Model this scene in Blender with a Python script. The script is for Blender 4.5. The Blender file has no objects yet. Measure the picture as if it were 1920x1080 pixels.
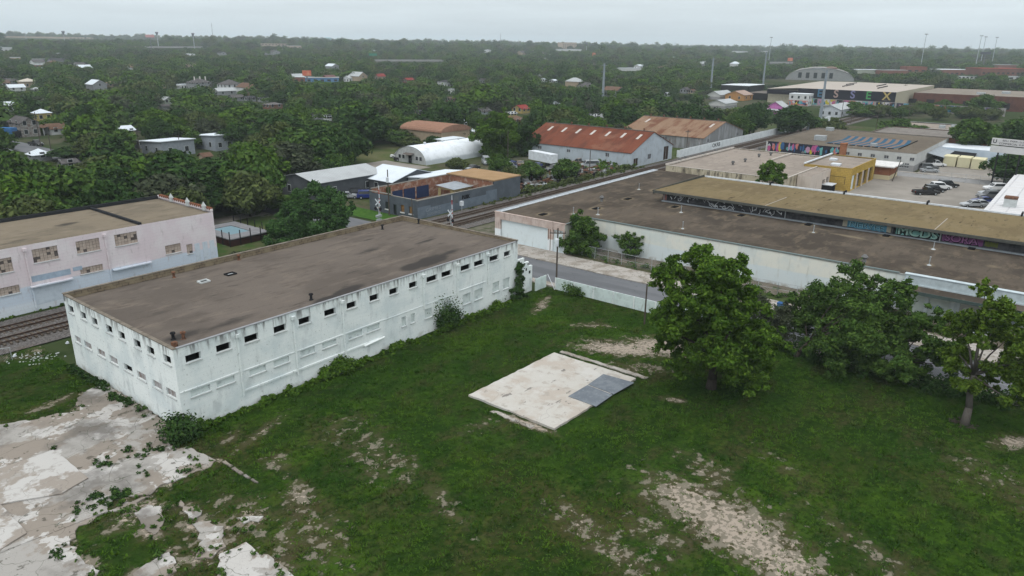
import bpy, math, random
import numpy as np
from mathutils import Matrix, Vector
R = math.radians
sc = bpy.context.scene
COL = sc.collection
# ------------------------------------------------------------------ camera
F_PX, PITCH, ROLL, YAW, CAM_H = 1371.32, 0.322876, 0.010828, 0.9009078, 32.0
_f = np.array([0, math.cos(PITCH), -math.sin(PITCH)]); _u0 = np.array([0, math.sin(PITCH), math.cos(PITCH)]); _r0 = np.array([1., 0, 0])
_r = math.cos(ROLL) * _r0 + math.sin(ROLL) * _u0; _u = -math.sin(ROLL) * _r0 + math.cos(ROLL) * _u0
_ca, _sa = math.cos(YAW), math.sin(YAW)
def _rot(d): return np.array([d[0] * _ca + d[1] * _sa, -d[0] * _sa + d[1] * _ca, d[2]])
RT, UP, FW = _rot(_r), _rot(_u), _rot(_f)
cam = bpy.data.objects.new('camera', bpy.data.cameras.new('camera')); COL.objects.link(cam); sc.camera = cam
cam.data.sensor_width = 36; cam.data.lens = F_PX / 1920 * 36; cam.data.clip_start = .5; cam.data.clip_end = 20000
cam.matrix_world = Matrix(((RT[0], UP[0], -FW[0], 0), (RT[1], UP[1], -FW[1], 0), (RT[2], UP[2], -FW[2], CAM_H), (0, 0, 0, 1)))
# ------------------------------------------------------------------ world, sun, exposure
SUN_EL, SUN_AZ = R(58), R(200)
w = bpy.data.worlds.new('World'); sc.world = w; w.use_nodes = True
nt = w.node_tree; nt.nodes.clear()
out = nt.nodes.new('ShaderNodeOutputWorld'); bg = nt.nodes.new('ShaderNodeBackground'); bg.inputs[1].default_value = .1
sky = nt.nodes.new('ShaderNodeTexSky'); sky.sky_type = 'NISHITA'; sky.sun_disc = False
sky.sun_elevation = SUN_EL; sky.sun_rotation = R(90) - SUN_AZ; sky.dust_density = 3
tc = nt.nodes.new('ShaderNodeTexCoord'); sep = nt.nodes.new('ShaderNodeSeparateXYZ'); nt.links.new(tc.outputs['Generated'], sep.inputs[0])
ramp = nt.nodes.new('ShaderNodeValToRGB'); nt.links.new(sep.outputs[2], ramp.inputs[0])
cr = ramp.color_ramp
for p, c in ((0.0, (7.7, 8.7, 9.2)), (.03, (7.3, 8.25, 8.75)), (.10, (5.9, 6.8, 7.4)), (.35, (8.6, 9.2, 9.6)), (1.0, (19.5, 19.8, 19.9))):
    e = cr.elements[0] if p == 0 else (cr.elements[1] if p == 1 else cr.elements.new(p)); e.position = p; e.color = (*c, 1)
mp = nt.nodes.new('ShaderNodeMapping'); mp.inputs['Scale'].default_value = (2.2, 2.2, 22); nt.links.new(tc.outputs['Generated'], mp.inputs[0])
nz = nt.nodes.new('ShaderNodeTexNoise'); nz.inputs['Scale'].default_value = 1.6; nz.inputs['Detail'].default_value = 6; nt.links.new(mp.outputs[0], nz.inputs['Vector'])
mr = nt.nodes.new('ShaderNodeMapRange'); mr.inputs[1].default_value = .3; mr.inputs[2].default_value = .7; mr.inputs[3].default_value = .87; mr.inputs[4].default_value = 1.09; nt.links.new(nz.outputs[0], mr.inputs[0])
mul = nt.nodes.new('ShaderNodeVectorMath'); mul.operation = 'SCALE'; nt.links.new(ramp.outputs[0], mul.inputs[0]); nt.links.new(mr.outputs[0], mul.inputs['Scale'])
mx = nt.nodes.new('ShaderNodeMix'); mx.data_type = 'RGBA'; mx.inputs[0].default_value = .9
nt.links.new(sky.outputs[0], mx.inputs[6]); nt.links.new(mul.outputs[0], mx.inputs[7])
nt.links.new(mx.outputs[2], bg.inputs[0]); nt.links.new(bg.outputs[0], out.inputs[0])
sl = bpy.data.lights.new('sun', 'SUN'); sl.energy = .9; sl.angle = R(28); sl.color = (1, .97, .92)
so = bpy.data.objects.new('sun', sl); COL.objects.link(so)
sd = Vector((math.cos(SUN_EL) * math.cos(SUN_AZ), math.cos(SUN_EL) * math.sin(SUN_AZ), math.sin(SUN_EL)))
so.rotation_euler = sd.to_track_quat('Z', 'Y').to_euler()
vs = sc.view_settings; vs.view_transform = 'Standard'; vs.look = 'None'; vs.exposure = 0; vs.gamma = 1
sc.cycles.max_bounces = 6; sc.cycles.volume_bounces = 0; sc.cycles.transparent_max_bounces = 8
# ------------------------------------------------------------------ terrain and pixel helpers
def sstep(x): x = np.clip(x, 0, 1); return x * x * (3 - 2 * x)
def elev(X, Y):
    d = np.hypot(X, Y); fwd = X * _sa + Y * _ca; lat = X * _ca - Y * _sa
    t = np.clip(lat / np.maximum(fwd, 1), -1, 1)
    hm = np.interp(t, [-.9, -.7, -.41, 0, .25, .7], [36, 34, 28, 22, 16.5, 15.5])
    return hm * sstep((d - 360) / 2000.) * np.where(fwd > 0, 1, .5)
def G(px, py, z=0.):
    d = RT * ((px - 960) / F_PX) - UP * ((py - 540) / F_PX) + FW
    e = 0.
    for _ in range(25):
        t = (z + e - CAM_H) / min(d[2], -.003); e = .5 * e + .5 * float(elev(d[0] * t, d[1] * t))
    return d[0] * t, d[1] * t
def S(X, Y, Z):
    d = np.array([X, Y, Z - CAM_H]); zz = d @ FW
    return 960 + F_PX * (d @ RT) / zz, 540 - F_PX * (d @ UP) / zz
def H_TOP(X, Y, py):       # height over the ground at which (X,Y) shows at picture row py
    e = float(elev(X, Y)); lo, hi = 0, 150
    for _ in range(40):
        m = (lo + hi) / 2
        if S(X, Y, e + m)[1] > py: lo = m
        else: hi = m
    return lo
# ------------------------------------------------------------------ materials
def C(r, g, b, k=1.):
    f = lambda c: ((c / 255 + .055) / 1.055) ** 2.4 if c > 10.3 else c / 255 / 12.92
    return (f(r) * k, f(g) * k, f(b) * k)
MATS = {}
def mat(name, col, L=(), rough=.92, bump=None, metal=0., spec=.0):
    if name in MATS: return MATS[name]
    m = bpy.data.materials.new(name); m.use_nodes = True; n = m.node_tree.nodes; l = m.node_tree.links
    b = n['Principled BSDF']; b.inputs['Roughness'].default_value = rough; b.inputs['Metallic'].default_value = metal
    b.inputs['Specular IOR Level'].default_value = spec; b.inputs['Base Color'].default_value = (*col, 1)
    t = n.new('ShaderNodeTexCoord').outputs['Object']
    def mth(op, a, c=None):
        q = n.new('ShaderNodeMath'); q.operation = op
        for i, x in enumerate((a, c)):
            if x is None: continue
            if isinstance(x, (int, float)): q.inputs[i].default_value = x
            else: l.new(x, q.inputs[i])
        return q.outputs[0]
    def rng(v, lo, hi):
        q = n.new('ShaderNodeMapRange'); q.interpolation_type = 'SMOOTHSTEP'
        if lo > hi: q.inputs[1].default_value = hi; q.inputs[2].default_value = lo; q.inputs[3].default_value = 1; q.inputs[4].default_value = 0
        else: q.inputs[1].default_value = lo; q.inputs[2].default_value = hi
        l.new(v, q.inputs[0]); return q.outputs[0]
    def mapped(st):
        if st is None: return t
        q = n.new('ShaderNodeMapping'); q.inputs['Scale'].default_value = st; l.new(t, q.inputs[0]); return q.outputs[0]
    def noise(s, d, st):
        q = n.new('ShaderNodeTexNoise'); q.inputs['Scale'].default_value = s; q.inputs['Detail'].default_value = d
        q.inputs['Roughness'].default_value = .62; l.new(mapped(st), q.inputs['Vector']); return q.outputs[0]
    def wallvec():
        s_ = n.new('ShaderNodeSeparateXYZ'); l.new(t, s_.inputs[0]); c_ = n.new('ShaderNodeCombineXYZ')
        l.new(mth('ADD', s_.outputs[0], s_.outputs[1]), c_.inputs[0]); l.new(s_.outputs[2], c_.inputs[1]); return c_.outputs[0]
    cur = None
    for y in L:
        k = y.get('k', 'n'); s = y.get('s', 1.); d = y.get('d', 5); st = y.get('st')
        if k == 'n': v = noise(s, d, st)
        elif k == 'attr':
            q = n.new('ShaderNodeAttribute'); q.attribute_name = y['name']; v = q.outputs['Fac']
            if y.get('w', 0): v = mth('ADD', v, mth('MULTIPLY', mth('SUBTRACT', noise(s, d, st), .5), y['w']))
        elif k == 'v':
            q = n.new('ShaderNodeTexVoronoi'); q.feature = 'DISTANCE_TO_EDGE'; q.inputs['Scale'].default_value = s
            vv = n.new('ShaderNodeVectorMath'); vv.operation = 'ADD'; nq = n.new('ShaderNodeTexNoise'); nq.inputs['Scale'].default_value = s * 1.7; l.new(t, nq.inputs[0])
            sc_ = n.new('ShaderNodeVectorMath'); sc_.operation = 'SCALE'; sc_.inputs['Scale'].default_value = y.get('wob', .8) / s; l.new(nq.outputs[1], sc_.inputs[0])
            l.new(mapped(st), vv.inputs[0]); l.new(sc_.outputs[0], vv.inputs[1]); l.new(vv.outputs[0], q.inputs['Vector']); v = q.outputs[0]
        elif k == 'w':
            q = n.new('ShaderNodeTexWave'); q.bands_direction = y.get('ax', 'X'); q.inputs['Scale'].default_value = s; q.inputs['Distortion'].default_value = y.get('dist', 0); l.new(mapped(st), q.inputs[0]); v = q.outputs['Fac']
        elif k == 'b':
            q = n.new('ShaderNodeTexBrick'); q.inputs['Scale'].default_value = s; q.inputs['Mortar Size'].default_value = y.get('mort', .02)
            q.inputs['Brick Width'].default_value = y.get('bw', .5); q.inputs['Row Height'].default_value = y.get('bh', .25)
            l.new(wallvec() if y.get('wall', 1) else mapped(st), q.inputs[0]); v = q.outputs['Fac']
        elif k == 'isl':
            q = n.new('ShaderNodeNewGeometry'); v = q.outputs['Random Per Island']
        elif k == 'obj':
            q = n.new('ShaderNodeObjectInfo'); v = q.outputs['Random']
        elif k == 'z':
            s_ = n.new('ShaderNodeSeparateXYZ'); l.new(t, s_.inputs[0]); v = s_.outputs[y.get('axis', 2)]
            if y.get('w', 0): v = mth('ADD', v, mth('MULTIPLY', mth('SUBTRACT', noise(s, d, st), .5), y['w']))
        fac = rng(v, y.get('lo', .4), y.get('hi', .6))
        if 'zr' in y:
            s_ = n.new('ShaderNodeSeparateXYZ'); l.new(t, s_.inputs[0]); fac = mth('MULTIPLY', fac, rng(s_.outputs[2], *y['zr']))
        fac = mth('MULTIPLY', fac, y.get('a', 1.))
        q = n.new('ShaderNodeMix'); q.data_type = 'RGBA'; l.new(fac, q.inputs[0])
        if cur is None: q.inputs[6].default_value = (*col, 1)
        else: l.new(cur, q.inputs[6])
        q.inputs[7].default_value = (*y['c'], 1); cur = q.outputs[2]
    if cur is not None: l.new(cur, b.inputs['Base Color'])
    if bump:
        q = n.new('ShaderNodeBump'); q.inputs['Strength'].default_value = bump[1]; q.inputs['Distance'].default_value = bump[2] if len(bump) > 2 else .1
        if len(bump) > 3:
            wv = n.new('ShaderNodeTexWave'); wv.bands_direction = bump[3]; wv.inputs['Scale'].default_value = bump[0]; l.new(t, wv.inputs[0]); l.new(wv.outputs['Fac'], q.inputs['Height'])
        else: l.new(noise(bump[0], 4, None), q.inputs['Height'])
        l.new(q.outputs[0], b.inputs['Normal'])
    MATS[name] = m; return m
def plain(name, col, rough=.7, metal=0., v=.12):
    dk = tuple(c * (1 - 2 * v) for c in col)
    return mat(name, col, [dict(s=1.3, lo=.3, hi=.75, c=dk)], rough=rough, metal=metal)
# ------------------------------------------------------------------ mesh builder
def props(o, label=None, cat=None, group=None, kind=None):
    if label: o['label'] = label
    if cat: o['category'] = cat
    if group: o['group'] = group
    if kind: o['kind'] = kind
    return o
class MB:
    def __init__(s): s.v = []; s.f = []; s.m = []
    def add(s, vs_, fs_, mi=0):
        o = len(s.v); s.v += [tuple(map(float, p)) for p in vs_]
        for f in fs_: s.f.append(tuple(o + i for i in f)); s.m.append(mi)
        return s
    def quad(s, a, b, c, d, mi=0): return s.add([a, b, c, d], [(0, 1, 2, 3)], mi)
    def box(s, x0, y0, z0, x1, y1, z1, mi=0):
        x0, x1 = sorted((x0, x1)); y0, y1 = sorted((y0, y1)); z0, z1 = sorted((z0, z1))
        return s.add([(x0, y0, z0), (x1, y0, z0), (x1, y1, z0), (x0, y1, z0), (x0, y0, z1), (x1, y0, z1), (x1, y1, z1), (x0, y1, z1)],
                     [(3, 2, 1, 0), (4, 5, 6, 7), (0, 1, 5, 4), (1, 2, 6, 5), (2, 3, 7, 6), (3, 0, 4, 7)], mi)
    def prism(s, poly, z0, z1, mi=0, mt=None):
        n = len(poly)
        if sum(poly[i][0] * poly[(i + 1) % n][1] - poly[(i + 1) % n][0] * poly[i][1] for i in range(n)) < 0: poly = poly[::-1]
        s.add([(*p, z0) for p in poly] + [(*p, z1) for p in poly], [(i, (i + 1) % n, n + (i + 1) % n, n + i) for i in range(n)], mi)
        return s.add([(*p, z1) for p in poly], [tuple(range(n))], mi if mt is None else mt)
    def cyl(s, p, q, r0, r1=None, n=8, mi=0, cap=True):
        r1 = r0 if r1 is None else r1; p = Vector(p); q = Vector(q); d = (q - p).normalized()
        a = d.orthogonal().normalized(); b = d.cross(a); vs_ = []
        for c, r in ((p, r0), (q, r1)):
            for i in range(n):
                t = 2 * math.pi * i / n; vs_.append(c + (a * math.cos(t) + b * math.sin(t)) * r)
        fs_ = [(i, (i + 1) % n, n + (i + 1) % n, n + i) for i in range(n)]
        if cap: fs_ += [tuple(range(n))[::-1], tuple(range(n, 2 * n))]
        return s.add(vs_, fs_, mi)
    def tube(s, pts, rs, n=7, mi=0):
        for i in range(len(pts) - 1): s.cyl(pts[i], pts[i + 1], rs[i], rs[i + 1], n, mi, cap=True)
        return s
    def wall(s, p, q, z0, z1, ops=(), dep=.25, mi=0, back=None):
        """wall from p to q (outside on the right-hand side when walking p to q), openings (u0,u1,za,zb) with reveals"""
        p = Vector((p[0], p[1])); q = Vector((q[0], q[1])); L = (q - p).length; d = (q - p) / L; nrm = Vector((d.y, -d.x))
        us = sorted({0, L, *[u for o in ops for u in o[:2]]}); zs = sorted({z0, z1, *[z for o in ops for z in o[2:4]]})
        P = lambda u, z, k=0.: (*(p + d * u - nrm * k), z)
        for i in range(len(us) - 1):
            for j in range(len(zs) - 1):
                cu, cz = (us[i] + us[i + 1]) / 2, (zs[j] + zs[j + 1]) / 2
                if any(o[0] < cu < o[1] and o[2] < cz < o[3] for o in ops): continue
                s.quad(P(us[i], zs[j]), P(us[i + 1], zs[j]), P(us[i + 1], zs[j + 1]), P(us[i], zs[j + 1]), mi)
        for u0, u1, a, b in ops:
            s.quad(P(u0, a), P(u0, a, dep), P(u0, b, dep), P(u0, b), mi); s.quad(P(u1, a, dep), P(u1, a), P(u1, b), P(u1, b, dep), mi)
            s.quad(P(u0, b), P(u0, b, dep), P(u1, b, dep), P(u1, b), mi); s.quad(P(u0, a, dep), P(u0, a), P(u1, a), P(u1, a, dep), mi)
        return s
    def build(s, name, mats, parent=None, loc=None, smooth=False):
        me = bpy.data.meshes.new(name); me.from_pydata(s.v, [], s.f)
        for m in (mats if isinstance(mats, (list, tuple)) else [mats]): me.materials.append(m)
        if any(s.m): me.polygons.foreach_set('material_index', s.m)
        if smooth: me.polygons.foreach_set('use_smooth', [True] * len(s.f))
        me.update(); o = bpy.data.objects.new(name, me); COL.objects.link(o)
        if parent: o.parent = parent
        if loc: o.location = loc
        return o
def thing(name, label, cat, loc=(0, 0, 0), rz=0., group=None):
    o = bpy.data.objects.new(name, None); COL.objects.link(o); o.location = loc; o.rotation_euler = (0, 0, rz); o.empty_display_size = .5
    return props(o, label, cat, group)
def raw_mesh(name, v, f, mats, mi=None, attrs=None):
    me = bpy.data.meshes.new(name); v = np.asarray(v, np.float32); f = np.asarray(f, np.int32)
    me.vertices.add(len(v)); me.vertices.foreach_set('co', v.ravel()); k = f.shape[1]
    me.loops.add(f.size); me.loops.foreach_set('vertex_index', f.ravel()); me.polygons.add(len(f))
    me.polygons.foreach_set('loop_start', np.arange(len(f), dtype=np.int32) * k); me.polygons.foreach_set('loop_total', np.full(len(f), k, np.int32))
    for m in (mats if isinstance(mats, (list, tuple)) else [mats]): me.materials.append(m)
    if mi is not None: me.polygons.foreach_set('material_index', np.asarray(mi, np.int32))
    for nm, a in (attrs or {}).items():
        at = me.attributes.new(nm, 'FLOAT', 'POINT'); at.data.foreach_set('value', np.asarray(a, np.float32))
    me.update(calc_edges=True); return me
def link(name, me, parent=None, loc=None):
    o = bpy.data.objects.new(name, me); COL.objects.link(o)
    if parent: o.parent = parent
    if loc: o.location = loc
    return o
def sheet(name, x0, x1, y0, y1, res, m, z=0., attrs=None, zf=None, parent=None, loc=None, mask=None):
    nx, ny = max(2, int((x1 - x0) / res) + 1), max(2, int((y1 - y0) / res) + 1)
    X, Y = np.meshgrid(np.linspace(x0, x1, nx), np.linspace(y0, y1, ny)); Z = np.full_like(X, z)
    if zf is not None: Z = Z + zf(X, Y)
    i = np.arange(nx * ny).reshape(ny, nx); f = np.stack([i[:-1, :-1], i[:-1, 1:], i[1:, 1:], i[1:, :-1]], -1).reshape(-1, 4)
    if mask is not None: f = f[mask(X, Y)[:-1, :-1].ravel()]
    at = {k: fn(X, Y).ravel() for k, fn in (attrs or {}).items()}
    return link(name, raw_mesh(name, np.stack([X, Y, Z], -1).reshape(-1, 3), f, m, None, at), parent, loc)
def blobs(lst):            # soft blotches (x, y, rx, ry, angle deg, amount) -> field function
    def fn(X, Y):
        v = np.zeros_like(X)
        for x, y, rx, ry, an, am in lst:
            c, s = math.cos(R(an)), math.sin(R(an)); dx, dy = X - x, Y - y
            q = ((dx * c + dy * s) / rx) ** 2 + ((-dx * s + dy * c) / ry) ** 2
            v = np.maximum(v, am * np.exp(-q * 1.1))
        return v
    return fn
def text(name, s, size, m, parent, loc, rot, ext=.015, off=0., wid=None):
    cu = bpy.data.curves.new(name, 'FONT'); cu.body = s; cu.size = size; cu.extrude = ext; cu.offset = off; cu.align_x = 'CENTER'; cu.align_y = 'CENTER'
    to = bpy.data.objects.new(name, cu); COL.objects.link(to); bpy.context.view_layer.update()
    me = bpy.data.meshes.new_from_object(to.evaluated_get(bpy.context.evaluated_depsgraph_get())); bpy.data.objects.remove(to)
    me.materials.clear(); me.materials.append(m); o = link(name, me, parent, loc); o.rotation_euler = rot
    if wid:
        xs = [v.co.x for v in me.vertices]; o.scale = (wid / (max(xs) - min(xs)), 1, 1)
    return o
WEST = (R(90), 0, R(-90)); SOUTH = (R(90), 0, 0)     # lettering on walls that face -X and -Y
PROT = []                                            # (distance, x0, y0, x1, y1): picture areas where far roofs stay in sight
def protect(X, Y, w_, d_, z0, z1, shrink=.12):
    pts = [S(X + i * w_ / 2, Y + j * d_ / 2, z) for i in (-1, 1) for j in (-1, 1) for z in (z0, z1)]
    xs = [p[0] for p in pts]; ys = [p[1] for p in pts]; ex = (max(xs) - min(xs)) * shrink; ey = (max(ys) - min(ys)) * shrink
    PROT.append((math.hypot(X, Y), min(xs) + ex, min(ys) + ey, max(xs) - ex, max(ys) - ey))
rnd = random.Random(7); rng_ = np.random.default_rng(7)
# ------------------------------------------------------------------ palette
M_WHITE = mat('white_painted_block', (.735, .778, .772), [
    dict(s=.35, d=8, lo=.42, hi=.68, c=(.56, .63, .645), a=.75), dict(k='b', s=1.0, bw=.8, bh=.4, mort=.012, lo=.3, hi=.8, c=(.50, .57, .58), a=.35),
    dict(s=1.1, d=9, st=(1, 1, .35), lo=.55, hi=.68, c=(.40, .43, .44), a=.4), dict(s=.5, d=10, st=(1, 1, .5), lo=.56, hi=.70, c=(.45, .49, .50), a=.6), dict(s=1.9, d=10, st=(1, 1, .13), lo=.47, hi=.60, c=(.15, .15, .145), a=.85, zr=(6.3, 7.6)),
    dict(s=5, d=8, lo=.60, hi=.66, c=(.2, .22, .21), a=.6), dict(s=.8, d=8, lo=.48, hi=.66, c=(.35, .36, .31), a=.7, zr=(.9, .0))], bump=(9, .25, .03))
M_SILL = plain('weathered_sill', (.50, .53, .53))
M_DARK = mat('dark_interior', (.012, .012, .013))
M_STEEL = mat('galvanised_steel', (.42, .45, .47), [dict(s=3, lo=.4, hi=.7, c=(.30, .32, .33))], rough=.5, metal=.5)
M_RUST = mat('rusty_steel', (.16, .08, .05), [dict(s=4, lo=.4, hi=.65, c=(.07, .045, .035))])
M_BLACK = plain('black_steel', (.022, .022, .024), rough=.5)
M_GLASS = mat('dark_glass', (.02, .024, .028), rough=.12, spec=.5)
M_WOOD = mat('pole_timber', (.055, .045, .038), [dict(s=3, st=(6, 6, .4), lo=.4, hi=.6, c=(.10, .085, .07))])
M_OLDWOOD = mat('grey_old_timber', (.17, .15, .135), [dict(s=3, st=(4, 4, 1), lo=.4, hi=.6, c=(.08, .072, .066))])
M_CONC = mat('old_concrete', (.30, .288, .27), [dict(s=.16, d=12, lo=.46, hi=.50, c=(.225, .195, .165), a=.9), dict(s=.33, d=14, lo=.54, hi=.56, c=(.44, .43, .415), a=.85), dict(s=.10, d=10, st=(1.2, 1, 1), lo=.50, hi=.62, c=(.115, .107, .098), a=.75), dict(s=.9, d=12, lo=.60, hi=.64, c=(.06, .056, .045), a=.7),
    dict(s=.3, d=9, lo=.55, hi=.72, c=(.15, .14, .13), a=.6), dict(k='v', s=.33, lo=.013, hi=.0, c=(.07, .075, .055), a=.8), dict(k='v', s=.95, lo=.01, hi=.0, c=(.12, .11, .10), a=.5),
    dict(s=16, d=4, lo=.55, hi=.75, c=(.22, .205, .19), a=.5)], bump=(14, .3, .03))
M_SLAB = mat('pale_slab_concrete', (.43, .415, .385), [dict(s=.3, d=7, lo=.45, hi=.6, c=(.36, .315, .27), a=.75), dict(s=.8, d=10, lo=.54, hi=.64, c=(.31, .285, .25), a=.7), dict(s=.25, d=10, lo=.56, hi=.62, c=(.47, .46, .44), a=.7),
    dict(s=.5, d=9, st=(1, 2.2, 1), lo=.625, hi=.66, c=(.14, .13, .12), a=.8), dict(k='v', s=.14, lo=.004, hi=.0, c=(.2, .19, .17), a=.7), dict(s=20, lo=.5, hi=.8, c=(.40, .38, .36), a=.4)], bump=(14, .2, .03))
M_WALK = mat('pavement_concrete', (.33, .31, .285), [dict(s=.5, d=8, lo=.45, hi=.62, c=(.20, .175, .145), a=.8), dict(s=1.4, d=8, lo=.56, hi=.66, c=(.45, .43, .40), a=.6), dict(k='v', s=.5, lo=.02, hi=0, c=(.06, .06, .04), a=.8), dict(s=18, lo=.5, hi=.8, c=(.2, .18, .16), a=.5)], bump=(14, .3, .03))
M_ASPH = mat('street_asphalt', (.135, .14, .15), [dict(s=.12, st=(3, .5, 1), lo=.4, hi=.65, c=(.105, .11, .118)), dict(k='v', s=.14, lo=.004, hi=0, c=(.05, .05, .055), a=.8), dict(s=12, lo=.5, hi=.8, c=(.17, .17, .18), a=.5)])
M_LOT = mat('car_park_surface', (.265, .245, .22), [dict(s=.07, d=7, lo=.4, hi=.65, c=(.20, .185, .165)), dict(s=.3, d=8, lo=.58, hi=.7, c=(.12, .11, .10), a=.6), dict(s=9, lo=.5, hi=.8, c=(.19, .18, .165), a=.5)])
M_BALLAST = mat('ballast_stone', (.15, .14, .135), [dict(s=5, d=6, lo=.38, hi=.6, c=(.075, .07, .068)), dict(s=8, d=3, lo=.58, hi=.72, c=(.27, .255, .245)), dict(s=.25, d=6, lo=.5, hi=.7, c=(.12, .095, .075), a=.6)], bump=(7, 1, .12))
GRASS = [dict(s=.10, d=8, lo=.40, hi=.56, c=(.020, .044, .007)), dict(s=.06, d=8, lo=.46, hi=.60, c=(.044, .044, .015), a=.9), dict(k='attr', name='lush', s=.5, d=8, w=.7, lo=.2, hi=.8, c=(.044, .088, .008), a=.9),
    dict(s=.22, d=8, st=(1, 1.6, 1), lo=.50, hi=.62, c=(.048, .044, .02), a=.8), dict(s=.55, d=12, lo=.47, hi=.60, c=(.0115, .028, .005), a=.75), dict(s=2.2, d=9, lo=.47, hi=.62, c=(.006, .0145, .003), a=.6), dict(s=3.1, d=8, lo=.54, hi=.66, c=(.032, .075, .0085), a=.5)]
M_GRASS = mat('lot_grass', (.037, .073, .010), GRASS + [dict(k='attr', name='bare', s=.7, d=10, w=1.5, lo=.22, hi=.66, c=(.060, .054, .030), a=.85), dict(k='attr', name='bare', s=1.1, d=14, w=2.1, lo=.46, hi=.62, c=(.20, .178, .142), a=.8), dict(k='attr', name='bare', s=2.4, d=12, w=1.9, lo=.62, hi=.76, c=(.335, .285, .235), a=.88), dict(k='attr', name='bare', s=1.6, d=10, w=2.4, lo=.25, hi=.1, c=(.013, .033, .0055), a=.5)], bump=(3.5, .9, .2))
M_SAND_TRAIL = M_WALK
M_ROUGH = mat('rough_ground', (.052, .072, .026), [dict(s=.05, d=7, lo=.4, hi=.6, c=(.075, .068, .045)), dict(s=.02, d=6, lo=.5, hi=.62, c=(.15, .135, .115), a=.75), dict(s=.6, d=6, lo=.45, hi=.65, c=(.03, .05, .015), a=.7), dict(s=4, d=5, lo=.55, hi=.7, c=(.10, .10, .06), a=.4)], bump=(4, .6, .15))
M_FARG = mat('neighbourhood_ground', (.035, .05, .02), [dict(s=.02, d=6, lo=.45, hi=.6, c=(.07, .068, .045)), dict(s=.15, d=6, lo=.5, hi=.65, c=(.02, .035, .012))])
def roofmat(name, a, b, c, extra=()):
    return mat(name, a, [dict(s=.10, d=9, lo=.42, hi=.60, c=b), dict(s=.25, d=10, st=(1, 2.4, 1), lo=.50, hi=.68, c=c, a=.8), dict(s=.6, d=10, st=(.6, 2, 1), lo=.53, hi=.66, c=tuple(x * .62 for x in a), a=.6), dict(s=9, d=5, lo=.5, hi=.75, c=tuple(x * .55 for x in a), a=.5), *extra], bump=(12, .35, .03))
WETSTAIN = [dict(k='attr', name='pale', s=.4, d=7, w=.7, lo=.35, hi=.75, c=(.175, .15, .12), a=.7), dict(k='attr', name='stain', s=.5, d=8, w=.55, lo=.30, hi=.72, c=(.036, .034, .033), a=.85), dict(s=.55, d=9, st=(.5, 1.6, 1), lo=.60, hi=.70, c=(.05, .045, .042), a=.6)]
M_ROOFA = roofmat('gravel_roof_brown', (.124, .106, .092), (.098, .084, .073), (.150, .126, .106), WETSTAIN)
M_ROOFC = roofmat('tar_gravel_roof', (.093, .077, .062), (.057, .048, .040), (.124, .101, .076), [dict(k='attr', name='pale', s=.7, d=7, w=.7, lo=.4, hi=.8, c=(.19, .155, .105), a=.65), dict(s=.5, d=8, st=(2, .35, 1), lo=.58, hi=.70, c=(.13, .108, .08), a=.5)])
M_ROOFM = roofmat('tan_felt_roof', (.165, .130, .074), (.135, .106, .062), (.185, .148, .090), [dict(s=.8, d=7, st=(.25, 1.2, 1), lo=.645, hi=.68, c=(.045, .036, .026), a=.85)])
M_ROOFG = roofmat('beige_felt_roof', (.26, .225, .195), (.225, .195, .17), (.29, .255, .22))
M_ROOFH = roofmat('dull_brown_felt', (.135, .115, .092), (.115, .098, .080), (.155, .132, .105))
M_COPE = plain('weathered_coping', (.20, .175, .145), v=.25)
M_BRICKP = mat('parapet_brick', (.17, .135, .095), [dict(k='b', s=1, bw=.62, bh=.3, mort=.03, lo=.2, hi=.8, c=(.055, .045, .036), a=.9), dict(s=.8, d=7, lo=.4, hi=.6, c=(.24, .20, .135), a=.8)])
# ------------------------------------------------------------------ ground
def ground():
    th = np.linspace(-math.pi, math.pi, 361); rad = np.concatenate([np.linspace(0, 600, 61), np.geomspace(620, 9500, 60)])
    A, D = np.meshgrid(th, rad); hd = math.atan2(_ca, _sa); X = D * np.cos(A + hd); Y = D * np.sin(A + hd); Z = elev(X, Y) - .06
    n = A.shape; i = np.arange(A.size).reshape(n); f = np.stack([i[:-1, :-1], i[1:, :-1], i[1:, 1:], i[:-1, 1:]], -1).reshape(-1, 4)
    props(link('ground', raw_mesh('ground', np.stack([X, Y, Z], -1).reshape(-1, 3), f, M_FARG)), kind='structure')
ground()
Z1 = lambda x, y: G(x / 2.571, 660 + y / 2.571)
PADS = [[(530, 170), (650, 245), (828, 352), (800, 430), (850, 470), (900, 465), (980, 500), (1010, 520), (1045, 525), (985, 570), (870, 610), (790, 640), (715, 690), (640, 700), (560, 690), (520, 770), (480, 790), (370, 860), (340, 920), (400, 1010), (470, 1060), (480, 1130), (-450, 1300), (-500, 380), (0, 355), (180, 325), (280, 300), (395, 285), (365, 245), (400, 200), (470, 170)],
    [(520, 775), (600, 730), (710, 698), (650, 750), (560, 775)], [(640, 790), (700, 745), (775, 750), (785, 830), (750, 890), (700, 850)], [(935, 830), (1010, 815), (1065, 850), (1080, 940), (1020, 990), (940, 1010), (970, 930)],
    [(1060, 970), (1180, 930), (1290, 990), (1410, 1080), (1440, 1150), (1050, 1150)], [(640, 1080), (800, 970), (860, 1010), (840, 1060), (700, 1130)], [(870, 725), (920, 755), (985, 770), (940, 812), (875, 775)], [(1140, 800), (1280, 790), (1250, 815), (1180, 825)]]
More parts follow.
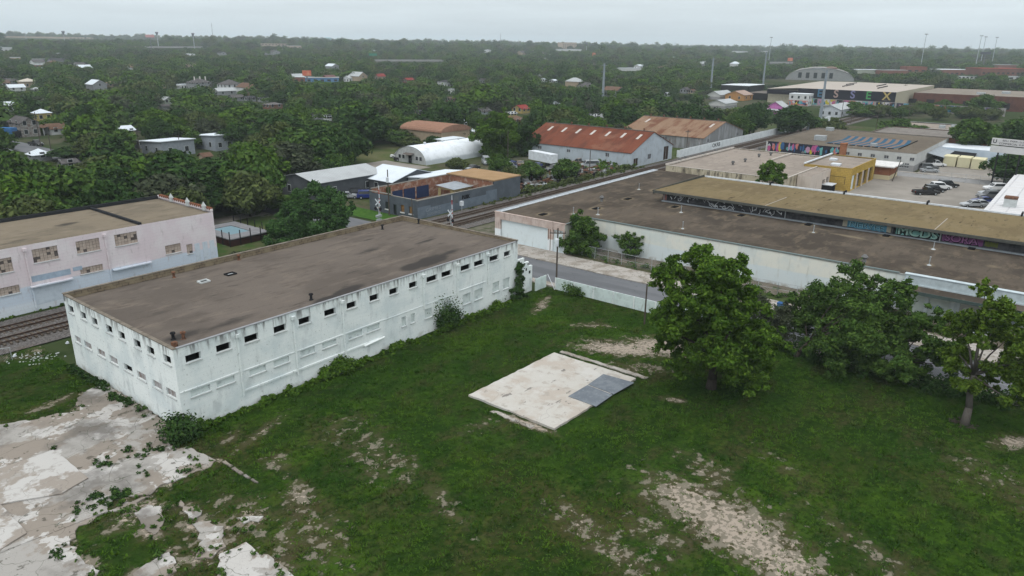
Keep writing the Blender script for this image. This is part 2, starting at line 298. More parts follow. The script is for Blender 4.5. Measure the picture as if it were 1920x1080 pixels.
SANDPX = [(1300, 945, 4.4, 2.3, 75, .8), (1380, 990, 5, 2.6, 75, .88), (1455, 1045, 4.8, 2.1, 75, .82), (1420, 950, 4, 1.6, 70, .4), (1330, 885, 3.5, 1.5, 60, .5), (1090, 985, 4, 1.4, 75, .52), (1160, 1040, 5, 1.5, 75, .5),
    (1230, 1000, 3, 2, 75, .48), (1640, 1040, 4, 1.3, 60, .42), (1560, 975, 5, 1.3, 60, .3), (1850, 890, 5, 3, 60, .36), (1905, 830, 2, 1, -40, .85), (1170, 655, 5, 1.5, -60, 1.), (1240, 650, 4, 2.2, -60, 1.),
    (1130, 640, 3, 1, -60, .6), (1200, 690, 4, 1.5, -50, .55), (1110, 610, 3, 1, -60, .55), (1015, 572, 3.2, .7, 20, .75), (1262, 750, 1.1, .35, -70, 1.), (990, 795, 2.6, .45, -88, 1.), (700, 850, 5, 2.2, 60, .46),
    (560, 930, 2.5, 1.2, 70, .62), (600, 1000, 5, 2, 70, .45), (640, 805, 4, 2, 20, .36), (490, 810, 4, .6, 20, .55), (760, 880, 3, 1, 40, .5), (830, 940, 4, 1, 70, .42), (900, 800, 3, 1.5, 0, .3), (430, 820, 1.5, .6, 30, .5),
    (520, 865, 1.2, 1, 0, .6), (1250, 640, 3, 1.5, -60, .8), (60, 660, 4, 1.5, 0, .45), (110, 640, 2, 1, 0, .5), (100, 755, 3, .8, 10, .5), (1700, 700, 3, 1.2, 80, .35), (1460, 870, 4, 1.5, 70, .3)]
LUSHPX = [(1750, 1000, 9, 4, 60, 1), (1500, 900, 6, 3, 60, .8), (1400, 860, 6, 2.5, 60, .6), (650, 690, 8, 3, 10, .7), (900, 640, 9, 4, 10, .75), (1010, 600, 8, 3, -20, .8), (480, 770, 6, 2, 10, .9), (1300, 800, 5, 3, 40, .6), (1440, 935, 2.5, 1.2, 60, 1), (1050, 880, 6, 3, 40, .5), (780, 740, 5, 3, 10, .5), (1180, 620, 5, 2, -40, .6), (1820, 960, 6, 4, 60, .8), (320, 920, 5, 2, 0, .5), (560, 860, 7, 3, 30, .6), (720, 940, 8, 3, 40, .6), (880, 880, 6, 3, 20, .55), (620, 780, 7, 3, 10, .6), (820, 690, 8, 3, 10, .6), (500, 980, 6, 3, 60, .5), (900, 1000, 6, 3, 40, .5), (1100, 800, 5, 3, 0, .5)]
SANDPX += [(330, 885, 3, 1.2, 20, .6), (255, 965, 2.5, 1, 20, .6), (400, 1000, 3, 1.5, 70, .6), (350, 980, 2, 1, 20, .5), (470, 970, 2.5, 1.2, 60, .6), (520, 1070, 3, 1.2, 60, .5), (540, 1010, 3, 1.5, 70, .45), (420, 940, 2, 1, 60, .4)]
bare_f = blobs([(*G(a, b), c[0] * 1.45, c[1] * 1.6, c[2], .15 + .70 * c[3]) for a, b, *c in SANDPX]); lush_f = blobs([(*G(a, b), *c) for a, b, *c in LUSHPX])
_q = random.Random(3); EDGE = []
for p_ in PADS:
    P_ = [Z1(*q) for q in p_]
    for a_, b_ in zip(P_, P_[1:] + P_[:1]):
        L = math.dist(a_, b_)
        for k in range(int(L / .9) + 1):
            u = (k + _q.random()) / (int(L / .9) + 1); x_, y_ = a_[0] + (b_[0] - a_[0]) * u, a_[1] + (b_[1] - a_[1]) * u
            if -25 < x_ < 60 and 5 < y_ < 85 and _q.random() < .8: EDGE.append((x_ + _q.gauss(0, .3), y_ + _q.gauss(0, .3), _q.uniform(.5, 1.1), _q.uniform(.5, 1.1), 0, _q.uniform(.3, .75)))
_b0 = bare_f; _b1 = blobs(EDGE)
bare_f = lambda X, Y: np.maximum(_b0(X, Y), _b1(X, Y))
lot_mask = lambda X, Y: ~((X > 25.8) & (Y > 56.2)) & ~((Y > 56.2) & (X > 26))
und = lambda X, Y: .05 * np.sin(X * .9 + np.sin(Y * .6)) * np.sin(Y * .8) + .04 * np.sin(X * 2.1 + Y * 1.3)
props(sheet('lot_ground', -30, 78.3, -50, 87.4, .55, M_GRASS, .0, dict(bare=bare_f, lush=lush_f), zf=lambda X, Y: und(X, Y) * .6, mask=lot_mask), kind='structure')
zero = lambda X, Y: np.zeros_like(X)
def ground_poly(name, pts, z, m, th=.0):
    mb = MB(); mb.prism(pts, z - .1 - th, z); return props(mb.build(name, m), kind='structure')
def rough(pts, step=.45, amp=.2, seed=1):        # break straight edges into ragged ones
    q = random.Random(seed); o = []
    for i in range(len(pts)):
        a, b = pts[i], pts[(i + 1) % len(pts)]; L = math.dist(a, b); n = max(1, int(L / step))
        for k in range(n): o.append((a[0] + (b[0] - a[0]) * k / n + q.uniform(-amp, amp), a[1] + (b[1] - a[1]) * k / n + q.uniform(-amp, amp)))
    return o
for i, p_ in enumerate(PADS): ground_poly('concrete_pad', rough([Z1(*q) for q in p_], .42, .2 if i == 0 else .19, seed=i), .085 + .004 * i, M_CONC)
for i, p_ in enumerate([[(-60, 610), (0, 572), (262, 480), (425, 618), (300, 690), (0, 745), (-100, 770)], [(-300, 860), (0, 742), (135, 882), (0, 965), (-300, 1080)]]): ground_poly('raised_pad', rough([Z1(*q) for q in p_], .8, .05, 40 + i), .20, mat('white_worn_concrete', (.41, .40, .385), [dict(s=.2, d=14, lo=.48, hi=.52, c=(.245, .215, .185), a=.9), dict(s=1.1, d=12, lo=.54, hi=.62, c=(.31, .295, .275), a=.8), dict(s=.5, d=12, lo=.60, hi=.66, c=(.13, .12, .11), a=.6), dict(k='v', s=.4, lo=.012, hi=0, c=(.15, .14, .12), a=.6)], bump=(14, .3, .03)))
# old kerbs half buried in the grass, the slab and the steel plates on it
for a_, b_, wd in (((1080, 532), (1118, 556), .22), ((1124, 562), (1170, 592), .26), ((1178, 597), (1206, 612), .2), ((1214, 618), (1244, 634), .16), ((-20, 975), (250, 870), .4), ((258, 867), (520, 768), .35)):
    p0, p1 = Z1(*a_), Z1(*b_); L = math.dist(p0, p1); n_ = (-(p1[1] - p0[1]) / L * wd / 2, (p1[0] - p0[0]) / L * wd / 2)
    ground_poly('old_kerb', rough([(p0[0] + n_[0], p0[1] + n_[1]), (p1[0] + n_[0], p1[1] + n_[1]), (p1[0] - n_[0], p1[1] - n_[1]), (p0[0] - n_[0], p0[1] - n_[1])], .3, .05, 77), .13, M_CONC)
SLAB = MB(); SLAB.prism(rough([(46.75, 32.1), (60.3, 31.75), (60.25, 41.75), (46.8, 42.15)], .6, .06, 5), -.1, .2)
props(SLAB.build('concrete_slab', M_SLAB), 'pale concrete foundation slab lying in the middle of the grass lot', 'slab')
ground_poly('slab_edge_strip', rough([(60.95, 31.0), (61.5, 31.0), (61.45, 41.6), (60.95, 41.6)], .4, .09, 6), .10, M_WALK)
ground_poly('slab_edge_strip', rough([(45.7, 34.0), (46.2, 34.0), (46.15, 38.6), (45.8, 38.6)], .4, .12, 7), .06, M_WALK)
M_PLATE = mat('blue_grey_steel_plate', (.17, .19, .21), [dict(s=.7, d=7, lo=.4, hi=.6, c=(.13, .147, .168)), dict(s=3, d=8, lo=.55, hi=.7, c=(.22, .25, .28), a=.7)], rough=.6)
Z2 = lambda x, y: G(640 + x / 2.667, 600 + y / 2.667, .24)
for lab, ps in (('dark blue grey steel sheet on the far corner of the pale slab', [(1235, 322), (1310, 270), (1465, 313), (1362, 371)]), ('lighter blue grey steel sheet on the slab, nearer than the dark one', [(1135, 381), (1231, 325), (1357, 374), (1274, 432)])):
    mb = MB(); mb.prism([Z2(*q) for q in ps], .206, .25 if 'dark' in lab else .243)
    props(mb.build('steel_sheet', M_PLATE if 'dark' in lab else mat('pale_steel_plate', (.225, .245, .265), [dict(s=.6, d=7, lo=.4, hi=.6, c=(.175, .195, .22)), dict(s=3, d=8, lo=.55, hi=.7, c=(.29, .32, .35), a=.7)], rough=.55)), lab, 'steel sheet', 'steel sheets on the slab')
# road, pavements, yards, railway bed
props(sheet('street', 80.3, 88.4, -120, 330, 6, M_ASPH, .02, zf=elev), kind='structure')
mb = MB(); mb.box(79.0, -120, -.1, 80.3, 84, .13); props(mb.build('near_pavement', M_WALK), kind='structure')
mb = MB(); mb.prism(rough([(88.4, -120), (93.2, -120), (93.2, 84), (88.4, 84)], 1.2, .1, 8), -.1, .14); props(mb.build('far_pavement', M_WALK), kind='structure')
props(sheet('driveway_apron', 88.5, 93.6, 63.2, 80, 2, M_WALK, .155), kind='structure')
props(sheet('warehouse_yard', 93.2, 101, -80, 63.4, 2, mat('weedy_yard', (.15, .13, .105), [dict(s=.3, d=7, lo=.4, hi=.6, c=(.09, .08, .06)), dict(s=.5, d=8, lo=.52, hi=.62, c=(.035, .06, .018), a=.8), dict(s=10, lo=.5, hi=.8, c=(.2, .175, .145), a=.5)]), .10), kind='structure')
props(sheet('verge', 93.2, 95.4, 14, 62, .8, M_ROUGH, .125), kind='structure')
props(sheet('railway_bed', -60, 900, 86.6, 97.6, 1.4, M_BALLAST, .1, zf=lambda X, Y: .22 * np.exp(-((Y - 92) / 3.3) ** 4) + elev(X, Y)), kind='structure')
props(sheet('industrial_ground', 88, 340, -120, 86.6, 4, M_ROUGH, -.01), kind='structure')
props(sheet('yard_ground', 90, 345, 97.6, 150, 4, M_ROUGH, .0), kind='structure')
props(sheet('car_park', 141, 213.5, -40, 47.5, 4, M_LOT, .03), kind='structure')
props(sheet('cross_street', 213.6, 220.5, -80, 42, 4, mat('grey_street', (.25, .25, .25), [dict(s=.2, lo=.4, hi=.65, c=(.20, .20, .20)), dict(k='v', s=.12, lo=.006, hi=0, c=(.1, .1, .1))]), .035), kind='structure')
mb = MB(); mb.box(220.5, -80, -.1, 222, 42, .14); props(mb.build('cross_street_pavement', M_WALK), kind='structure')
props(sheet('supplier_yard', 222.2, 262, -30, 37.2, 4, M_LOT, .05), kind='structure')
props(sheet('grass_field', 127, 172, 142, 196, 3, mat('mown_field', (.06, .085, .028), [dict(s=.08, d=6, lo=.4, hi=.62, c=(.10, .10, .05)), dict(s=2, lo=.5, hi=.7, c=(.035, .06, .018), a=.6)]), .05), kind='structure')
props(sheet('hut_driveway', 122, 141, 140, 158, 3, M_LOT, .07), kind='structure')
props(sheet('lawn_strip', 89.5, 95, 98.4, 118, 1, mat('lawn', (.035, .085, .016), [dict(s=1.2, d=6, lo=.4, hi=.65, c=(.055, .11, .022))]), .06), kind='structure')
props(sheet('pool_lawn', 55, 80.2, 98.5, 132, 1.5, mat('patchy_lawn', (.04, .075, .02), [dict(s=.3, d=6, lo=.4, hi=.6, c=(.07, .08, .035)), dict(s=.25, d=7, lo=.58, hi=.66, c=(.19, .175, .155), a=.8)]), .05), kind='structure')  # lawn green mottled with drier and bare patches
props(sheet('gravel_drive', 58, 80, 123.5, 127.5, 2, M_LOT, .085), kind='structure')
# ------------------------------------------------------------------ railway
M_SLEEP = mat('sleeper_timber', (.065, .052, .043), [dict(s=2, d=6, lo=.4, hi=.6, c=(.11, .09, .072))])
for y, lab in ((93.7, 'railway track with rusty rails, the one nearer the pink building'), (89.95, 'railway track with rusty rails, the one nearer the white building')):
    t = thing('railway_track', lab, 'railway track', (0, y, 0), group='railway tracks')
    mb = MB()
    for k in range(int(450 / .62)): mb.box(-50 + k * .62, -1.3 + rnd.uniform(-.05, .05), .2, -50 + k * .62 + .24, 1.3, .36 + rnd.uniform(0, .02))
    props(mb.build('sleepers', M_SLEEP, t), kind='stuff')
    for s_ in (-.72, .72):
        mb = MB(); mb.box(-50, s_ - .07, .36, 400, s_ + .07, .38); mb.box(-50, s_ - .02, .38, 400, s_ + .02, .49); mb.box(-50, s_ - .045, .49, 400, s_ + .045, .53); mb.build('rail', mat('rail_steel', (.075, .05, .04), [dict(s=3, lo=.4, hi=.6, c=(.05, .034, .028))], rough=.6), t)
# ------------------------------------------------------------------ white two-storey building
AX, AY, AL, AW, AH = 26.23, 56.5, 46.2, 21.6, 7.77
A = thing('vacant_building', 'long white two storey block building with open window holes and brown gravel roof', 'building', (AX, AY, 0))
UPW = [(27.18, 28.56), (29.98, 31.37), (32.72, 34.14), (35.76, 37.11), (38.52, 39.89), (41.53, 42.92), (44.32, 45.58), (47.35, 48.61), (50.11, 51.36), (53.02, 54.26), (55.75, 57.49), (58.18, 59.9), (61.47, 63.19), (63.87, 65.66), (66.78, 68.56), (69.62, 70.92)]
LO = [(27.2, 29.0, 2.9, 3.5), (29.6, 31.35, 2.9, 3.5), (32.85, 34.55, 2.85, 3.45), (35.4, 37.1, 2.85, 3.45), (38.4, 40.1, 2.85, 3.5), (41.0, 42.75, 2.85, 3.45), (44.3, 46.1, 2.8, 3.45), (46.75, 48.5, 2.8, 3.45), (51.7, 52.35, 2.0, 3.1), (53.1, 53.75, 2.0, 3.1), (55.3, 56.45, 1.9, 3.0), (58.4, 59.6, 1.9, 3.0), (61.75, 63.2, 1.8, 3.1), (63.9, 65.4, 1.8, 3.1), (67.4, 68.7, 1.9, 3.2), (69.5, 70.8, 1.8, 3.2)]
WU = [76.75, 73.94, 71.47, 68.44, 65.93, 62.99, 60.56, 57.74]; WL = [76.44, 74.16, 71.23, 68.65, 65.74, 63.18, 60.33, 57.93]
ZU = (6.1, 6.78); south = [(a - AX, b - AX, *ZU) for a, b in UPW] + [(a - AX, b - AX, c, d) for a, b, c, d in LO]
west = [(AW - (y - AY) - .62, AW - (y - AY) + .62, 6.02, 6.83) for y in WU] + [(AW - (y - AY) - (.8 if i else .65), AW - (y - AY) + (.8 if i else .65), 2.9, 3.6) for i, y in enumerate(WL)]
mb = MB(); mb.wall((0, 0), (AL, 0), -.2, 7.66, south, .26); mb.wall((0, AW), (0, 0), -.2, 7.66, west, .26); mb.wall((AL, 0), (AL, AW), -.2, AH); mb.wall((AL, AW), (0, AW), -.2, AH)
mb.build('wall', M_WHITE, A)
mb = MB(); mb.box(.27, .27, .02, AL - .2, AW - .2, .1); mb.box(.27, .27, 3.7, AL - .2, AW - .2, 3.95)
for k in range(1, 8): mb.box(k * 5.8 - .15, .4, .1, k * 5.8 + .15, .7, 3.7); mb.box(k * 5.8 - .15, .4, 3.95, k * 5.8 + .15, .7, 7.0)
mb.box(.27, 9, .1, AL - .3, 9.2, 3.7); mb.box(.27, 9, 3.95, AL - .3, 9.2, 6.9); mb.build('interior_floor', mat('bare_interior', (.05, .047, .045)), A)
stain = blobs([(x - AX, y - AY, *r) for x, y, *r in [(*G(805, 490, 7.5), 4.0, 1.6, 10, 1.15), (*G(775, 500, 7.5), 2.4, 1.4, 10, 1.1), (*G(650, 546, 7.6), 3.2, 1.1, 15, 1.1), (*G(612, 562, 7.6), 2.6, 1., 10, 1.), (*G(840, 475, 7.5), 4, .8, 5, .75), (*G(800, 452, 7.4), 3.2, .6, 5, .8), (*G(690, 470, 7.4), 4.2, 1.1, 5, .62), (*G(520, 600, 7.6), 3, .7, 5, .75), (*G(345, 628, 7.6), 3.4, 1.4, 10, .7), (*G(430, 605, 7.6), 6, 1.2, 5, .58), (*G(690, 448, 7.4), 2.6, .5, 5, .62), (*G(700, 510, 7.5), 4, .9, 5, .52), (*G(300, 585, 7.5), 3, 1.2, 0, .5), (*G(530, 548, 7.5), 3, .8, 5, .5)]])
pale = blobs([(x - AX, y - AY, *r) for x, y, *r in [(*G(200, 570, 7.5), 5, 3, 0, .5), (*G(380, 528, 7.3), 1.6, 1, 0, .7), (*G(330, 505, 7.3), 1, .8, 0, .7), (*G(520, 590, 7.6), 5, 1, 5, .5), (*G(900, 460, 7.4), 5, 2, 0, .4), (*G(600, 575, 7.6), 3, .8, 5, .6), (*G(280, 610, 7.6), 2, 3, 0, .5), (*G(455, 482, 7.3), 1.2, .8, 0, .6)]])
slope = lambda X, Y: 7.6 - .02 * Y + .03 * np.sin(X * .35) * np.sin(Y * .3)
sheet('roof', .25, AL - .25, .2, AW - .25, .5, M_ROOFA, 0, dict(stain=stain, pale=pale), zf=slope, parent=A)
mb = MB(); mb.box(.0, AW - .28, 7.05, AL - .3, AW - .012, AH + .02); mb.box(AL - .28, .3, 7.05, AL - .012, AW - .012, AH + .024); mb.build('parapet', M_BRICKP, A)
mb = MB(); mb.box(-.06, AW - .32, AH + .021, AL + .06, AW + .06, AH + .10); mb.box(AL - .32, -.05, AH + .025, AL + .06, AW - .33, AH + .104)
mb.box(-.07, -.07, 7.662, .28, AW - .33, 7.74); mb.build('coping', M_COPE, A)
mb = MB(); mb.box(.29, -.08, 7.663, AL - .33, .22, 7.72); mb.build('roof_edging', plain('grey_edge_metal', (.26, .27, .285)), A)
M_BLIND = mat('painted_over_panel', (.55, .61, .60), [dict(s=1.5, d=7, lo=.5, hi=.68, c=(.36, .40, .41)), dict(s=4, d=7, lo=.6, hi=.7, c=(.14, .13, .12), a=.7)])
M_DIRTY = mat('dirty_glazing', (.36, .355, .36), [dict(s=2.2, d=7, st=(1, 1, .5), lo=.42, hi=.6, c=(.22, .18, .165)), dict(s=5, d=4, lo=.6, hi=.7, c=(.1, .09, .085), a=.8)], rough=.5)
def opening(u0, u1, za, zb, face, closed, mt=None):
    m2 = MB(); g = .02
    if face == 'S':
        m2.box(u0 - .06, -.10, za - .10, u1 + .06, .05, za - .004, 1)
        if closed: m2.box(u0 + g, .13, za + g, u1 - g, .17, zb - g, 0)
        else:
            for q in ((u0 + g, u0 + .07), (u1 - .07, u1 - g)): m2.box(q[0], .18, za + g, q[1], .24, zb - g, 1)
    else:
        a, b = AW - u1, AW - u0; m2.box(-.10, a - .06, za - .1, .05, b + .06, za - .004, 1)
        if closed: m2.box(.13, a + g, za + g, .17, b - g, zb - g, 0)
        for q in ((a + g, a + .08), (b - .08, b - g)): m2.box(.10, q[0], za + g, .125, q[1], zb - g, 1)
    o = m2.build('window', [mt or M_BLIND, M_SILL], A)
    return o
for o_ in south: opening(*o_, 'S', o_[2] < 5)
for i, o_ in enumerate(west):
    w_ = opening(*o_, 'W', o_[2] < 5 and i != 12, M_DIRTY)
    if i == 12: w_['label'] = 'open lower window hole with no glazing'
for x in (32.01, 37.88, 43.73, 55.2, 60.84, 66.47):
    m2 = MB(); u = x - AX; m2.box(u - .09, -.16, 1.2 if x < 45 else 3.2, u + .09, -.02, 7.0); m2.box(u - .2, -.28, 7.0, u + .2, -.02, 7.3); m2.build('downspout', M_WHITE, A)
mb = MB(); mb.box(32.0 - AX, -.1, 1.55, 48.3 - AX, -.004, 1.75); mb.box(26.3 - AX, -.06, 3.62, 31.8 - AX, -.004, 3.72); mb.box(32.3 - AX, -.06, 3.58, 49 - AX, -.004, 3.66)
mb.box(49 - AX, -.05, 3.55, 60.5 - AX, -.003, 3.61); mb.box(61 - AX, -.07, 3.75, 66 - AX, -.003, 3.83); mb.build('ledge', M_WHITE, A)
mb = MB(); mb.cyl((46.2 - AX, -.12, 1.5), (48.9 - AX, -.25, 1.75), .12); mb.build('pipe', M_WHITE, A)
def mastic(px, py, kind):
    x, y = G(px, py, 7.35); z = float(slope(np.array(x - AX), np.array(y - AY))); m2 = MB(); x -= AX; y -= AY
    if kind == 'hatch':
        for q in ((-.55, -.45, .55, -.33), (-.55, .33, .55, .45), (-.55, -.33, -.43, .33), (.43, -.33, .55, .33)): m2.box(x + q[0], y + q[1], z - .1, x + q[2], y + q[3], z + .16, 0)
        m2.box(x - .43, y - .33, z - .1, x + .43, y + .33, z + .03, 1); m2.build('roof_hatch', [M_SILL if px < 400 else M_BLACK, M_DARK if px < 400 else M_STEEL], A)
    else:
        m2.cyl((x, y, z - .1), (x, y, z + .55), .13, n=10); m2.cyl((x, y, z + .55), (x, y, z + .68), .24, .2, n=10); m2.cyl((x, y, z - .05), (x, y, z + .08), .3, .16, n=10); m2.build('roof_vent', M_RUST if kind == 'r' else M_BLACK, A)
for a_ in ((382, 528, 'hatch'), (432, 514, 'hatch'), (326, 518, 'r'), (448, 485, 'r'), (326, 641, 'b'), (345, 640, 'r'), (584, 566, 'b'), (717, 428, 'b'), (785, 418, 'b')): mastic(*a_)
m2 = MB(); m2.box(.35, .55, 7.4, .75, .95, 8.0); m2.build('roof_vent', M_RUST, A)
# annex wall at the street corner with a ragged top
m2 = MB(); m2.prism([(0, 0), (0, .3), (3.4, .3), (3.4, 0)], 0, 3.6); m2.prism([(0, .001), (0, .29), (2.6, .29), (2.6, .001)], 3.6, 4.3); m2.prism([(0, .002), (0, .28), (1.6, .28), (1.6, .002)], 4.3, 5.0)
an = thing('annex_wall', 'ragged white block wall stub with black graffiti beside the white building', 'wall', (72.55, 56.7, 0)); m2.build('wall_block', M_WHITE, an)
m2 = MB()
for i in range(9):
    u, z = rnd.uniform(.3, 3.0), rnd.uniform(2.2, 4.2) if i < 5 else rnd.uniform(.8, 3.2)
    m2.box(u, -.02, z, u + rnd.uniform(.12, .4), -.003, z + rnd.uniform(.15, .4))
m2.build('graffiti', M_BLACK, an)
# ------------------------------------------------------------------ pink and blue building beyond the tracks
M_PINK = mat('pink_and_blue_paint', (.60, .525, .55), [dict(s=.3, d=6, lo=.4, hi=.65, c=(.64, .60, .61)), dict(k='z', w=.5, s=.5, lo=3.3, hi=3.0, c=(.50, .57, .65)), dict(k='z', w=.6, s=.4, lo=1.5, hi=.9, c=(.62, .66, .70), a=.7),
    dict(k='b', s=1, bw=.8, bh=.4, mort=.02, lo=.3, hi=.8, c=(.45, .41, .44), a=.3), dict(s=2, d=8, st=(1, 1, .25), lo=.56, hi=.7, c=(.33, .29, .29), a=.5), dict(s=3.5, d=8, lo=.62, hi=.69, c=(.3, .27, .27), a=.6)])
BX0, BX1, BY0, BY1 = -14., 54.6, 98.9, 114.5
B = thing('factory_building', 'long pale pink and light blue brick building beside the railway tracks', 'building', (BX0, BY0, 0))
bl = BX1 - BX0; bd = BY1 - BY0
bw = [(26.9 - 3.9, 28.5, 5.45, 7.15), (30.75, 33.6, 5.9, 7.6), (35.75, 38.6, 6.0, 7.6), (40.5, 43.45, 6.0, 7.55), (14, 17, 5.5, 7.2), (35.7, 38.5, 3.25, 4.1), (25.5, 28.7, 2.7, 3.7), (46.95, 49.2, 3.5, 4.75), (50.0, 50.9, 2.9, 4.3)]
bw[0] = (25.6, 28.5, 5.45, 7.2)
ops = [(a - BX0, b - BX0, c, d) for a, b, c, d in bw]
mb = MB(); mb.wall((0, 0), (bl, 0), -.2, 8.3, ops, .2); mb.wall((bl, 0), (bl, bd), -.2, 8.4); mb.wall((bl, bd), (0, bd), -.2, 8.3); mb.wall((0, bd), (0, 0), -.2, 8.3); mb.build('wall', M_PINK, B)
M_BPANE = mat('tan_painted_panes', (.40, .335, .285), [dict(s=1.2, lo=.4, hi=.65, c=(.33, .27, .23))])
for (a, b, c, d) in ops:
    m2 = MB(); nx, nz_ = max(2, round((b - a) / .42)), max(2, round((d - c) / .36)); m2.box(a - .05, -.09, c - .1, b + .05, .05, c - .004, 2)
    for i in range(nx):
        for j in range(nz_):
            x0 = a + (b - a) * i / nx; z0 = c + (d - c) * j / nz_; dark = rnd.random() < (.2 if c > 5 else .06)
            m2.box(x0 + .015, .11 + (.05 if dark else 0), z0 + .015, x0 + (b - a) / nx - .015, .16 + (.03 if dark else 0), z0 + (d - c) / nz_ - .015, 1 if dark else 0)
    m2.box(a + .01, .175, c + .01, b - .01, .19, d - .01, 1); m2.build('window', [M_BPANE, mat('broken_pane_dark', (.10, .085, .08)), M_SILL], B)
sheet('roof', .2, bl - .3, .12, bd - .2, .8, roofmat('pale_gravel_roof', (.175, .148, .112), (.14, .12, .093), (.20, .168, .13), WETSTAIN), 8.22, dict(stain=blobs([(52, 8, 2.5, 1, 10, .8), (44, 3, 3, .8, 10, .7), (30, 6, 5, 1, 10, .6), (38, 2.5, 2, .7, 0, .8)]), pale=blobs([(48, 8, 6, 3, 0, .5)])), zf=lambda X, Y: 0 * X, parent=B)
mb = MB(); mb.box(0, bd - .3, 8.22, bl - .35, bd + .02, 8.72); mb.build('back_parapet', plain('black_tarred_parapet', (.03, .032, .036)), B)
mb = MB(); mb.box(44.2 - BX0 - .2, .3, 8.2, 44.2 - BX0 + .2, bd - .35, 8.52); mb.build('dividing_parapet', MATS['black_tarred_parapet'], B)
mb = MB(); mb.box(bl - .3, .0, 8.402, bl + .05, bd + .03, 8.75); mb.build('end_parapet', M_PINK, B)
mb = MB()
for k in range(26): mb.cyl((bl - .35, .3 + k * .58, 8.79), (bl + .1, .3 + k * .58, 8.76), .2, .2, 8)
mb.build('tile_coping', mat('terracotta_tile', (.20, .085, .05), [dict(s=2, lo=.4, hi=.6, c=(.13, .06, .04))]), B)
for y in (1.6, 6.2, 11.0):
    m2 = MB(); m2.box(bl - .55, y - .35, 8.4, bl - .306, y + .35, 9.0); m2.add([(bl - .6, y - .4, 9.0), (bl - .2, y - .4, 9.0), (bl - .2, y + .4, 9.0), (bl - .6, y + .4, 9.0), (bl - .4, y, 9.7)], [(0, 1, 4), (1, 2, 4), (2, 3, 4), (3, 0, 4)]); m2.build('finial', M_SILL, B)
for x in (30.0, 39.3):
    m2 = MB(); m2.box(x - BX0 - .1, -.16, .3, x - BX0 + .1, -.004, 7.6); m2.box(x - BX0 - .22, -.25, 7.6, x - BX0 + .22, -.004, 7.95); m2.build('downspout', M_PINK, B)
for x0, x1, z in ((29.8, 34.6, 3.1), (39.6, 44.7, 3.0)):
    m2 = MB(); m2.box(x0 - BX0, -.5, z - .1, x1 - BX0, -.004, z + .05); m2.build('canopy', M_PINK, B)
m2 = MB(); m2.box(29.9 - BX0, -.03, .7, 33.3 - BX0, -.004, 2.9); m2.build('bricked_door', mat('pale_blue_panel', (.50, .56, .62), [dict(s=2, lo=.45, hi=.7, c=(.42, .48, .54))]), B)
for x0, x1, z0, z1 in ((29.9, 34.6, 3.6, 4.35), (34.9, 36.0, 3.9, 4.4)):
    m2 = MB(); m2.box(x0 - BX0, -.02, z0, x1 - BX0, -.005, z1); m2.build('blue_panel', plain('dusty_blue_paint', (.33, .41, .50)), B)
for x in (51.2, 52.4, 53.5):
    m2 = MB(); m2.box(x - BX0, -.03, .6, x - BX0 + .75, -.004, 4.2); m2.build('bricked_door', MATS['pale_blue_panel'], B)
M_SILL_ = M_SILL
# ------------------------------------------------------------------ big warehouse across the street
M_CREAM = mat('cream_white_wall', (.66, .66, .60), [dict(s=.35, d=6, lo=.4, hi=.65, c=(.56, .60, .58)), dict(k='z', w=.5, s=.3, lo=2.6, hi=2.3, c=(.56, .63, .66), a=.8), dict(s=1.4, d=8, st=(1, 1, .2), lo=.54, hi=.7, c=(.40, .40, .36), a=.5), dict(s=.9, d=7, lo=.45, hi=.6, c=(.28, .25, .21), a=.8, zr=(.7, .1))])
M_PINKC = mat('pinkish_concrete', (.42, .33, .29), [dict(s=.6, d=7, lo=.4, hi=.62, c=(.50, .42, .38)), dict(s=1.6, d=8, st=(1, 1, .3), lo=.52, hi=.68, c=(.24, .19, .17), a=.7), dict(k='z', w=.3, lo=2.2, hi=1.9, c=(.68, .72, .74))])
M_ROLL = mat('white_roller_door', (.66, .73, .75), [dict(k='w', ax='Z', s=1.6, lo=.75, hi=.98, c=(.50, .57, .60), a=.7), dict(s=.5, d=7, lo=.45, hi=.7, c=(.58, .64, .65)), dict(s=1.5, d=8, st=(1, 1, .3), lo=.58, hi=.7, c=(.42, .45, .44), a=.5)])
M_GUT = plain('white_metal_flashing', (.62, .66, .70), rough=.45)
M_GUTG = plain('grey_metal_flashing', (.30, .33, .36), rough=.5)
CX, CY0, CY1 = 93.6, -34., 79.0
Cw = thing('warehouse', 'huge low warehouse with brown tar roof and raised tan roof section across the street', 'warehouse', (CX, 0, 0))
mb = MB(); mb.wall((0, 78.), (0, 63.6), -.2, 4.85, [(1.15, 11.1, .02, 3.75), (12.1, 14.1, .02, 3.75)], .35); mb.build('garage_front', M_PINKC, Cw)
mb = MB(); mb.box(.352, 66.95, .0, .42, 76.8, 3.75); mb.build('garage_door', M_ROLL, Cw)
mb = MB(); mb.box(.352, 63.95, .0, .42, 65.9, 3.75); mb.build('garage_door', M_ROLL, Cw)
mb = MB(); mb.box(-.03, 66.3, .02, -.004, 66.4, 3.7); mb.box(-.03, 66.7, 1.9, -.004, 66.8, 3.7); mb.build('conduit', M_RUST, Cw)
mb = MB(); mb.wall((0, 63.6), (6.4, 63.6), -.2, 4.84); mb.wall((6.4, 63.598), (6.4, CY0), -.2, 4.9, [(48.0, 50.4, .05, 2.6), (50.9, 53.1, .05, 2.6), (54.2, 58.6, .05, 2.9), (60.2, 66, .05, 2.9), (67, 73, .05, 2.9)], .25)
mb.wall((58.4, CY1), (0, 78.0), -.2, 4.85); mb.wall((58.4, CY0), (58.4, CY1), -.2, 4.8); mb.wall((6.4, CY0), (58.4, CY0), -.2, 4.8); mb.build('wall', M_CREAM, Cw)
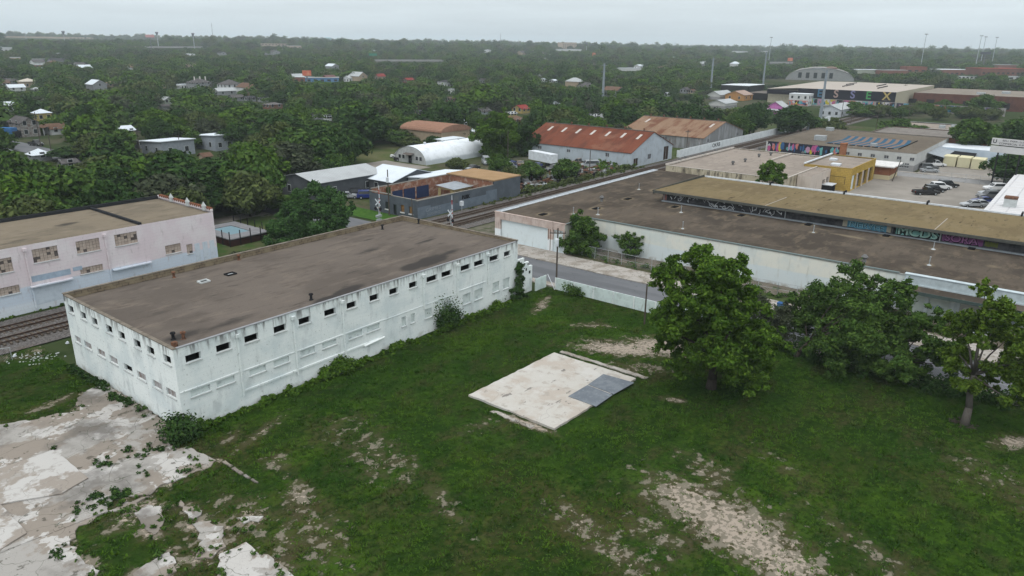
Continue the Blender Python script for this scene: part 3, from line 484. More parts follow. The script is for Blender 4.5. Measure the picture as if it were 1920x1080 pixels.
for a_, b_ in ((48.02, 50.38), (50.92, 53.08)): mb = MB(); mb.box(6.56, 63.6 - b_, .05, 6.64, 63.6 - a_, 2.6); mb.build('loading_door', mat('pale_green_white_door', (.60, .66, .62), [dict(s=.8, d=7, lo=.45, hi=.65, c=(.50, .56, .53))]), Cw)
for a_, b_ in ((54.22, 58.58), (60.22, 65.98), (67.02, 72.98)): mb = MB(); mb.box(6.56, 63.6 - b_, .05, 6.64, 63.6 - a_, 2.9); mb.build('roller_door', mat('beige_roller_door', (.50, .50, .46), [dict(k='w', ax='Z', s=1.5, lo=.75, hi=.98, c=(.34, .34, .31), a=.7)]), Cw)
dl = [(G(px, py, 4.75)) for px, py in ((1075, 418), )]
def pale_c(lst): return blobs([(G(a, b, 4.8)[0] - CX, G(a, b, 4.8)[1], *r) for a, b, *r in lst])
DRAINS = [(1018, 402), (1118, 391), (1177, 373), (1265, 388), (1390, 404), (1516, 421), (1662, 442), (1822, 466), (1230, 357)]
VENTS = [(1075, 397), (1121, 398), (1128, 373), (1198, 351), (1277, 394), (1280, 425), (1525, 432), (1620, 487), (1742, 493), (1750, 463)]
pc = pale_c([(a, b, 2.4, 1.7, 0, .95) for a, b in DRAINS] + [(a, b + 4, 1.5, 1.1, 0, .85) for a, b in VENTS] + [(1340, 398, .6, 3, -5, .7), (1545, 431, .6, 2.5, -5, .8), (1590, 443, .9, 4, -5, .9), (1700, 505, 2.5, 2, 0, .6), (1860, 500, 1.5, 1.5, 0, .7), (1010, 385, 6, 2, 0, .35), (1400, 420, 1, 5, -5, .45), (1090, 402, 2.5, 1.2, 40, .5)])
sheet('roof', .25, 58.2, CY0 + .2, CY1 - 1.2, .6, M_ROOFC, 4.82, dict(pale=pc), zf=lambda X, Y: .05 * np.sin(X * .4) * np.sin(Y * .23), parent=Cw, mask=lambda X, Y: ~((X < 6.1) & (Y < 63.4)) & ~((X < .6) & (Y > 77)))
mb = MB(); mb.box(-.02, 63.5, 4.851, .3, 78.1, 4.98); mb.build('front_coping', M_PINKC, Cw)
mb = MB(); mb.box(6.3, 16.6, 4.9, 6.62, 63.3, 5.0); mb.box(.31, 63.5, 4.86, 6.6, 63.8, 4.97); mb.build('roof_edging', mat('teal_grey_edge', (.15, .19, .19)), Cw)
mb = MB(); mb.add([(.3, 77.2, 4.83), (58.2, 78.0, 4.83), (58.2, 79.05, 4.99), (.3, 78.1, 4.99)], [(0, 1, 2, 3)]); mb.build('edge_flashing', M_GUTG, Cw)
mb = MB()
for k in range(11): x0 = .6 + k * 5.2; mb.box(x0, 77.05 + .014 * x0, 4.86, x0 + 5.0, 77.25 + .014 * x0, 5.0)
mb.build('edge_strip', M_GUT, Cw)
# raised section
MX0, MX1, MY1, MZ = 121 - CX, 141. - CX, 60.8, 6.75
mb = MB(); mb.wall((MX0, MY1), (MX0, CY0 + .5), 4.7, 6.4); mb.wall((MX1, MY1), (MX0, MY1), 4.7, 6.4); mb.build('clerestory_wall', mat('black_painted_block', (.040, .040, .045), [dict(k='b', s=1, bw=1.9, bh=.95, mort=.03, lo=.2, hi=.8, c=(.02, .02, .022)), dict(s=.6, d=7, lo=.42, hi=.65, c=(.085, .085, .09))]), Cw)
sheet('raised_roof', MX0 - 1.5, MX1 + .3, CY0 + .2, MY1 + 1.2, .9, M_ROOFM, MZ, zf=lambda X, Y: -.35 * (X - MX0) / 20 + .1, parent=Cw)
mb = MB(); mb.box(MX0 - 1.56, CY0, MZ - .26, MX0 - 1.46, MY1 + 1.25, MZ + .16); mb.box(MX0 - 1.46, CY0, MZ - .34, MX0 + .02, MY1 + 1.2, MZ - .26); mb.box(MX0 - 1.5, MY1 + 1.201, MZ - .55, MX1 + .3, MY1 + 1.3, MZ + .2); mb.build('raised_roof_edging', plain('dark_edge_metal', (.085, .088, .08)), Cw)
mb = MB()
for k in range(7): y1 = MY1 + 1 - k * 13.6; mb.box(MX1 + .1, y1 - 13.3, MZ - .24, MX1 + .42, y1, MZ + .02)
mb.build('eave_strip', M_GUT, Cw)
mb = MB(); mb.box(MX1 + .45, CY0, MZ - .6, MX1 + 1.6, MY1 + 1, MZ - .45); mb.build('gutter', plain('dark_gutter', (.05, .055, .065)), Cw)
for k in range(7): mb = MB(); y1 = MY1 + 1 - k * 13.6 - 13.45; mb.box(MX1 - .1, y1 - .12, MZ - .25, MX1 + 1.5, y1 + .12, MZ + .3); mb.build('gutter_bracket', M_BLACK, Cw)
mb = MB(); mb.box(MX0 - .35, CY0, 4.8, MX0 - .02, MY1, 5.02); mb.build('base_flashing', M_GUTG, Cw)
for y in (60.4, 38.3, 15.6): mb = MB(); mb.cyl((MX0 - .25, y, 4.8), (MX0 - .25, y, 6.7), .09); mb.build('downspout', M_STEEL, Cw)
for px, py in ((1473, 372), (1790, 398)):
    x, y = G(px, py, 6.6); mb = MB(); mb.box(MX0 - 1.4, y - .06, MZ + .1, MX0 + 9, y + .06, MZ + .16)
    for v_i in range(len(mb.v)): mb.v[v_i] = (mb.v[v_i][0], mb.v[v_i][1], mb.v[v_i][2] - .35 * (mb.v[v_i][0] - MX0) / 20)
    mb.build('roof_seam', mat('pale_seam_tape', (.33, .30, .26)), Cw)
# graffiti on the clerestory: letters and strokes of their own
def pt(x): return plain(*x) if isinstance(x, tuple) else x
T_TEAL = plain('teal_spray_paint', (.20, .44, .40), v=.3); T_BLUE = plain('blue_spray_paint', (.12, .32, .46), v=.3); T_PURP = plain('purple_spray_paint', (.20, .075, .19)); T_WHITE = plain('white_spray_paint', (.62, .64, .66)); T_BLK = mat('black_spray_paint', (.008, .008, .01)); T_CRM = plain('cream_spray_paint', (.45, .42, .33)); T_GRN = plain('olive_spray_paint', (.13, .15, .04))
wx = MX0
def wstroke(pts, wd, m, name='graffiti', z0=0, x=-.02, par=Cw, fx=None):
    m2 = MB()
    for i in range(len(pts) - 1):
        (y0, z0_), (y1, z1_) = pts[i], pts[i + 1]; dy, dz = y1 - y0, z1_ - z0_; L = math.hypot(dy, dz) or 1; ny, nz_ = -dz / L * wd / 2, dy / L * wd / 2
        xx = (fx if fx is not None else wx) + x - .0015 * i; m2.add([(xx, y0 + ny, z0_ + nz_), (xx, y1 + ny, z1_ + nz_), (xx, y1 - ny, z1_ - nz_), (xx, y0 - ny, z0_ - nz_)], [(0, 1, 2, 3)])
    return m2, name, m, par
mb = MB(); q = random.Random(3)
for y0, n in ((60, 7), (56.5, 3), (53.5, 8), (50, 8), (46.5, 7), (43.5, 4), (42, 4)):
    for _ in range(n):
        yy, zz = y0 - q.uniform(0, 3), q.uniform(5.15, 6.2); pts = [(yy, zz)]
        for s_ in range(4): yy -= q.uniform(-.1, .45); zz = min(6.3, max(5.08, zz + q.uniform(-.5, .5))); pts.append((yy, zz))
        m2 = wstroke(pts, q.uniform(.04, .14), T_WHITE, x=-.01 - .004 * n)[0]; mb.add(m2.v, m2.f)
mb.build('graffiti', T_WHITE, Cw)
mb = MB(); mb.box(wx - .03, 60.0, 5.1, wx - .004, 60.7, 6.3); mb.build('graffiti', mat('faded_red_paint', (.35, .16, .14)), Cw)
def panel(y0, y1, z0, z1, m, skew=.3, x=-.012, seed=1):
    q = random.Random(seed); m2 = MB(); n = 12; top = [(y0 + (y1 - y0) * i / n, z1 + q.uniform(-.12, .06)) for i in range(n + 1)]; bot = [(y0 + (y1 - y0) * i / n, z0 + q.uniform(-.03, .12)) for i in range(n + 1)]
    for i in range(n): m2.quad((wx + x, top[i][0], top[i][1]), (wx + x, top[i + 1][0], top[i + 1][1]), (wx + x, bot[i + 1][0], bot[i + 1][1]), (wx + x, bot[i][0], bot[i][1]))
    return m2.build('graffiti', m, Cw)
panel(29.3, 22.3, 5.15, 6.2, T_CRM, x=-.012, seed=4); panel(28.6, 22.9, 5.1, 6.3, T_BLUE, x=-.02, seed=5)
o = text('graffiti', 'NERVEE', 1.2, mat('pale_blue_spray', (.25, .50, .60)), Cw, (wx - .03, 25.8, 5.68), WEST, .006, .03, 5.0)
o = text('graffiti', 'NERVEE', 1.05, T_BLK, Cw, (wx - .045, 25.75, 5.62), WEST, .004, -.02, 4.8)
panel(22.0, 15.8, 5.05, 6.4, T_BLK, x=-.014, seed=6); panel(21.6, 15.8, 5.1, 6.38, T_TEAL, x=-.024, seed=7)
text('graffiti', 'MCDS', 1.75, T_BLK, Cw, (wx - .034, 18.6, 5.62), WEST, .004, .09, 5.7); text('graffiti', 'MCDS', 1.62, plain('mint_spray_paint', (.36, .57, .50)), Cw, (wx - .05, 18.68, 5.70), WEST, .004, .03, 5.3)
panel(15.4, 10.2, 5.1, 6.25, T_PURP, x=-.016, seed=8); text('graffiti', 'SORA', 1.5, T_BLK, Cw, (wx - .03, 12.9, 5.62), WEST, .004, .06, 4.4); text('graffiti', 'SORA', 1.4, mat('mauve_spray_paint', (.32, .13, .29)), Cw, (wx - .042, 12.95, 5.68), WEST, .004, .01, 4.2)
panel(10.0, 8.4, 5.25, 6.0, T_GRN, x=-.018, seed=9)
# dock canopy
mb = MB(); mb.box(3.4, CY0, 3.55, 6.4, 16.6, 3.78, 0); mb.box(3.3, CY0, 3.4, 3.4, 16.65, 3.80, 1); mb.build('dock_canopy', [M_ROOFC, plain('dark_teal_edge', (.06, .085, .08))], Cw)
mb = MB(); mb.box(6.0, CY0, 3.782, 6.38, 15.8, 5.05); mb.box(5.9, CY0, 5.052, 6.7, 15.9, 5.12); mb.box(4.2, 15.5, 3.783, 5.99, 15.8, 4.4); mb.box(5.85, CY0, 3.782, 5.99, 15.4, 3.95); mb.build('canopy_parapet', plain('pale_blue_white_paint', (.46, .53, .56)), Cw)
mb = MB(); mb.prism([(2.6, CY0), (6.35, CY0), (6.35, 9.3), (2.6, 9.3)], .1, 1.0, 0, 1); mb.build('dock_platform', [M_CREAM, M_BALLAST], Cw)
for y in (12.95, 10.1, 3.8, -3): mb = MB(); mb.box(6.1, y - .18, .1 if y > 9.4 else 1.0, 6.36, y + .18, 3.55); mb.build('dock_post', M_GUTG if y < 10 else M_CREAM, Cw)
q = random.Random(9); mb = MB()
for _ in range(14):
    yy, zz = 12.5 - q.random() * 1.3, 1.1 + q.random() * .45; m2 = wstroke([(yy, zz), (yy - q.uniform(.05, .25), zz + q.uniform(-.3, .3)), (yy - q.uniform(.1, .4), zz + q.uniform(-.2, .2))], .05, None, x=0, fx=6.55)[0]; mb.add(m2.v, m2.f)
mb.build('graffiti', plain('blue_tag_paint', (.12, .28, .50)), Cw)
for i, (px, py) in enumerate(DRAINS):
    x, y = G(px, py, 4.85); mb = MB(); mb.box(x - CX - .8, y - .45, 4.86, x - CX + .8, y + .45, 4.93); mb.build('roof_drain', MATS['dark_interior'], Cw)
for i, (px, py) in enumerate(VENTS):
    x, y = G(px, py + 4, 4.85); x -= CX; mb = MB()
    if i in (2, 7): mb.cyl((x, y, 4.7), (x, y, 5.3), .32, .22, 12); mb.cyl((x, y, 5.3), (x, y, 5.55), .3, .46, 12); mb.cyl((x, y, 5.55), (x, y, 5.85), .46, .2, 12); mb.build('turbine_vent', plain('dull_turbine_metal', (.16, .16, .16)), Cw)
    else: mb.cyl((x, y, 4.7), (x, y, 5.9), .055, n=8); mb.cyl((x, y, 5.9), (x, y, 6.0), .10, n=8); mb.cyl((x, y, 4.75), (x, y, 4.95), .4, .12, 10); mb.build('vent_pipe', M_STEEL, Cw)
# ------------------------------------------------------------------ generic flat building
def flat_building(name, label, x0, y0, x1, y1, h, mw, mr, par=.25, south=(), west=(), dep=.2, edge=None, roofat=None):
    t = thing(name, label, 'building', (x0, y0, float(elev(x0, y0)))); w_, d_ = x1 - x0, y1 - y0; mb = MB()
    mb.wall((0, 0), (w_, 0), -.3, h, south, dep); mb.wall((0, d_), (0, 0), -.3, h, west, dep); mb.wall((w_, 0), (w_, d_), -.3, h); mb.wall((w_, d_), (0, d_), -.3, h); mb.build('wall', mw, t)
    sheet('roof', .02, w_ - .02, .02, d_ - .02, 1.5, mr, h - par, {k: zero for k in ('stain', 'pale')}, parent=t)
    if edge:
        mb = MB(); e = .22
        mb.box(-.05, -.05, h + .001, w_ + .05, e, h + .09); mb.box(-.05, d_ - e, h + .001, w_ + .05, d_ + .05, h + .09); mb.box(-.05, e, h + .001, e, d_ - e, h + .088); mb.box(w_ - e, e, h + .001, w_ + .05, d_ - e, h + .088); mb.build('coping', edge, t)
    protect(x0 + w_ / 2, y0 + d_ / 2, w_, d_, h * .5, h); return t
def win_s(t, u0, u1, z0, z1, m=None, dep=.12, fr=M_SILL):
    m = m or M_GLASS; mb = MB(); mb.box(u0 + .01, dep, z0 + .01, u1 - .01, dep + .05, z1 - .01, 0); mb.box(u0 - .06, -.08, z0 - .1, u1 + .06, .04, z0 - .003, 1); mb.box((u0 + u1) / 2 - .03, dep - .03, z0 + .01, (u0 + u1) / 2 + .03, dep - .002, z1 - .01, 1); return mb.build('window', [m, fr], t)
def win_w(t, d_, u0, u1, z0, z1, m=None, dep=.12, fr=M_SILL):
    m = m or M_GLASS; a, b = d_ - u1, d_ - u0; mb = MB(); mb.box(dep, a + .01, z0 + .01, dep + .05, b - .01, z1 - .01, 0); mb.box(-.08, a - .06, z0 - .1, .04, b + .06, z0 - .003, 1); mb.box(dep - .03, (a + b) / 2 - .03, z0 + .01, dep - .002, (a + b) / 2 + .03, z1 - .01, 1); return mb.build('window', [m, fr], t)
# beige-roofed building, yellow brick garage, red brick office
M_CRW = mat('stained_cream_wall', (.43, .38, .29), [dict(s=.5, d=7, st=(1, 1, .3), lo=.5, hi=.66, c=(.20, .17, .12), a=.8), dict(s=2, d=8, st=(1, 1, .2), lo=.5, hi=.6, c=(.06, .05, .045), a=.8, zr=(2.6, 4.4))])
M_CRWL = mat('pale_beige_wall', (.50, .44, .39), [dict(s=.8, d=7, st=(1, 1, .3), lo=.5, hi=.7, c=(.38, .33, .29), a=.7)])
gs = [(4.5, 6.3, .05, 3.0), (7.2, 9.4, .05, 3.2)]
Gb = flat_building('beige_roof_building', 'wide low building with pale beige flat roof behind the warehouse', 158.6, 51.4, 199.0, 79.5, 5.0, M_CRW, M_ROOFG, .18, edge=plain('pale_roof_edge', (.50, .46, .42)))
for px, py in ((1285, 299), (1317, 292), (1342, 286), (1274, 303), (1374, 308), (1397, 303), (1423, 294), (1445, 291), (1424, 282), (1505, 290)):
    x, y = G(px, py, 4.9); mb = MB(); x -= 158.6; y -= 51.4; mb.cyl((x, y, 4.7), (x, y, 5.3), .25, .2, 10); mb.cyl((x, y, 5.3), (x, y, 5.7), .45, .3, 10); mb.build('turbine_vent', plain('dull_vent_metal', (.12, .12, .12)), Gb)
mb = MB(); mb.box(0, 28.0, 5.09, 40.4, 28.3, 5.35); mb.box(24, 12, 4.9, 40.3, 12.3, 5.2); mb.build('roof_upstand', MATS['pale_roof_edge'], Gb)
Gw = flat_building('beige_block_annex', 'tall pale beige block end wall with two dark open bays', 166.5, 48.2, 180.8, 51.2, 4.95, M_CRWL, M_ROOFG, .15, south=[(8.6, 10.6, .05, 3.0), (11.6, 13.6, .05, 3.2)], dep=1.2)
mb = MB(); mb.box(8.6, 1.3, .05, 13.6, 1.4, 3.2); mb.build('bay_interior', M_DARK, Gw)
M_YEL = mat('yellow_glazed_brick', (.42, .29, .075), [dict(k='b', s=1, bw=.8, bh=.4, mort=.03, lo=.2, hi=.8, c=(.25, .17, .05)), dict(s=.6, d=7, lo=.45, hi=.65, c=(.31, .215, .06)), dict(s=3, d=7, lo=.6, hi=.68, c=(.09, .065, .03), a=.7)])
Yb = flat_building('yellow_brick_garage', 'yellow brick garage with open vehicle bays and beige roof', 181.0, 43.6, 202.8, 54.5, 5.3, M_YEL, M_ROOFG, .2, south=[(1.0, 4.4, .05, 3.6), (5.6, 9.6, .05, 3.6), (10.8, 14.8, .05, 3.6), (16, 20, .05, 3.6)], dep=.5, edge=plain('yellow_coping', (.36, .25, .08)))
for i, (a, b) in enumerate(((1, 4.4), (5.6, 9.6), (10.8, 14.8), (16, 20))):
    mb = MB(); mb.box(a + .01, .42 if i == 0 else 3.5, .05, b - .01, .5 if i == 0 else 3.6, 3.6); mb.build('bay_door_or_dark_back', M_ROLL if i == 0 else M_DARK, Yb)  # near-black back sheets paint the shade inside the open bays; first is a door
    if i: mb = MB(); mb.box(a - .9, -.25, .02, a - .5, -.004, 3.7); mb.build('bay_pier', M_CRWL, Yb)
mb = MB(); mb.box(-.05, 1.2, 3.2, -.004, 9, 3.28); mb.box(-.05, 1.2, 1.5, -.004, 1.28, 3.2); mb.build('conduit', M_BLACK, Yb)
mb = MB(); mb.box(4, 4, 5.1, 6, 6, 5.5); mb.box(12, 7, 5.1, 13.5, 8.6, 5.6); mb.box(-.2, 10.6, 5.4, 21.9, 10.95, 5.7); mb.build('roof_equipment', M_GUT, Yb)
sh = thing('lean_to_shed', 'small dark shed with pale flat top against the yellow brick wall', 'shed', (176.2, 46.2, 0)); mb = MB(); mb.box(0, 0, 1.7, 3.6, 2.6, 1.85); mb.build('shed_roof', M_GUT, sh); mb = MB(); mb.box(.2, .2, 0, 3.4, 2.4, 1.69); mb.build('shed_body', M_BLACK, sh)
M_RBR = mat('red_brick', (.235, .095, .05), [dict(k='b', s=1, bw=.6, bh=.2, mort=.02, lo=.2, hi=.8, c=(.16, .10, .075)), dict(s=.8, d=6, lo=.4, hi=.65, c=(.19, .075, .042)), dict(k='z', lo=1.15, hi=1.1, c=(.48, .42, .28))])
Rb = flat_building('red_brick_office', 'small red brick office with flat white overhanging roof beside the yellow garage', 204.3, 40.2, 213.0, 46.0, 3.2, M_RBR, M_ROOFG, .1)
mb = MB(); mb.box(-.7, -.9, 3.21, 9.4, 6.4, 3.5); mb.build('flat_roof_slab', plain('white_roof_slab', (.62, .61, .60)), Rb)
# mural building with chevron roof and brick chimney
M_HW = mat('pale_grey_panel_wall', (.47, .475, .465), [dict(k='b', s=.5, bw=1.1, bh=.5, mort=.01, lo=.2, hi=.8, c=(.38, .385, .38)), dict(s=.4, d=6, lo=.4, hi=.65, c=(.41, .415, .41)), dict(k='z', lo=1.75, hi=1.7, c=(.25, .25, .25))])
HX0, HY0, HX1, HY1 = 222.6, 38.2, 272., 79.0
hw = [(HY1 - 53 + k * 3.25 - .5, HY1 - 53 + k * 3.25 + .55, 3.0, 3.75) for k in range(5)]
hw = [(HY1 - y - .55, HY1 - y + .55, 3.0, 3.8) for y in (55.6, 52.3, 48.9, 45.4, 42.2, 39.0)] + [(HY1 - y - .55, HY1 - y + .5, 1.75, 2.2) for y in np.arange(52.5, 39.5, -1.25)] + [(HY1 - y - .55, HY1 - y + .5, 1.0, 1.45) for y in (42.5, 41.25, 40.0)]
Hb = flat_building('mural_building', 'grey panelled building with colourful graffiti mural and blue chevrons on the roof', HX0, HY0, HX1, HY1, 4.9, M_HW, M_ROOFH, .15, west=hw, edge=plain('grey_brown_coping', (.20, .17, .14)))
for i, o_ in enumerate(hw): win_w(Hb, HY1 - HY0, *o_, m=plain('grey_dirty_glass', (.10, .10, .11), rough=.3), dep=.1)
M_CH1 = plain('chevron_blue', (.04, .10, .16)); M_CH2 = plain('chevron_salmon', (.20, .145, .12))
cpx = lambda u, v: (230.5 - HX0 + u * 25 - HX0 * 0, 63.8 - HY0 - v * 18.5)   # u to the back, v to the right
mb = MB(); n = 17
for k in range(n):
    v0, v1 = k / n, (k + 1) / n; m_ = k % 2
    for half in (0, 1):
        for s_ in range(8):
            a, b = half * .5 + s_ / 16, half * .5 + (s_ + 1) / 16; sh_ = lambda u: .085 * (1 - abs(u * 2 - 1)) ** .8 - .03
            z = 4.78; P_ = [(*cpx(a, v0 + sh_(a)), z), (*cpx(a, v1 + sh_(a)), z), (*cpx(b, v1 + sh_(b)), z), (*cpx(b, v0 + sh_(b)), z)]
            mb.add(P_, [(0, 1, 2, 3)], m_)
mb.build('chevron_panels', [M_CH1, M_CH2], Hb)
mb = MB()
for k in range(9): x, y = cpx(-.02, k / 9 + .02); mb.box(x - .1, y - 1.6, 4.76, x + .12, y, 4.98)
x, y = cpx(0, 1.06); mb.box(x, y - .1, 4.76, x + 25, y + .1, 4.98); mb.build('skylight_kerb', M_BLACK, Hb)
for px, py, s_ in ((1538, 262, 1.6), (1556, 244, 1.2), (1638, 273, .9)):
    x, y = G(px, py, 4.9); x -= HX0; y -= HY0; mb = MB(); mb.box(x - s_ * .6, y - s_, 4.76, x + s_ * .6, y + s_, 4.76 + s_ * .9); mb.box(x - s_ * .7, y + s_ * .5, 4.8, x - s_ * .61, y + s_ * .95, 4.6 + s_ * .8); mb.build('rooftop_unit', M_STEEL, Hb)
ch = thing('brick_chimney', 'square red brick chimney rising in front of the mural building', 'chimney', (219.2, 56.0, 0)); mb = MB(); mb.box(-.75, -.75, 0, .75, .75, 6.3); mb.box(-.85, -.85, 6.3, .85, .85, 6.55); mb.build('chimney_shaft', mat('orange_brick', (.33, .14, .075), [dict(k='b', s=1, bw=.6, bh=.2, mort=.02, lo=.2, hi=.8, c=(.22, .13, .09)), dict(s=.8, lo=.4, hi=.6, c=(.26, .11, .06))]), ch)
# mural: overlapping coloured letter shapes, its own design
MUR = [(.50, .18, .15), (.015, .015, .02), (.50, .42, .04), (.13, .36, .36), (.45, .26, .38), (.04, .11, .25), (.08, .28, .40), (.03, .03, .045), (.42, .10, .24), (.50, .50, .53)]
murm = [plain('mural_paint_%s' % n, c) for n, c in zip(('coral', 'black', 'yellow', 'mint', 'rose', 'navy', 'sky', 'green', 'magenta', 'pale'), MUR)]
def mural(parent, y0, y1, z0, z1, n, seed, x=-.01, zof=0):
    q = random.Random(seed); m2 = MB(); m2.add([(x, y0, z0), (x, y1, z0), (x, y1, z1), (x, y0, z1)], [(3, 2, 1, 0)], q.randrange(10))
    for i in range(n):
        cy, cz = y0 + (y1 - y0) * (i + .5) / n + q.uniform(-.5, .5), (z0 + z1) / 2 + q.uniform(-.25, .25) * (z1 - z0); ry, rz_ = abs(y1 - y0) / n * q.uniform(.5, 1.4), (z1 - z0) * q.uniform(.2, .55); k = q.choice((4, 4, 5, 6, 7)); a0 = q.random() * 6
        xx = x - .003 - .0012 * i; pts = [(xx, min(max(y0, y1), max(min(y0, y1), cy + ry * math.cos(a0 + 6.283 * j / k) * q.uniform(.7, 1.2))), min(z1, max(z0, cz + rz_ * math.sin(a0 + 6.283 * j / k) * q.uniform(.7, 1.2)))) for j in range(k)]
        m2.add(pts, [tuple(range(k))], q.randrange(10))
    return m2
mural(Hb, HY1 - HY0 - .5, 57.0 - HY0, 2.0, 4.88, 42, 12).build('mural', murm, Hb)
# building beyond, supplier block, containers, white roofed shed at the right edge
fb = flat_building('dark_brick_block', 'low dark building with pale flat roof and small square sign, beyond the mural building', 305, 36, 330, 62, 4.2, plain('dark_purple_brick', (.06, .05, .06)), M_ROOFG, .3, edge=M_SILL)
mb = MB(); mb.box(-.05, 18, 1.8, -.004, 20, 3.4); mb.build('wall_sign', M_SILL, fb); mb = MB(); mb.box(8, 10, 3.9, 10, 12, 5); mb.box(14, 7, 3.9, 16, 9, 4.8); mb.build('rooftop_unit', M_STEEL, fb)
fb2 = flat_building('grey_roof_block', 'flat grey roofed brick building between the mural building and the big tree', 274, 30, 300, 62, 4.6, M_RBR, roofmat('grey_felt_roof', (.19, .175, .16), (.165, .152, .14), (.22, .20, .185)), .2, edge=M_OLDWOOD)
pb = flat_building('pale_blue_shed', 'long pale blue metal shed behind the cream containers', 256, 16, 268, 38.5, 3.6, mat('pale_blue_sheet_metal', (.42, .50, .58), [dict(k='w', ax='Y', s=1.2, lo=.5, hi=1, c=(.36, .43, .50)), dict(s=.4, lo=.4, hi=.6, c=(.46, .53, .6))]), M_GUT, .1)
mb = MB(); mb.add([(-7, 22.6, 1.2), (-7, 12, .7), (-.2, 12, 2.6), (-.2, 22.6, 2.9)], [(0, 1, 2, 3)]); mb.build('tarpaulin_awning', M_BLACK, pb)
hcan = thing('loading_canopy', 'grey metal canopy on the side of the mural building', 'canopy', (238, 33.8, 0)); mb = MB(); mb.add([(0, 0, 2.7), (22, 0, 2.7), (22, 4.3, 3.6), (0, 4.3, 3.6)], [(0, 1, 2, 3)]); mb.build('canopy_roof', M_GUTG, hcan); mb = MB(); [mb.cyl((x, .1, 0), (x, .1, 2.7), .08) for x in (.2, 7, 14, 21.8)]; mb.build('canopy_posts', M_BLACK, hcan)
for i, (x, y, w_, lab) in enumerate(((240.2, 32.6, 3.3, 'cream box container, leftmost of the three before the pale blue shed'), (240.0, 29.0, 3.1, 'cream box container in the middle of three before the pale blue shed'), (239.2, 25.5, 3.1, 'cream box container, rightmost of the three before the pale blue shed'))):
    t = thing('box_container', lab, 'container', (x, y, 0), group='cream containers in the supplier yard'); mb = MB(); mb.box(0, -w_ / 2, .15, 5.5, w_ / 2, 2.9); mb.build('container_body', mat('cream_container_paint', (.56, .53, .36), [dict(s=.6, lo=.4, hi=.65, c=(.48, .45, .31)), dict(k='w', ax='Y', s=2, lo=.6, hi=1, c=(.49, .46, .32))]), t); mb = MB(); mb.box(-.05, -w_ / 2, 2.6, -.004, w_ / 2, 2.75); mb.box(-.05, -.04, .3, -.004, .04, 2.6); mb.build('container_door_frame', MATS['cream_container_paint'], t)
Ib = thing('white_roof_shed', 'large white metal roofed shed with a rusty rooftop box at the right edge', 'shed', (156, -35, 0)); mb = MB(); mb.wall((0, 49), (0, 0), -.2, 3.9); mb.wall((52, 49), (0, 49), -.2, 4); mb.wall((52, 0), (52, 49), -.2, 4); mb.build('wall', M_HW, Ib)
sheet('roof', -.5, 52.5, -.5, 49.3, 2, mat('white_metal_roof', (.55, .55, .56), [dict(k='w', ax='X', s=.16, lo=.93, hi=1, c=(.34, .34, .36)), dict(k='w', ax='Y', s=.12, lo=.95, hi=1, c=(.36, .36, .38)), dict(s=.3, d=6, lo=.4, hi=.7, c=(.50, .49, .49))], rough=.5), 4.0, zf=lambda X, Y: .8 * (1 - np.abs(Y - 24) / 25), parent=Ib)
x, y = G(1893, 386, 4.2); mb = MB(); mb.box(x - 156 - 1, y + 35 - 1, 3.9, x - 156 + 1, y + 35 + 1, 5.9, 0); mb.box(x - 156 - 1.05, y + 35 - 1.05, 5.6, x - 156 + 1.05, y + 35 + 1.05, 5.95, 1); mb.build('rooftop_box', [M_SILL, M_RUST], Ib)
# roadside sign
sg = thing('pylon_sign', 'white two panel business sign on tall dark posts at the right', 'sign', (207.5, 16.3, 0), R(-14)); mb = MB(); mb.cyl((0, 2.3, 0), (0, 2.3, 11.8), .2, .17); mb.build('post', M_BLACK, sg); mb = MB(); mb.cyl((0, -2.3, 0), (0, -2.3, 11.8), .2, .17); mb.build('post', M_BLACK, sg); mb = MB(); mb.cyl((1.2, .2, 0), (.3, .2, 10.2), .12); mb.build('brace', M_BLACK, sg)
M_SG = plain('white_sign_face', (.52, .52, .52), v=.05)
mb = MB(); mb.box(-.25, -4.1, 10.45, .25, 4.1, 11.95); mb.build('name_panel', M_SG, sg); mb = MB(); mb.box(-.25, -4.1, 8.7, .25, 4.1, 10.2); mb.build('message_panel', M_SG, sg)
text('lettering', 'BELL PARK, LLC', .62, T_BLK, sg, (-.27, -.5, 11.52), WEST, .005, .0, 4.6); text('lettering', 'COMMERCIAL SUPPLY', .62, T_BLK, sg, (-.27, -.6, 10.85), WEST, .005, 0, 6.1); text('emblem', 'U', 1.2, T_BLK, sg, (-.27, 3.4, 11.2), WEST, .005, .03)
# ------------------------------------------------------------------ gutted grey brick building
M_GREYB = mat('slate_grey_paint', (.080, .094, .110), [dict(k='b', s=1, bw=.5, bh=.2, mort=.02, lo=.2, hi=.8, c=(.062, .073, .087), a=.7), dict(s=.4, d=6, lo=.4, hi=.65, c=(.095, .11, .13))])
M_REDIN = mat('bare_red_brick', (.25, .105, .06), [dict(k='b', s=1, bw=.5, bh=.2, mort=.03, lo=.2, hi=.8, c=(.17, .10, .08)), dict(s=.9, d=8, lo=.45, hi=.62, c=(.36, .30, .25), a=.7), dict(s=.6, d=7, lo=.5, hi=.66, c=(.13, .06, .04))])
D = thing('gutted_building', 'slate grey brick building with no roof, open to bare red brick inside', 'building', (95.3, 98.5, 0)); DL, DD, DH = 31.6, 13.6, 3.55
wops = [(2.2, 3.1, .9, 2.3), (4.6, 5.5, .9, 2.3), (6.9, 7.8, .05, 2.1), (9.0, 10.0, .9, 2.3), (11.3, 12.3, .9, 2.3)]
mb = MB(); mb.wall((0, 0), (DL, 0), -.2, DH); mb.wall((0, DD), (0, 0), -.2, DH + .1, wops, .3); mb.wall((DL, 0), (DL, DD), -.2, 4.5); mb.wall((DL, DD), (0, DD), -.2, 4.3); mb.build('wall', M_GREYB, D)
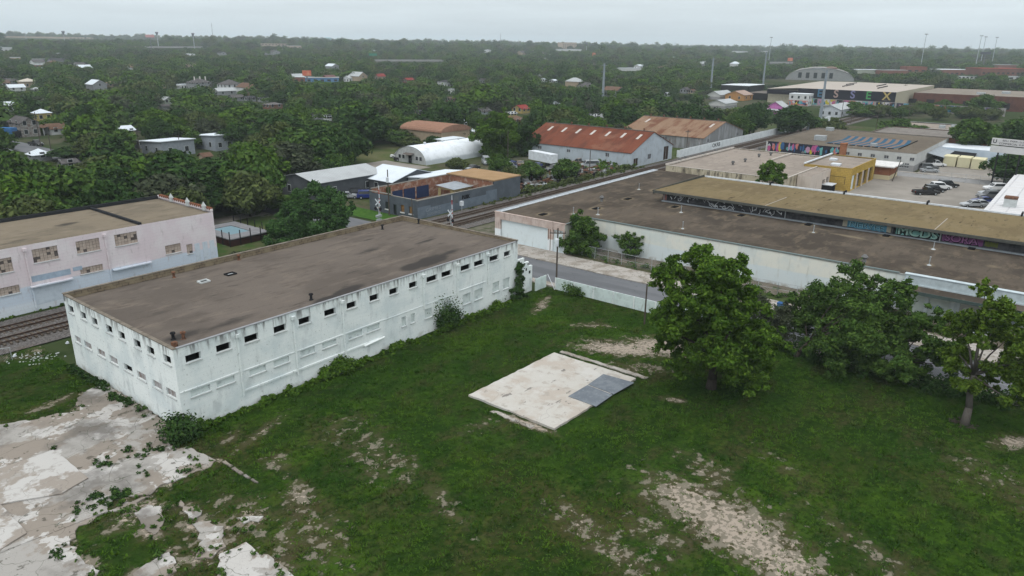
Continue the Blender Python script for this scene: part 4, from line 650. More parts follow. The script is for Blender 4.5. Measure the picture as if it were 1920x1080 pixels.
mb = MB(); mb.wall((DL - 9, .35), (.35, .35), 0, DH - .02); mb.wall((.35, DD - .35), (DL - 9, DD - .35), 0, 4.2); mb.wall((.35, .352), (.35, DD - .352), 0, DH); mb.wall((DL - 9, DD - .352), (DL - 9, .352), 0, 4.4); mb.build('inner_wall', M_REDIN, D)
mb = MB(); mb.box(-.03, -.03, DH + .001, 22.5, .36, DH + .1); mb.box(-.03, .361, DH + .101, .36, 7, DH + .2); mb.box(-.03, 7, DH + .25, .36, DD, DH + .4); mb.box(.361, DD - .36, 4.21, 22.6, DD + .02, 4.36); mb.build('coping', plain('worn_grey_coping', (.22, .21, .19)), D)
mb = MB(); mb.box(DL - 9.2, -.1, 4.3, DL + .1, DD + .1, 4.55); mb.build('rear_roof', mat('tan_rear_roof', (.30, .20, .115), [dict(s=.3, lo=.4, hi=.6, c=(.27, .18, .10))]), D)
mb = MB(); mb.wall((22.4, -.012), (DL, -.012), DH, 4.298); mb.build('rear_wall', M_GREYB, D)
mb = MB(); mb.box(.4, .4, .0, DL - 9.1, DD - .4, .12); mb.build('inner_floor', M_LOT, D)
for x0, x1 in ((5.8, 8.6), (9.0, 12.2), (12.7, 16.3)): mb = MB(); mb.box(x0, DD - .45, .4, x1, DD - .37, 2.9); mb.build('tarpaulin', plain('navy_tarpaulin', (.022, .035, .085)), D)
mb = MB(); mb.box(4.2, DD - .8, .12, 5.0, DD - .4, 4.0); mb.build('ivy', plain('dark_ivy', (.03, .06, .015)), D)
for a, b, c, d in wops:
    y0, y1 = DD - b, DD - a; mb = MB(); mb.box(.15, y0 + .01, c + .01, .2, y1 - .01, d - .01); bo = a > 8.5
    o = mb.build('door' if c < .5 else 'window', mat('plywood_board', (.22, .125, .05), [dict(s=2, lo=.4, hi=.6, c=(.16, .09, .04))]) if bo else M_GLASS, D)
    if c > .5: mb = MB(); mb.box(-.12, y0 - .1, c - .22, .05, y1 + .1, c - .004); mb.build('sill', plain('white_sill', (.6, .6, .6)), o)
mb = MB(); mb.box(3.5, -.012, .05, 20, -.003, 1.9); mb.box(.05, -.013, .05, 3.5, -.002, 2.3); mb.box(20, -.012, .05, 23.5, -.003, 2.6); mb.build('repainted_patch', mat('blue_grey_paint', (.135, .165, .20), [dict(s=.8, d=7, lo=.4, hi=.65, c=(.11, .135, .165))]), D)
mb = MB(); mb.box(10.0, -.03, 1.5, 11.4, -.014, 3.0); mb.build('grey_sign', plain('faded_sign', (.12, .13, .14)), D)
text('graffiti', 'RUSK', 1.0, T_BLK, D, (13.6, -.03, 2.35), SOUTH, .004, .06, 2.4); text('graffiti', 'GRIMES', .95, plain('pale_tag_paint', (.26, .30, .34)), D, (4.2, -.03, 1.45), SOUTH, .004, -.015, 4.0); text('graffiti', 'SUBERO', .8, MATS['pale_tag_paint'], D, (4.3, -.03, .6), SOUTH, .004, -.015, 3.6)
shd = thing('inner_shed', 'small yellow shed with grey metal roof inside the roofless grey building', 'shed', (111.5, 104.2, .12)); mb = MB(); mb.wall((0, 0), (5.6, 0), 0, 2.6, [(.6, 2, 1.2, 2.2), (3, 4.6, 1.2, 2.2)], .15); mb.wall((0, 4.6), (0, 0), 0, 2.6, [(.8, 3.6, .6, 2.3)], .15); mb.wall((5.6, 0), (5.6, 4.6), 0, 2.8); mb.build('wall', plain('faded_yellow_board', (.30, .25, .13)), shd); mb = MB(); mb.add([(-.4, -.4, 2.65), (6, -.4, 2.65), (6, 5, 3.05), (-.4, 5, 3.05)], [(0, 1, 2, 3)]); mb.build('roof', M_GUTG, shd)
# ------------------------------------------------------------------ sheds and hut behind it
M_WROOF = mat('white_coated_metal', (.58, .63, .68), [dict(s=.25, d=6, lo=.4, hi=.65, c=(.52, .57, .61)), dict(k='w', ax='X', s=.6, lo=.9, hi=1, c=(.44, .48, .52))], rough=.55)
M_GROOF = mat('pale_grey_metal', (.37, .39, .40), [dict(s=.3, d=6, lo=.4, hi=.65, c=(.33, .345, .355)), dict(k='w', ax='X', s=.5, lo=.92, hi=1, c=(.26, .28, .29))], rough=.55)
M_DKW = mat('dark_grey_cladding', (.075, .082, .092), [dict(k='w', ax='Z', s=1.3, lo=.7, hi=1, c=(.055, .06, .068)), dict(s=.6, lo=.4, hi=.65, c=(.09, .098, .108))])
def gable_roof(mb, x0, y0, x1, y1, z, rise, along, ov=.4, th=.1, mi=0):
    if along == 'x':
        m = (y0 + y1) / 2; e = [((x0 - ov, y0 - ov), (x1 + ov, y0 - ov), (x1 + ov, m), (x0 - ov, m)), ((x1 + ov, y1 + ov), (x0 - ov, y1 + ov), (x0 - ov, m), (x1 + ov, m))]
        dz = rise * ov / ((y1 - y0) / 2)
    else:
        m = (x0 + x1) / 2; e = [((x0 - ov, y1 + ov), (x0 - ov, y0 - ov), (m, y0 - ov), (m, y1 + ov)), ((x1 + ov, y0 - ov), (x1 + ov, y1 + ov), (m, y1 + ov), (m, y0 - ov))]
        dz = rise * ov / ((x1 - x0) / 2)
    for a, b, c, d in e:
        lo, hi = z - dz, z + rise; V_ = [(*a, lo), (*b, lo), (*c, hi), (*d, hi)]; W_ = [(p[0], p[1], p[2] - th) for p in V_]
        mb.add(V_ + W_, [(0, 1, 2, 3), (7, 6, 5, 4), (0, 4, 5, 1), (1, 5, 6, 2), (3, 2, 6, 7), (0, 3, 7, 4)], mi)
def hip_roof(mb, x0, y0, x1, y1, z, rise, ov=.4, mi=0):
    x0 -= ov; y0 -= ov; x1 += ov; y1 += ov; w_, d_ = x1 - x0, y1 - y0; k = min(w_, d_) / 2
    if w_ >= d_: r0, r1 = (x0 + k, y0 + k), (x1 - k, y0 + k)
    else: r0, r1 = (x0 + k, y0 + k), (x0 + k, y1 - k)
    z -= .05; V_ = [(x0, y0, z), (x1, y0, z), (x1, y1, z), (x0, y1, z), (*r0, z + rise), (*r1, z + rise)]
    F_ = [(0, 1, 5, 4), (2, 3, 4, 5), (1, 2, 5), (3, 0, 4)] if w_ >= d_ else [(0, 1, 4), (1, 2, 5, 4), (2, 3, 5), (3, 0, 4, 5)]
    mb.add(V_, F_ + [(3, 2, 1, 0)], mi)
def house(x, y, w_, d_, h, rise, roof, mw, mr, label, name='house', cat='house', rz=0., wins=2, door=True, porch=False, chim=0, z=None, ov=.45, group=None, prot=True, trim=None):
    e = float(elev(x, y)) if z is None else z; t = thing(name, label, cat, (x, y, e), rz, group); a, b = w_ / 2, d_ / 2; trim = trim or M_SILL
    mb = MB(); [mb.wall(p, q, -.6, h) for p, q in (((-a, -b), (a, -b)), ((a, -b), (a, b)), ((a, b), (-a, b)), ((-a, b), (-a, -b)))]
    if roof == 'gx': [mb.add([(s_ * a, -b, h), (s_ * a, b, h), (s_ * a, 0, h + rise - .08)], [(0, 1, 2) if s_ > 0 else (1, 0, 2)]) for s_ in (-1, 1)]
    if roof == 'gy': [mb.add([(-a, s_ * b, h), (a, s_ * b, h), (0, s_ * b, h + rise - .08)], [(1, 0, 2) if s_ > 0 else (0, 1, 2)]) for s_ in (-1, 1)]
    if roof == 's': mb.wall((-a, -b), (a, -b), h, h + .01); mb.add([(-a, b, h), (-a, -b, h), (-a, -b, h + rise)], [(0, 1, 2)]); mb.add([(a, b, h), (a, -b, h), (a, -b, h + rise)], [(0, 2, 1)]); mb.wall((-a, -b), (a, -b), h + .01, h + rise)
    mb.build('wall', mw, t); mb = MB()
    if roof in ('gx', 'gy'): gable_roof(mb, -a, -b, a, b, h, rise, roof[1], ov)
    elif roof == 'h': hip_roof(mb, -a, -b, a, b, h, rise, ov)
    elif roof == 's': V_ = [(-a - ov, -b - ov, h + rise * 1.05), (a + ov, -b - ov, h + rise * 1.05), (a + ov, b + ov, h - .05), (-a - ov, b + ov, h - .05)]; mb.add(V_ + [(p[0], p[1], p[2] - .2) for p in V_], [(0, 1, 2, 3), (7, 6, 5, 4), (0, 4, 5, 1), (1, 5, 6, 2), (2, 6, 7, 3), (3, 7, 4, 0)])
    else: mb.box(-a - .1, -b - .1, h - .15, a + .1, b + .1, h + .12)
    ro = mb.build('roof', mr, t)
    for k in range(chim): mb = MB(); cx = -a * .5 + k * a * .6; mb.box(cx - .3, -.9 - .3 * k, h + rise * .3, cx + .3, -.3 - .3 * k, h + rise + 1.1); mb.build('chimney', plain('white_chimney', (.6, .58, .55)) if chim > 1 else M_RBR, ro)
    fl = 2 if h > 4.6 else 1
    for f_ in range(fl):
        z0 = 1.0 + f_ * 2.9
        for k in range(wins):
            u = (k + .5) / wins
            for face in 'SW':
                mb = MB(); n_ = .55
                if face == 'S': c_ = -a + 2 * a * u; mb.box(c_ - n_ - .1, -b - .05, z0 - .1, c_ + n_ + .1, -b - .003, z0 + 1.5, 1); mb.box(c_ - n_, -b - .07, z0, c_ + n_, -b - .051, z0 + 1.4, 0)
                else: c_ = -b + 2 * b * u; mb.box(-a - .05, c_ - n_ - .1, z0 - .1, -a - .003, c_ + n_ + .1, z0 + 1.5, 1); mb.box(-a - .07, c_ - n_, z0, -a - .051, c_ + n_, z0 + 1.4, 0)
                mb.build('window', [M_GLASS, trim], t)
    if porch:
        mb = MB(); mb.add([(-a - 2.4, -b, 2.5), (-a - 2.4, b, 2.5), (-a - .02, b, 3.1), (-a - .02, -b, 3.1)], [(3, 2, 1, 0)]); mb.build('porch_roof', mr, t)
        for k in range(3): mb = MB(); yy = -b + .3 + k * (d_ - .6) / 2; mb.box(-a - 2.3, yy - .1, 0, -a - 2.1, yy + .1, 2.5); mb.build('porch_post', trim, t)
    if prot: protect(x, y, w_ * .9, d_ * .9, e + h * (.3 if math.hypot(x, y) < 330 else .5), e + h + rise * .8, .05)
    return t
# grey metal-roofed workshop
house(102.6, 132.8, 18.6, 12.6, 3.9, 1.3, 'gx', M_DKW, M_GROOF, 'dark grey workshop under a broad pale grey metal roof', 'workshop', 'workshop', wins=2)
F1 = house(114.8, 124.0, 14.5, 10.5, 3.2, 1.9, 'gy', M_DKW, M_WROOF, 'workshop with a bright white metal roof behind the roofless grey building', 'workshop', 'workshop', wins=1)
house(118.6, 116.2, 12.5, 6.2, 3.7, .5, 's', plain('dull_white_cladding', (.40, .43, .45)), M_WROOF, 'low white shed with a round black wall fan behind the roofless building', 'shed', 'shed', wins=0)
fan = MB(); fan.cyl((112.3, 115.3, 3.0), (112.1, 115.3, 3.0), .7, n=16); props(fan.build('wall_fan', M_BLACK), 'round black fan on the end of the low white shed', 'fan')
# half-cylinder hut
Q = thing('arched_hut', 'long white half cylinder metal hut with a door in its flat end', 'hut', (142.2, 149.4, 0)); qr, qh, ql = 6.3, 4.7, 30.
arc = [(math.cos(t) * -qr, math.sin(t) ** .85 * qh) for t in np.linspace(0, math.pi, 21)]
mb = MB(); n = 21; mb.add([(0, y, z) for y, z in arc] + [(ql, y, z) for y, z in arc], [(i, i + 1, n + i + 1, n + i) for i in range(n - 1)]); mb.build('shell', mat('white_coated_shell', (.66, .70, .74), [dict(s=.5, d=8, lo=.45, hi=.65, c=(.55, .59, .62)), dict(k='z', w=1., s=.6, d=8, lo=1.6, hi=1.0, c=(.36, .40, .43), a=.8)]), Q, smooth=True)
mb = MB(); ac = [(.15, y * .985, z * .985) for y, z in arc]; mb.add(ac, [tuple(range(n))[::-1]]); mb.add([(ql - .1, y * .985, z * .985) for y, z in arc], [tuple(range(n))]); mb.build('end_wall', plain('pale_grey_end', (.40, .42, .42)), Q)
mb = MB(); mb.box(.05, -.6, 0, .14, .6, 2.3); mb.build('door', M_BLACK, Q)
for y in (-4.2, -2.7, 2.6, 4.1): mb = MB(); mb.box(.08, y - .55, 1.0, .14, y + .55, 2.2, 1); mb.box(.05, y - .45, 1.1, .079, y + .45, 2.1, 0); mb.build('window', [M_GLASS, M_SILL], Q)
mb = MB(); mb.add([(-1.3, -1.7, 2.5), (-1.3, 1.7, 2.5), (.1, 1.7, 2.9), (.1, -1.7, 2.9)], [(0, 1, 2, 3)]); mb.build('door_awning', M_OLDWOOD, Q)
for k in range(4): mb = MB(); x = 6 + k * 7; mb.cyl((x, 0, qh - .1), (x, 0, qh + .35), .3, n=10); mb.cyl((x, 0, qh + .35), (x, 0, qh + .6), .42, .3, n=10); mb.build('roof_vent', M_GUT, Q)
protect(157, 149.4, 30, 12, 0, 4.7)
# rust-roofed warehouses
def rustmat(name, a, b, c): return mat(name, a, [dict(k='w', ax='Y', s=.9, lo=.6, hi=1, c=tuple(x * .72 for x in a), a=.6), dict(s=.25, d=7, st=(.25, 1.6, 1), lo=.45, hi=.62, c=b, a=.85), dict(s=.12, d=6, lo=.52, hi=.66, c=c, a=.7), dict(s=1.5, d=7, st=(.2, 2, 1), lo=.55, hi=.7, c=tuple(x * .6 for x in a), a=.6)], bump=(2.2, .5, .05, 'Y'))
M_RR1 = rustmat('rusted_roof_red', (.165, .060, .038), (.105, .042, .030), (.20, .095, .062)); M_RR2 = rustmat('rusted_roof_tan', (.235, .155, .105), (.13, .055, .035), (.26, .18, .125))
M_CLAD = mat('pale_blue_cladding', (.40, .45, .50), [dict(k='w', ax='Y', s=.9, lo=.6, hi=1, c=(.35, .40, .44)), dict(s=.4, d=7, lo=.45, hi=.65, c=(.34, .38, .42)), dict(s=1.5, d=7, st=(1, 1, .3), lo=.55, hi=.68, c=(.25, .25, .25), a=.6)])
M_GWOOD = mat('weathered_grey_cladding', (.20, .205, .21), [dict(k='w', ax='Y', s=1.1, lo=.5, hi=1, c=(.13, .13, .135)), dict(s=.7, d=7, st=(1, 1, .2), lo=.45, hi=.65, c=(.29, .30, .31)), dict(s=1, d=7, st=(1, 1, .2), lo=.58, hi=.68, c=(.12, .08, .06), a=.7)])
def rust_wh(x0, x1, y0, y1, h, rise, mw, mr, label, nsky, gops, wops_):
    t = thing('rusty_warehouse', label, 'warehouse', (x0, y0, 0)); w_, d_ = x1 - x0, y1 - y0; mb = MB()
    mb.wall((0, 0), (w_, 0), -.3, h, gops, .25); mb.wall((0, d_), (0, 0), -.3, h, wops_, .25); mb.wall((w_, 0), (w_, d_), -.3, h); mb.wall((w_, d_), (0, d_), -.3, h)
    mb.add([(0, 0, h), (w_, 0, h), (w_ / 2, 0, h + rise - .06)], [(0, 1, 2)]); mb.add([(0, d_, h), (w_, d_, h), (w_ / 2, d_, h + rise - .06)], [(1, 0, 2)]); mb.build('wall', mw, t)
    mb = MB(); gable_roof(mb, 0, 0, w_, d_, h, rise, 'y', .25, .12); ro = mb.build('roof', mr, t)
    mb = MB(); mb.box(w_ / 2 - .3, .1, h + rise - .02, w_ / 2 + .3, d_ - .1, h + rise + .12); mb.build('ridge_cap', M_OLDWOOD, ro)
    for k in range(6): mb = MB(); y = d_ * (k + .5) / 6; mb.cyl((w_ / 2, y, h + rise), (w_ / 2, y, h + rise + .5), .22, n=8); mb.cyl((w_ / 2, y, h + rise + .5), (w_ / 2, y, h + rise + .8), .38, .2, n=8); mb.build('ridge_vent', M_RUST, ro)
    for k in range(nsky):
        y = 2.6 + k * (d_ - 6.5) / (nsky - 1); f = lambda u: (w_ / 2 * u, h + rise * u + .06); a_, b_ = f(.60), f(.82); mb = MB(); mb.add([(a_[0], y - .4, a_[1]), (a_[0], y + .4, a_[1]), (b_[0], y + .4, b_[1]), (b_[0], y - .4, b_[1])], [(3, 2, 1, 0)]); mb.build('skylight', plain('cloudy_skylight', (.50, .47, .44)), ro)
    for a, b, c, d in gops: win_s(t, a, b, c, d, m=MATS['grey_dirty_glass'] if c > .5 else mat('dark_brown_door', (.045, .03, .025)))
    for a, b, c, d in wops_: win_w(t, d_, a, b, c, d, m=MATS['grey_dirty_glass'])
    protect((x0 + x1) / 2, (y0 + y1) / 2, w_, d_, 1, h + rise); return t
rust_wh(176.2, 200.5, 98.9, 136., 4.2, 4.6, M_CLAD, M_RR1, 'long warehouse with dark red rusted roof and a row of pale skylights', 7, [(1.6, 4.0, .3, 2.4), (9.5, 11.4, 1.4, 2.8), (19, 22, .1, 4.0)], [(5.5, 7.0, 2.4, 3.3), (16, 17.2, 2.4, 3.2), (29, 30.2, 2.4, 3.4)])
rust_wh(223.5, 256., 99.6, 130., 3.9, 4.0, M_GWOOD, M_RR2, 'weathered grey warehouse with patchy tan and rust roof behind the white track wall', 2, [(3, 4.2, 2.2, 3.2), (27, 28.5, 2.2, 3.3)], [(3, 4.5, 2.2, 3.2), (9, 10.5, 2.2, 3.2), (16, 17.5, 2.2, 3.2)])
tw = thing('track_wall', 'long white wall beside the tracks with black graffiti', 'wall', (204, 98.0, 0)); mb = MB(); mb.box(0, -.1, 0, 150, .1, 2.3); mb.box(0, 0.1, 0, .2, 1, 2.1); mb.build('wall_panel', mat('white_track_wall', (.62, .66, .68), [dict(s=.6, d=7, lo=.42, hi=.65, c=(.52, .56, .58))]), tw); text('graffiti', 'OKRB', 1.7, T_BLK, tw, (26, -.11, 1.25), SOUTH, .004, .02, 6)
# ------------------------------------------------------------------ far right: painted warehouse, hangar and others
EX = 446.
ez = float(elev(EX, 110))
E_ = thing('painted_warehouse', 'long black fronted warehouse with large coloured letters on the wall', 'warehouse', (EX, 91.4, ez - .3)); mb = MB(); mb.wall((0, 52), (0, 0), 0, 9.3); mb.build('black_front', mat('black_wall_paint', (.018, .018, .026)), E_)
mb = MB(); mb.wall((0, 0), (105, 0), 0, 9.3); mb.wall((105, 0), (105, 70), 0, 9.3); mb.wall((105, 70), (2, 70), 0, 8); mb.wall((2, 70), (2, 52), 0, 8.); mb.build('side_wall', plain('cream_panel_wall', (.42, .39, .30)), E_)
mb = MB(); mb.wall((-.3, 70), (-.3, 52), 5.4, 7.9); mb.build('black_front', MATS['black_wall_paint'], E_)
M_EXR = mat('white_pink_roof', (.36, .325, .29), [dict(s=.06, d=6, lo=.4, hi=.65, c=(.38, .34, .31)), dict(s=.2, d=6, st=(1, .3, 1), lo=.52, hi=.7, c=(.30, .265, .24), a=.6)])
mb = MB(); mb.add([(-.1, -.1, 9.32), (105, -.1, 9.32), (105, 52, 9.5), (105, 71, 9.2), (1, 71, 8.1), (-.1, 52, 9.32)], [(0, 1, 2, 5), (5, 2, 3, 4)]); mb.build('roof', M_EXR, E_)
for r_, y in ((30, 20), (55, 28), (35, 46), (60, 52)):
    for k in range(8): mb = MB(); mb.box(r_ + k * 4, y * .8 + k * .2, 9.3, r_ + k * 4 + .6, y * .8 + k * .2 + .6, 10.); mb.build('roof_vent', M_BLACK, E_)
for c_, y, col in (('E', 39.7, (.06, .16, .26)), ('S', 30.8, (.38, .27, .24)), ('S', 21.9, (.20, .20, .36)), ('E', 13.7, (.07, .30, .10)), ('X', 4.5, (.46, .36, .14))):
    text('wall_letter', c_, 5.8, plain('letter_paint_%d' % int(y), col), E_, (-.08, y, 6.9), WEST, .02, .12)
protect(EX + 2, 117, 4, 52, 3, 9); protect(EX + 60, 130, 110, 90, 7, 9.5)
eb = flat_building('brick_warehouse', 'long dark red brick warehouse with flat grey roof beside the black fronted one', 479, 36, 550, 89, 7.6, mat('dark_red_brick_far', (.12, .055, .042), [dict(s=.3, d=6, lo=.4, hi=.65, c=(.085, .04, .033))]), roofmat('dull_far_roof', (.22, .195, .165), (.19, .17, .145), (.25, .22, .19)), .1)
for k in range(6): mb = MB(); mb.box(-.1, 6 + k * 9, .8, -.01, 10 + k * 9, 4.2); mb.build('bay_door_or_dark_back', M_DARK if k % 2 else M_BLACK, eb)
mb = MB(); mb.box(30, 10, 7.1, 34, 14, 8.8); mb.box(12, 20, 7.1, 15, 24, 8.6); mb.build('rooftop_unit', M_STEEL, eb)
mw_ = thing('mural_wall', 'low wall covered with a row of painted panels before the black warehouse', 'wall', (441.5, 40, float(elev(440, 90)) - .3)); mb = MB(); mb.box(0, 0, 0, .3, 98, 4.3); mb.build('wall_panel', plain('grey_mural_wall', (.30, .29, .28)), mw_)
q = random.Random(21)
for k in range(28): y1 = 97 - k * 3.4; mural(mw_, y1, y1 - q.uniform(2.4, 3.3), .9, 4.1, 4, 50 + k, x=-.02).build('painted_panel', murm, mw_)
q2 = house(439, 139, 8, 11, 6.4, .3, 'f', plain('white_stucco', (.56, .57, .58)), M_GUT, 'white flat roofed two storey building before the black warehouse', 'house', 'building', wins=3)
mural(q2, 5.4, -5.4, .2, 2.9, 12, 31, x=-4.1).build('mural', murm, q2)
house(368, 127, 8, 8, 4.2, 2.4, 'gx', plain('bright_pink_paint', (.50, .17, .42)), M_GROOF, 'bright pink house with grey gable roof', wins=2, porch=True)
house(390, 105, 26, 9.5, 3.6, 2.0, 'gx', plain('white_board_wall', (.50, .53, .57)), M_GROOF, 'long white house with pale grey gable roof behind the tall steel pole', wins=3)
house(*G(1385, 187), 14, 12, 3.4, 2.2, 'gx', plain('orange_paint', (.42, .22, .08)), plain('pinkish_roof', (.36, .27, .23)), 'orange house with pinkish gable roof and painted front', wins=2)
house(*G(1435, 185), 26, 14, 4, .3, 'f', M_BLACK, M_OLDWOOD, 'low dark open fronted shed left of the white flat roofed building', 'shed', 'shed', wins=0)
house(*G(1392, 172), 30, 20, 5, .3, 'f', M_BLACK, M_GUT, 'long dark shed with white roof left of the black warehouse', 'shed', 'shed', wins=0)
house(*G(1350, 185), 20, 8, 3, 2, 'gx', M_HW, M_GROOF, 'grey metal roof behind the rusty warehouses', 'shed', 'shed', wins=0)
house(*G(1355, 203), 16, 9, 3.2, 1.6, 'gx', M_HW, M_GROOF, 'white grey metal roofed shed left of the pink house', 'shed', 'shed', wins=0)
# hangar with vaulted roof
hx, hy = G(1536, 151); he = float(elev(hx, hy)); hg = thing('vaulted_hangar', 'grey vaulted hangar with tall windows in its curved front', 'hangar', (hx, hy, he), R(-51.6 + 90 + 180)); hw2, hh = 33., 15.
d0 = math.hypot(hx, hy); hw2 = 54 * d0 / F_PX; hh = 20 * d0 / F_PX
arc = [(-math.cos(t) * hw2, math.sin(t) ** .95 * hh) for t in np.linspace(0, math.pi, 17)]; n = 17
hg.rotation_euler = (0, 0, math.atan2(hy, hx))
mb = MB(); mb.add([(0, -y, z) for y, z in arc] + [(60, -y, z) for y, z in arc], [(n + i, n + i + 1, i + 1, i) for i in range(n - 1)]); mb.build('vault', plain('grey_vault_metal', (.24, .235, .23)), hg)
mb = MB(); mb.add([(.5, -y, z) for y, z in arc], [tuple(range(n))]); mb.build('front_wall', plain('grey_front', (.27, .28, .28)), hg)
mb = MB(); mb.add([(12, -y * .17 - hw2 * .32, z * .10 + hh * .93) for y, z in arc] + [(55, -y * .17 - hw2 * .32, z * .10 + hh * .93) for y, z in arc], [(n + i, n + i + 1, i + 1, i) for i in range(n - 1)] + [tuple(range(n))]); mb.build('roof_monitor', plain('rusty_monitor', (.20, .14, .12)), hg)
for k in range(5): mb = MB(); y = hw2 * (.58 - .25 * k * .9); mb.box(.2, y - hw2 * .05, hh * .18, .49, y + hw2 * .05, hh * .62); mb.build('window', M_GLASS, hg)
protect(hx, hy, 2.5 * hw2, 2.5 * hw2, he + .5, he + hh, .0)
def far_block(px0, px1, pyb, pyt, m, mr, label, name='far_building', depth=.5, cat='building', wins=0, group=None):
    x0, y0 = G(px0, pyb); x1, y1 = G(px1, pyb); cx, cy = (x0 + x1) / 2, (y0 + y1) / 2; L = math.dist((x0, y0), (x1, y1)); h = max(2.5, H_TOP(cx, cy, pyt)); e = float(elev(cx, cy))
    t = thing(name, label, cat, (cx, cy, e), math.atan2(y1 - y0, x1 - x0), group); d_ = L * depth; mb = MB(); mb.box(-L / 2, 0, -1, L / 2, d_, h); mb.build('wall', m, t)
    mb = MB(); mb.box(-L / 2 - .3, -.3, h + .003, L / 2 + .3, d_ + .3, h + .35); mb.build('roof', mr, t)
    if wins:
        for f_ in range(max(1, int(h / 3.6))):
            mb = MB()
            for k in range(wins): mb.box(-L / 2 + L * (k + .25) / wins, -.06, f_ * 3.4 + 1, -L / 2 + L * (k + .75) / wins, -.003, f_ * 3.4 + 2.5)
            mb.build('window_row', M_GLASS, t)
    protect(cx, cy, L * .8, L * .8, e + h * .5, e + h); return t
M_TANF = plain('far_tan_wall', (.42, .33, .26)); M_REDF = plain('far_red_brick', (.20, .085, .06)); M_WHF = plain('far_white', (.55, .56, .57)); M_REDR = plain('far_red_roof', (.28, .075, .055)); M_BLUR = plain('far_blue_paint', (.10, .22, .40))
far_block(1606, 1650, 141, 131, plain('pale_green_wall', (.33, .36, .30)), M_GUT, 'pale greenish warehouse right of the vaulted hangar', 'far_building')
far_block(1655, 1700, 143, 132, M_REDF, M_GROOF, 'low brick building with a row of windows right of the pale greenish warehouse', wins=6)
far_block(1698, 1736, 142, 126, M_REDF, M_REDR, 'brick building with a red roof near the right horizon', wins=3)
far_block(1762, 1835, 141, 131, M_REDF, M_GUT, 'low brick building with white roof left of the old red brick block', wins=8)
far_block(1838, 1920, 147, 129, mat('old_red_brick_far', (.16, .07, .05), [dict(s=.05, lo=.4, hi=.6, c=(.12, .055, .042))]), M_REDR, 'old red brick factory block at the far right', wins=9)
far_block(1870, 1908, 133, 122, MATS['old_red_brick_far'], M_GROOF, 'upper red brick block with grey roof behind the old factory', wins=4)
far_block(1795, 1832, 149, 144, M_WHF, M_GROOF, 'row of low white sheds before the old red brick block', wins=5)
far_block(1890, 1925, 150, 144, M_WHF, M_GROOF, 'white shed at the right edge before the old brick block', wins=3)
far_block(1885, 1925, 195, 178, M_BLACK, M_GUT, 'dark building with white roof at the right edge beside the long brick warehouse')
far_block(1055, 1081, 93, 80, M_TANF, M_REDF, 'tall reddish brown apartment block on the horizon', depth=.3, wins=8)
far_block(1046, 1090, 96, 92.5, M_WHF, M_GUT, 'long white building at the foot of the horizon apartment block', depth=.3)
far_block(130, 180, 80, 70, M_TANF, M_TANF, 'long tan building on the ridge at the left horizon', depth=.3, wins=8)
far_block(490, 540, 89, 82, M_TANF, M_TANF, 'tan building complex on the horizon left of the water towers', depth=.3, wins=8)
far_block(543, 566, 91, 86, M_TANF, M_GUT, 'smaller tan building right of the tan complex on the horizon', depth=.3, wins=3)
far_block(540, 572, 155, 145, M_REDF, M_WHF, 'red shop building with a pale roof under the orange billboard', wins=3)
far_block(573, 636, 155, 146, M_BLUR, M_GROOF, 'bright blue shop building right of the red shop', wins=5)
far_block(1372, 1402, 99, 96, M_WHF, M_GUT, 'white low building on the right horizon left of the masts', depth=.3)
far_block(1425, 1440, 98, 96, M_WHF, M_GUT, 'short white building on the right horizon', depth=.3)
far_block(1155, 1202, 133, 128, M_WHF, M_GUT, 'long white roof showing among trees in the middle distance', depth=.3)
far_block(12, 40, 116, 108, M_TANF, M_GUT, 'tan flat building among trees at the upper left', wins=3)
far_block(62, 86, 122, 111, M_DKW, M_GROOF, 'dark apartment building with a white window end at the upper left', wins=3)
far_block(96, 124, 120, 110, M_DKW, M_DKW, 'second dark apartment building right of the first at the upper left', wins=3)
far_block(58, 84, 128, 122, M_REDF, M_WHF, 'reddish terrace below the dark apartment buildings', wins=3)
far_block(0, 24, 97, 89, M_WHF, M_GUT, 'white building at the left edge near the horizon', wins=3)
# motorway bridge in the middle distance
for (px0, px1, py, lab, dz) in ((672, 862, 113, 'long grey motorway bridge deck with dark piers in the middle distance', 7.), (1430, 1500, 117, 'grey motorway bridge on the right in the middle distance', 6.), (240, 420, 88, 'pale motorway embankment on the left ridge', 6.)):
    x0, y0 = G(px0, py + 3); x1, y1 = G(px1, py + 3); cx, cy = (x0 + x1) / 2, (y0 + y1) / 2; L = math.dist((x0, y0), (x1, y1)); t = thing('road_bridge', lab, 'bridge', (cx, cy, float(elev(cx, cy))), math.atan2(y1 - y0, x1 - x0)); h = H_TOP(cx, cy, py)
    mb = MB(); mb.box(-L / 2, 0, h - 1.5, L / 2, 18, h); mb.box(-L / 2, -.3, h - 1.6, L / 2, -.003, h + 1.); mb.build('deck', plain('far_concrete', (.30, .30, .30)), t); mb = MB()
    for k in range(int(L / 30)): mb.box(-L / 2 + 15 + k * 30, 4, -1, -L / 2 + 16.5 + k * 30, 14, h - 1.502)
    mb.build('piers', MATS['far_concrete'], t); protect(cx, cy, L * .6, L * .6, float(elev(cx, cy)) + h - 1, float(elev(cx, cy)) + h + 1)
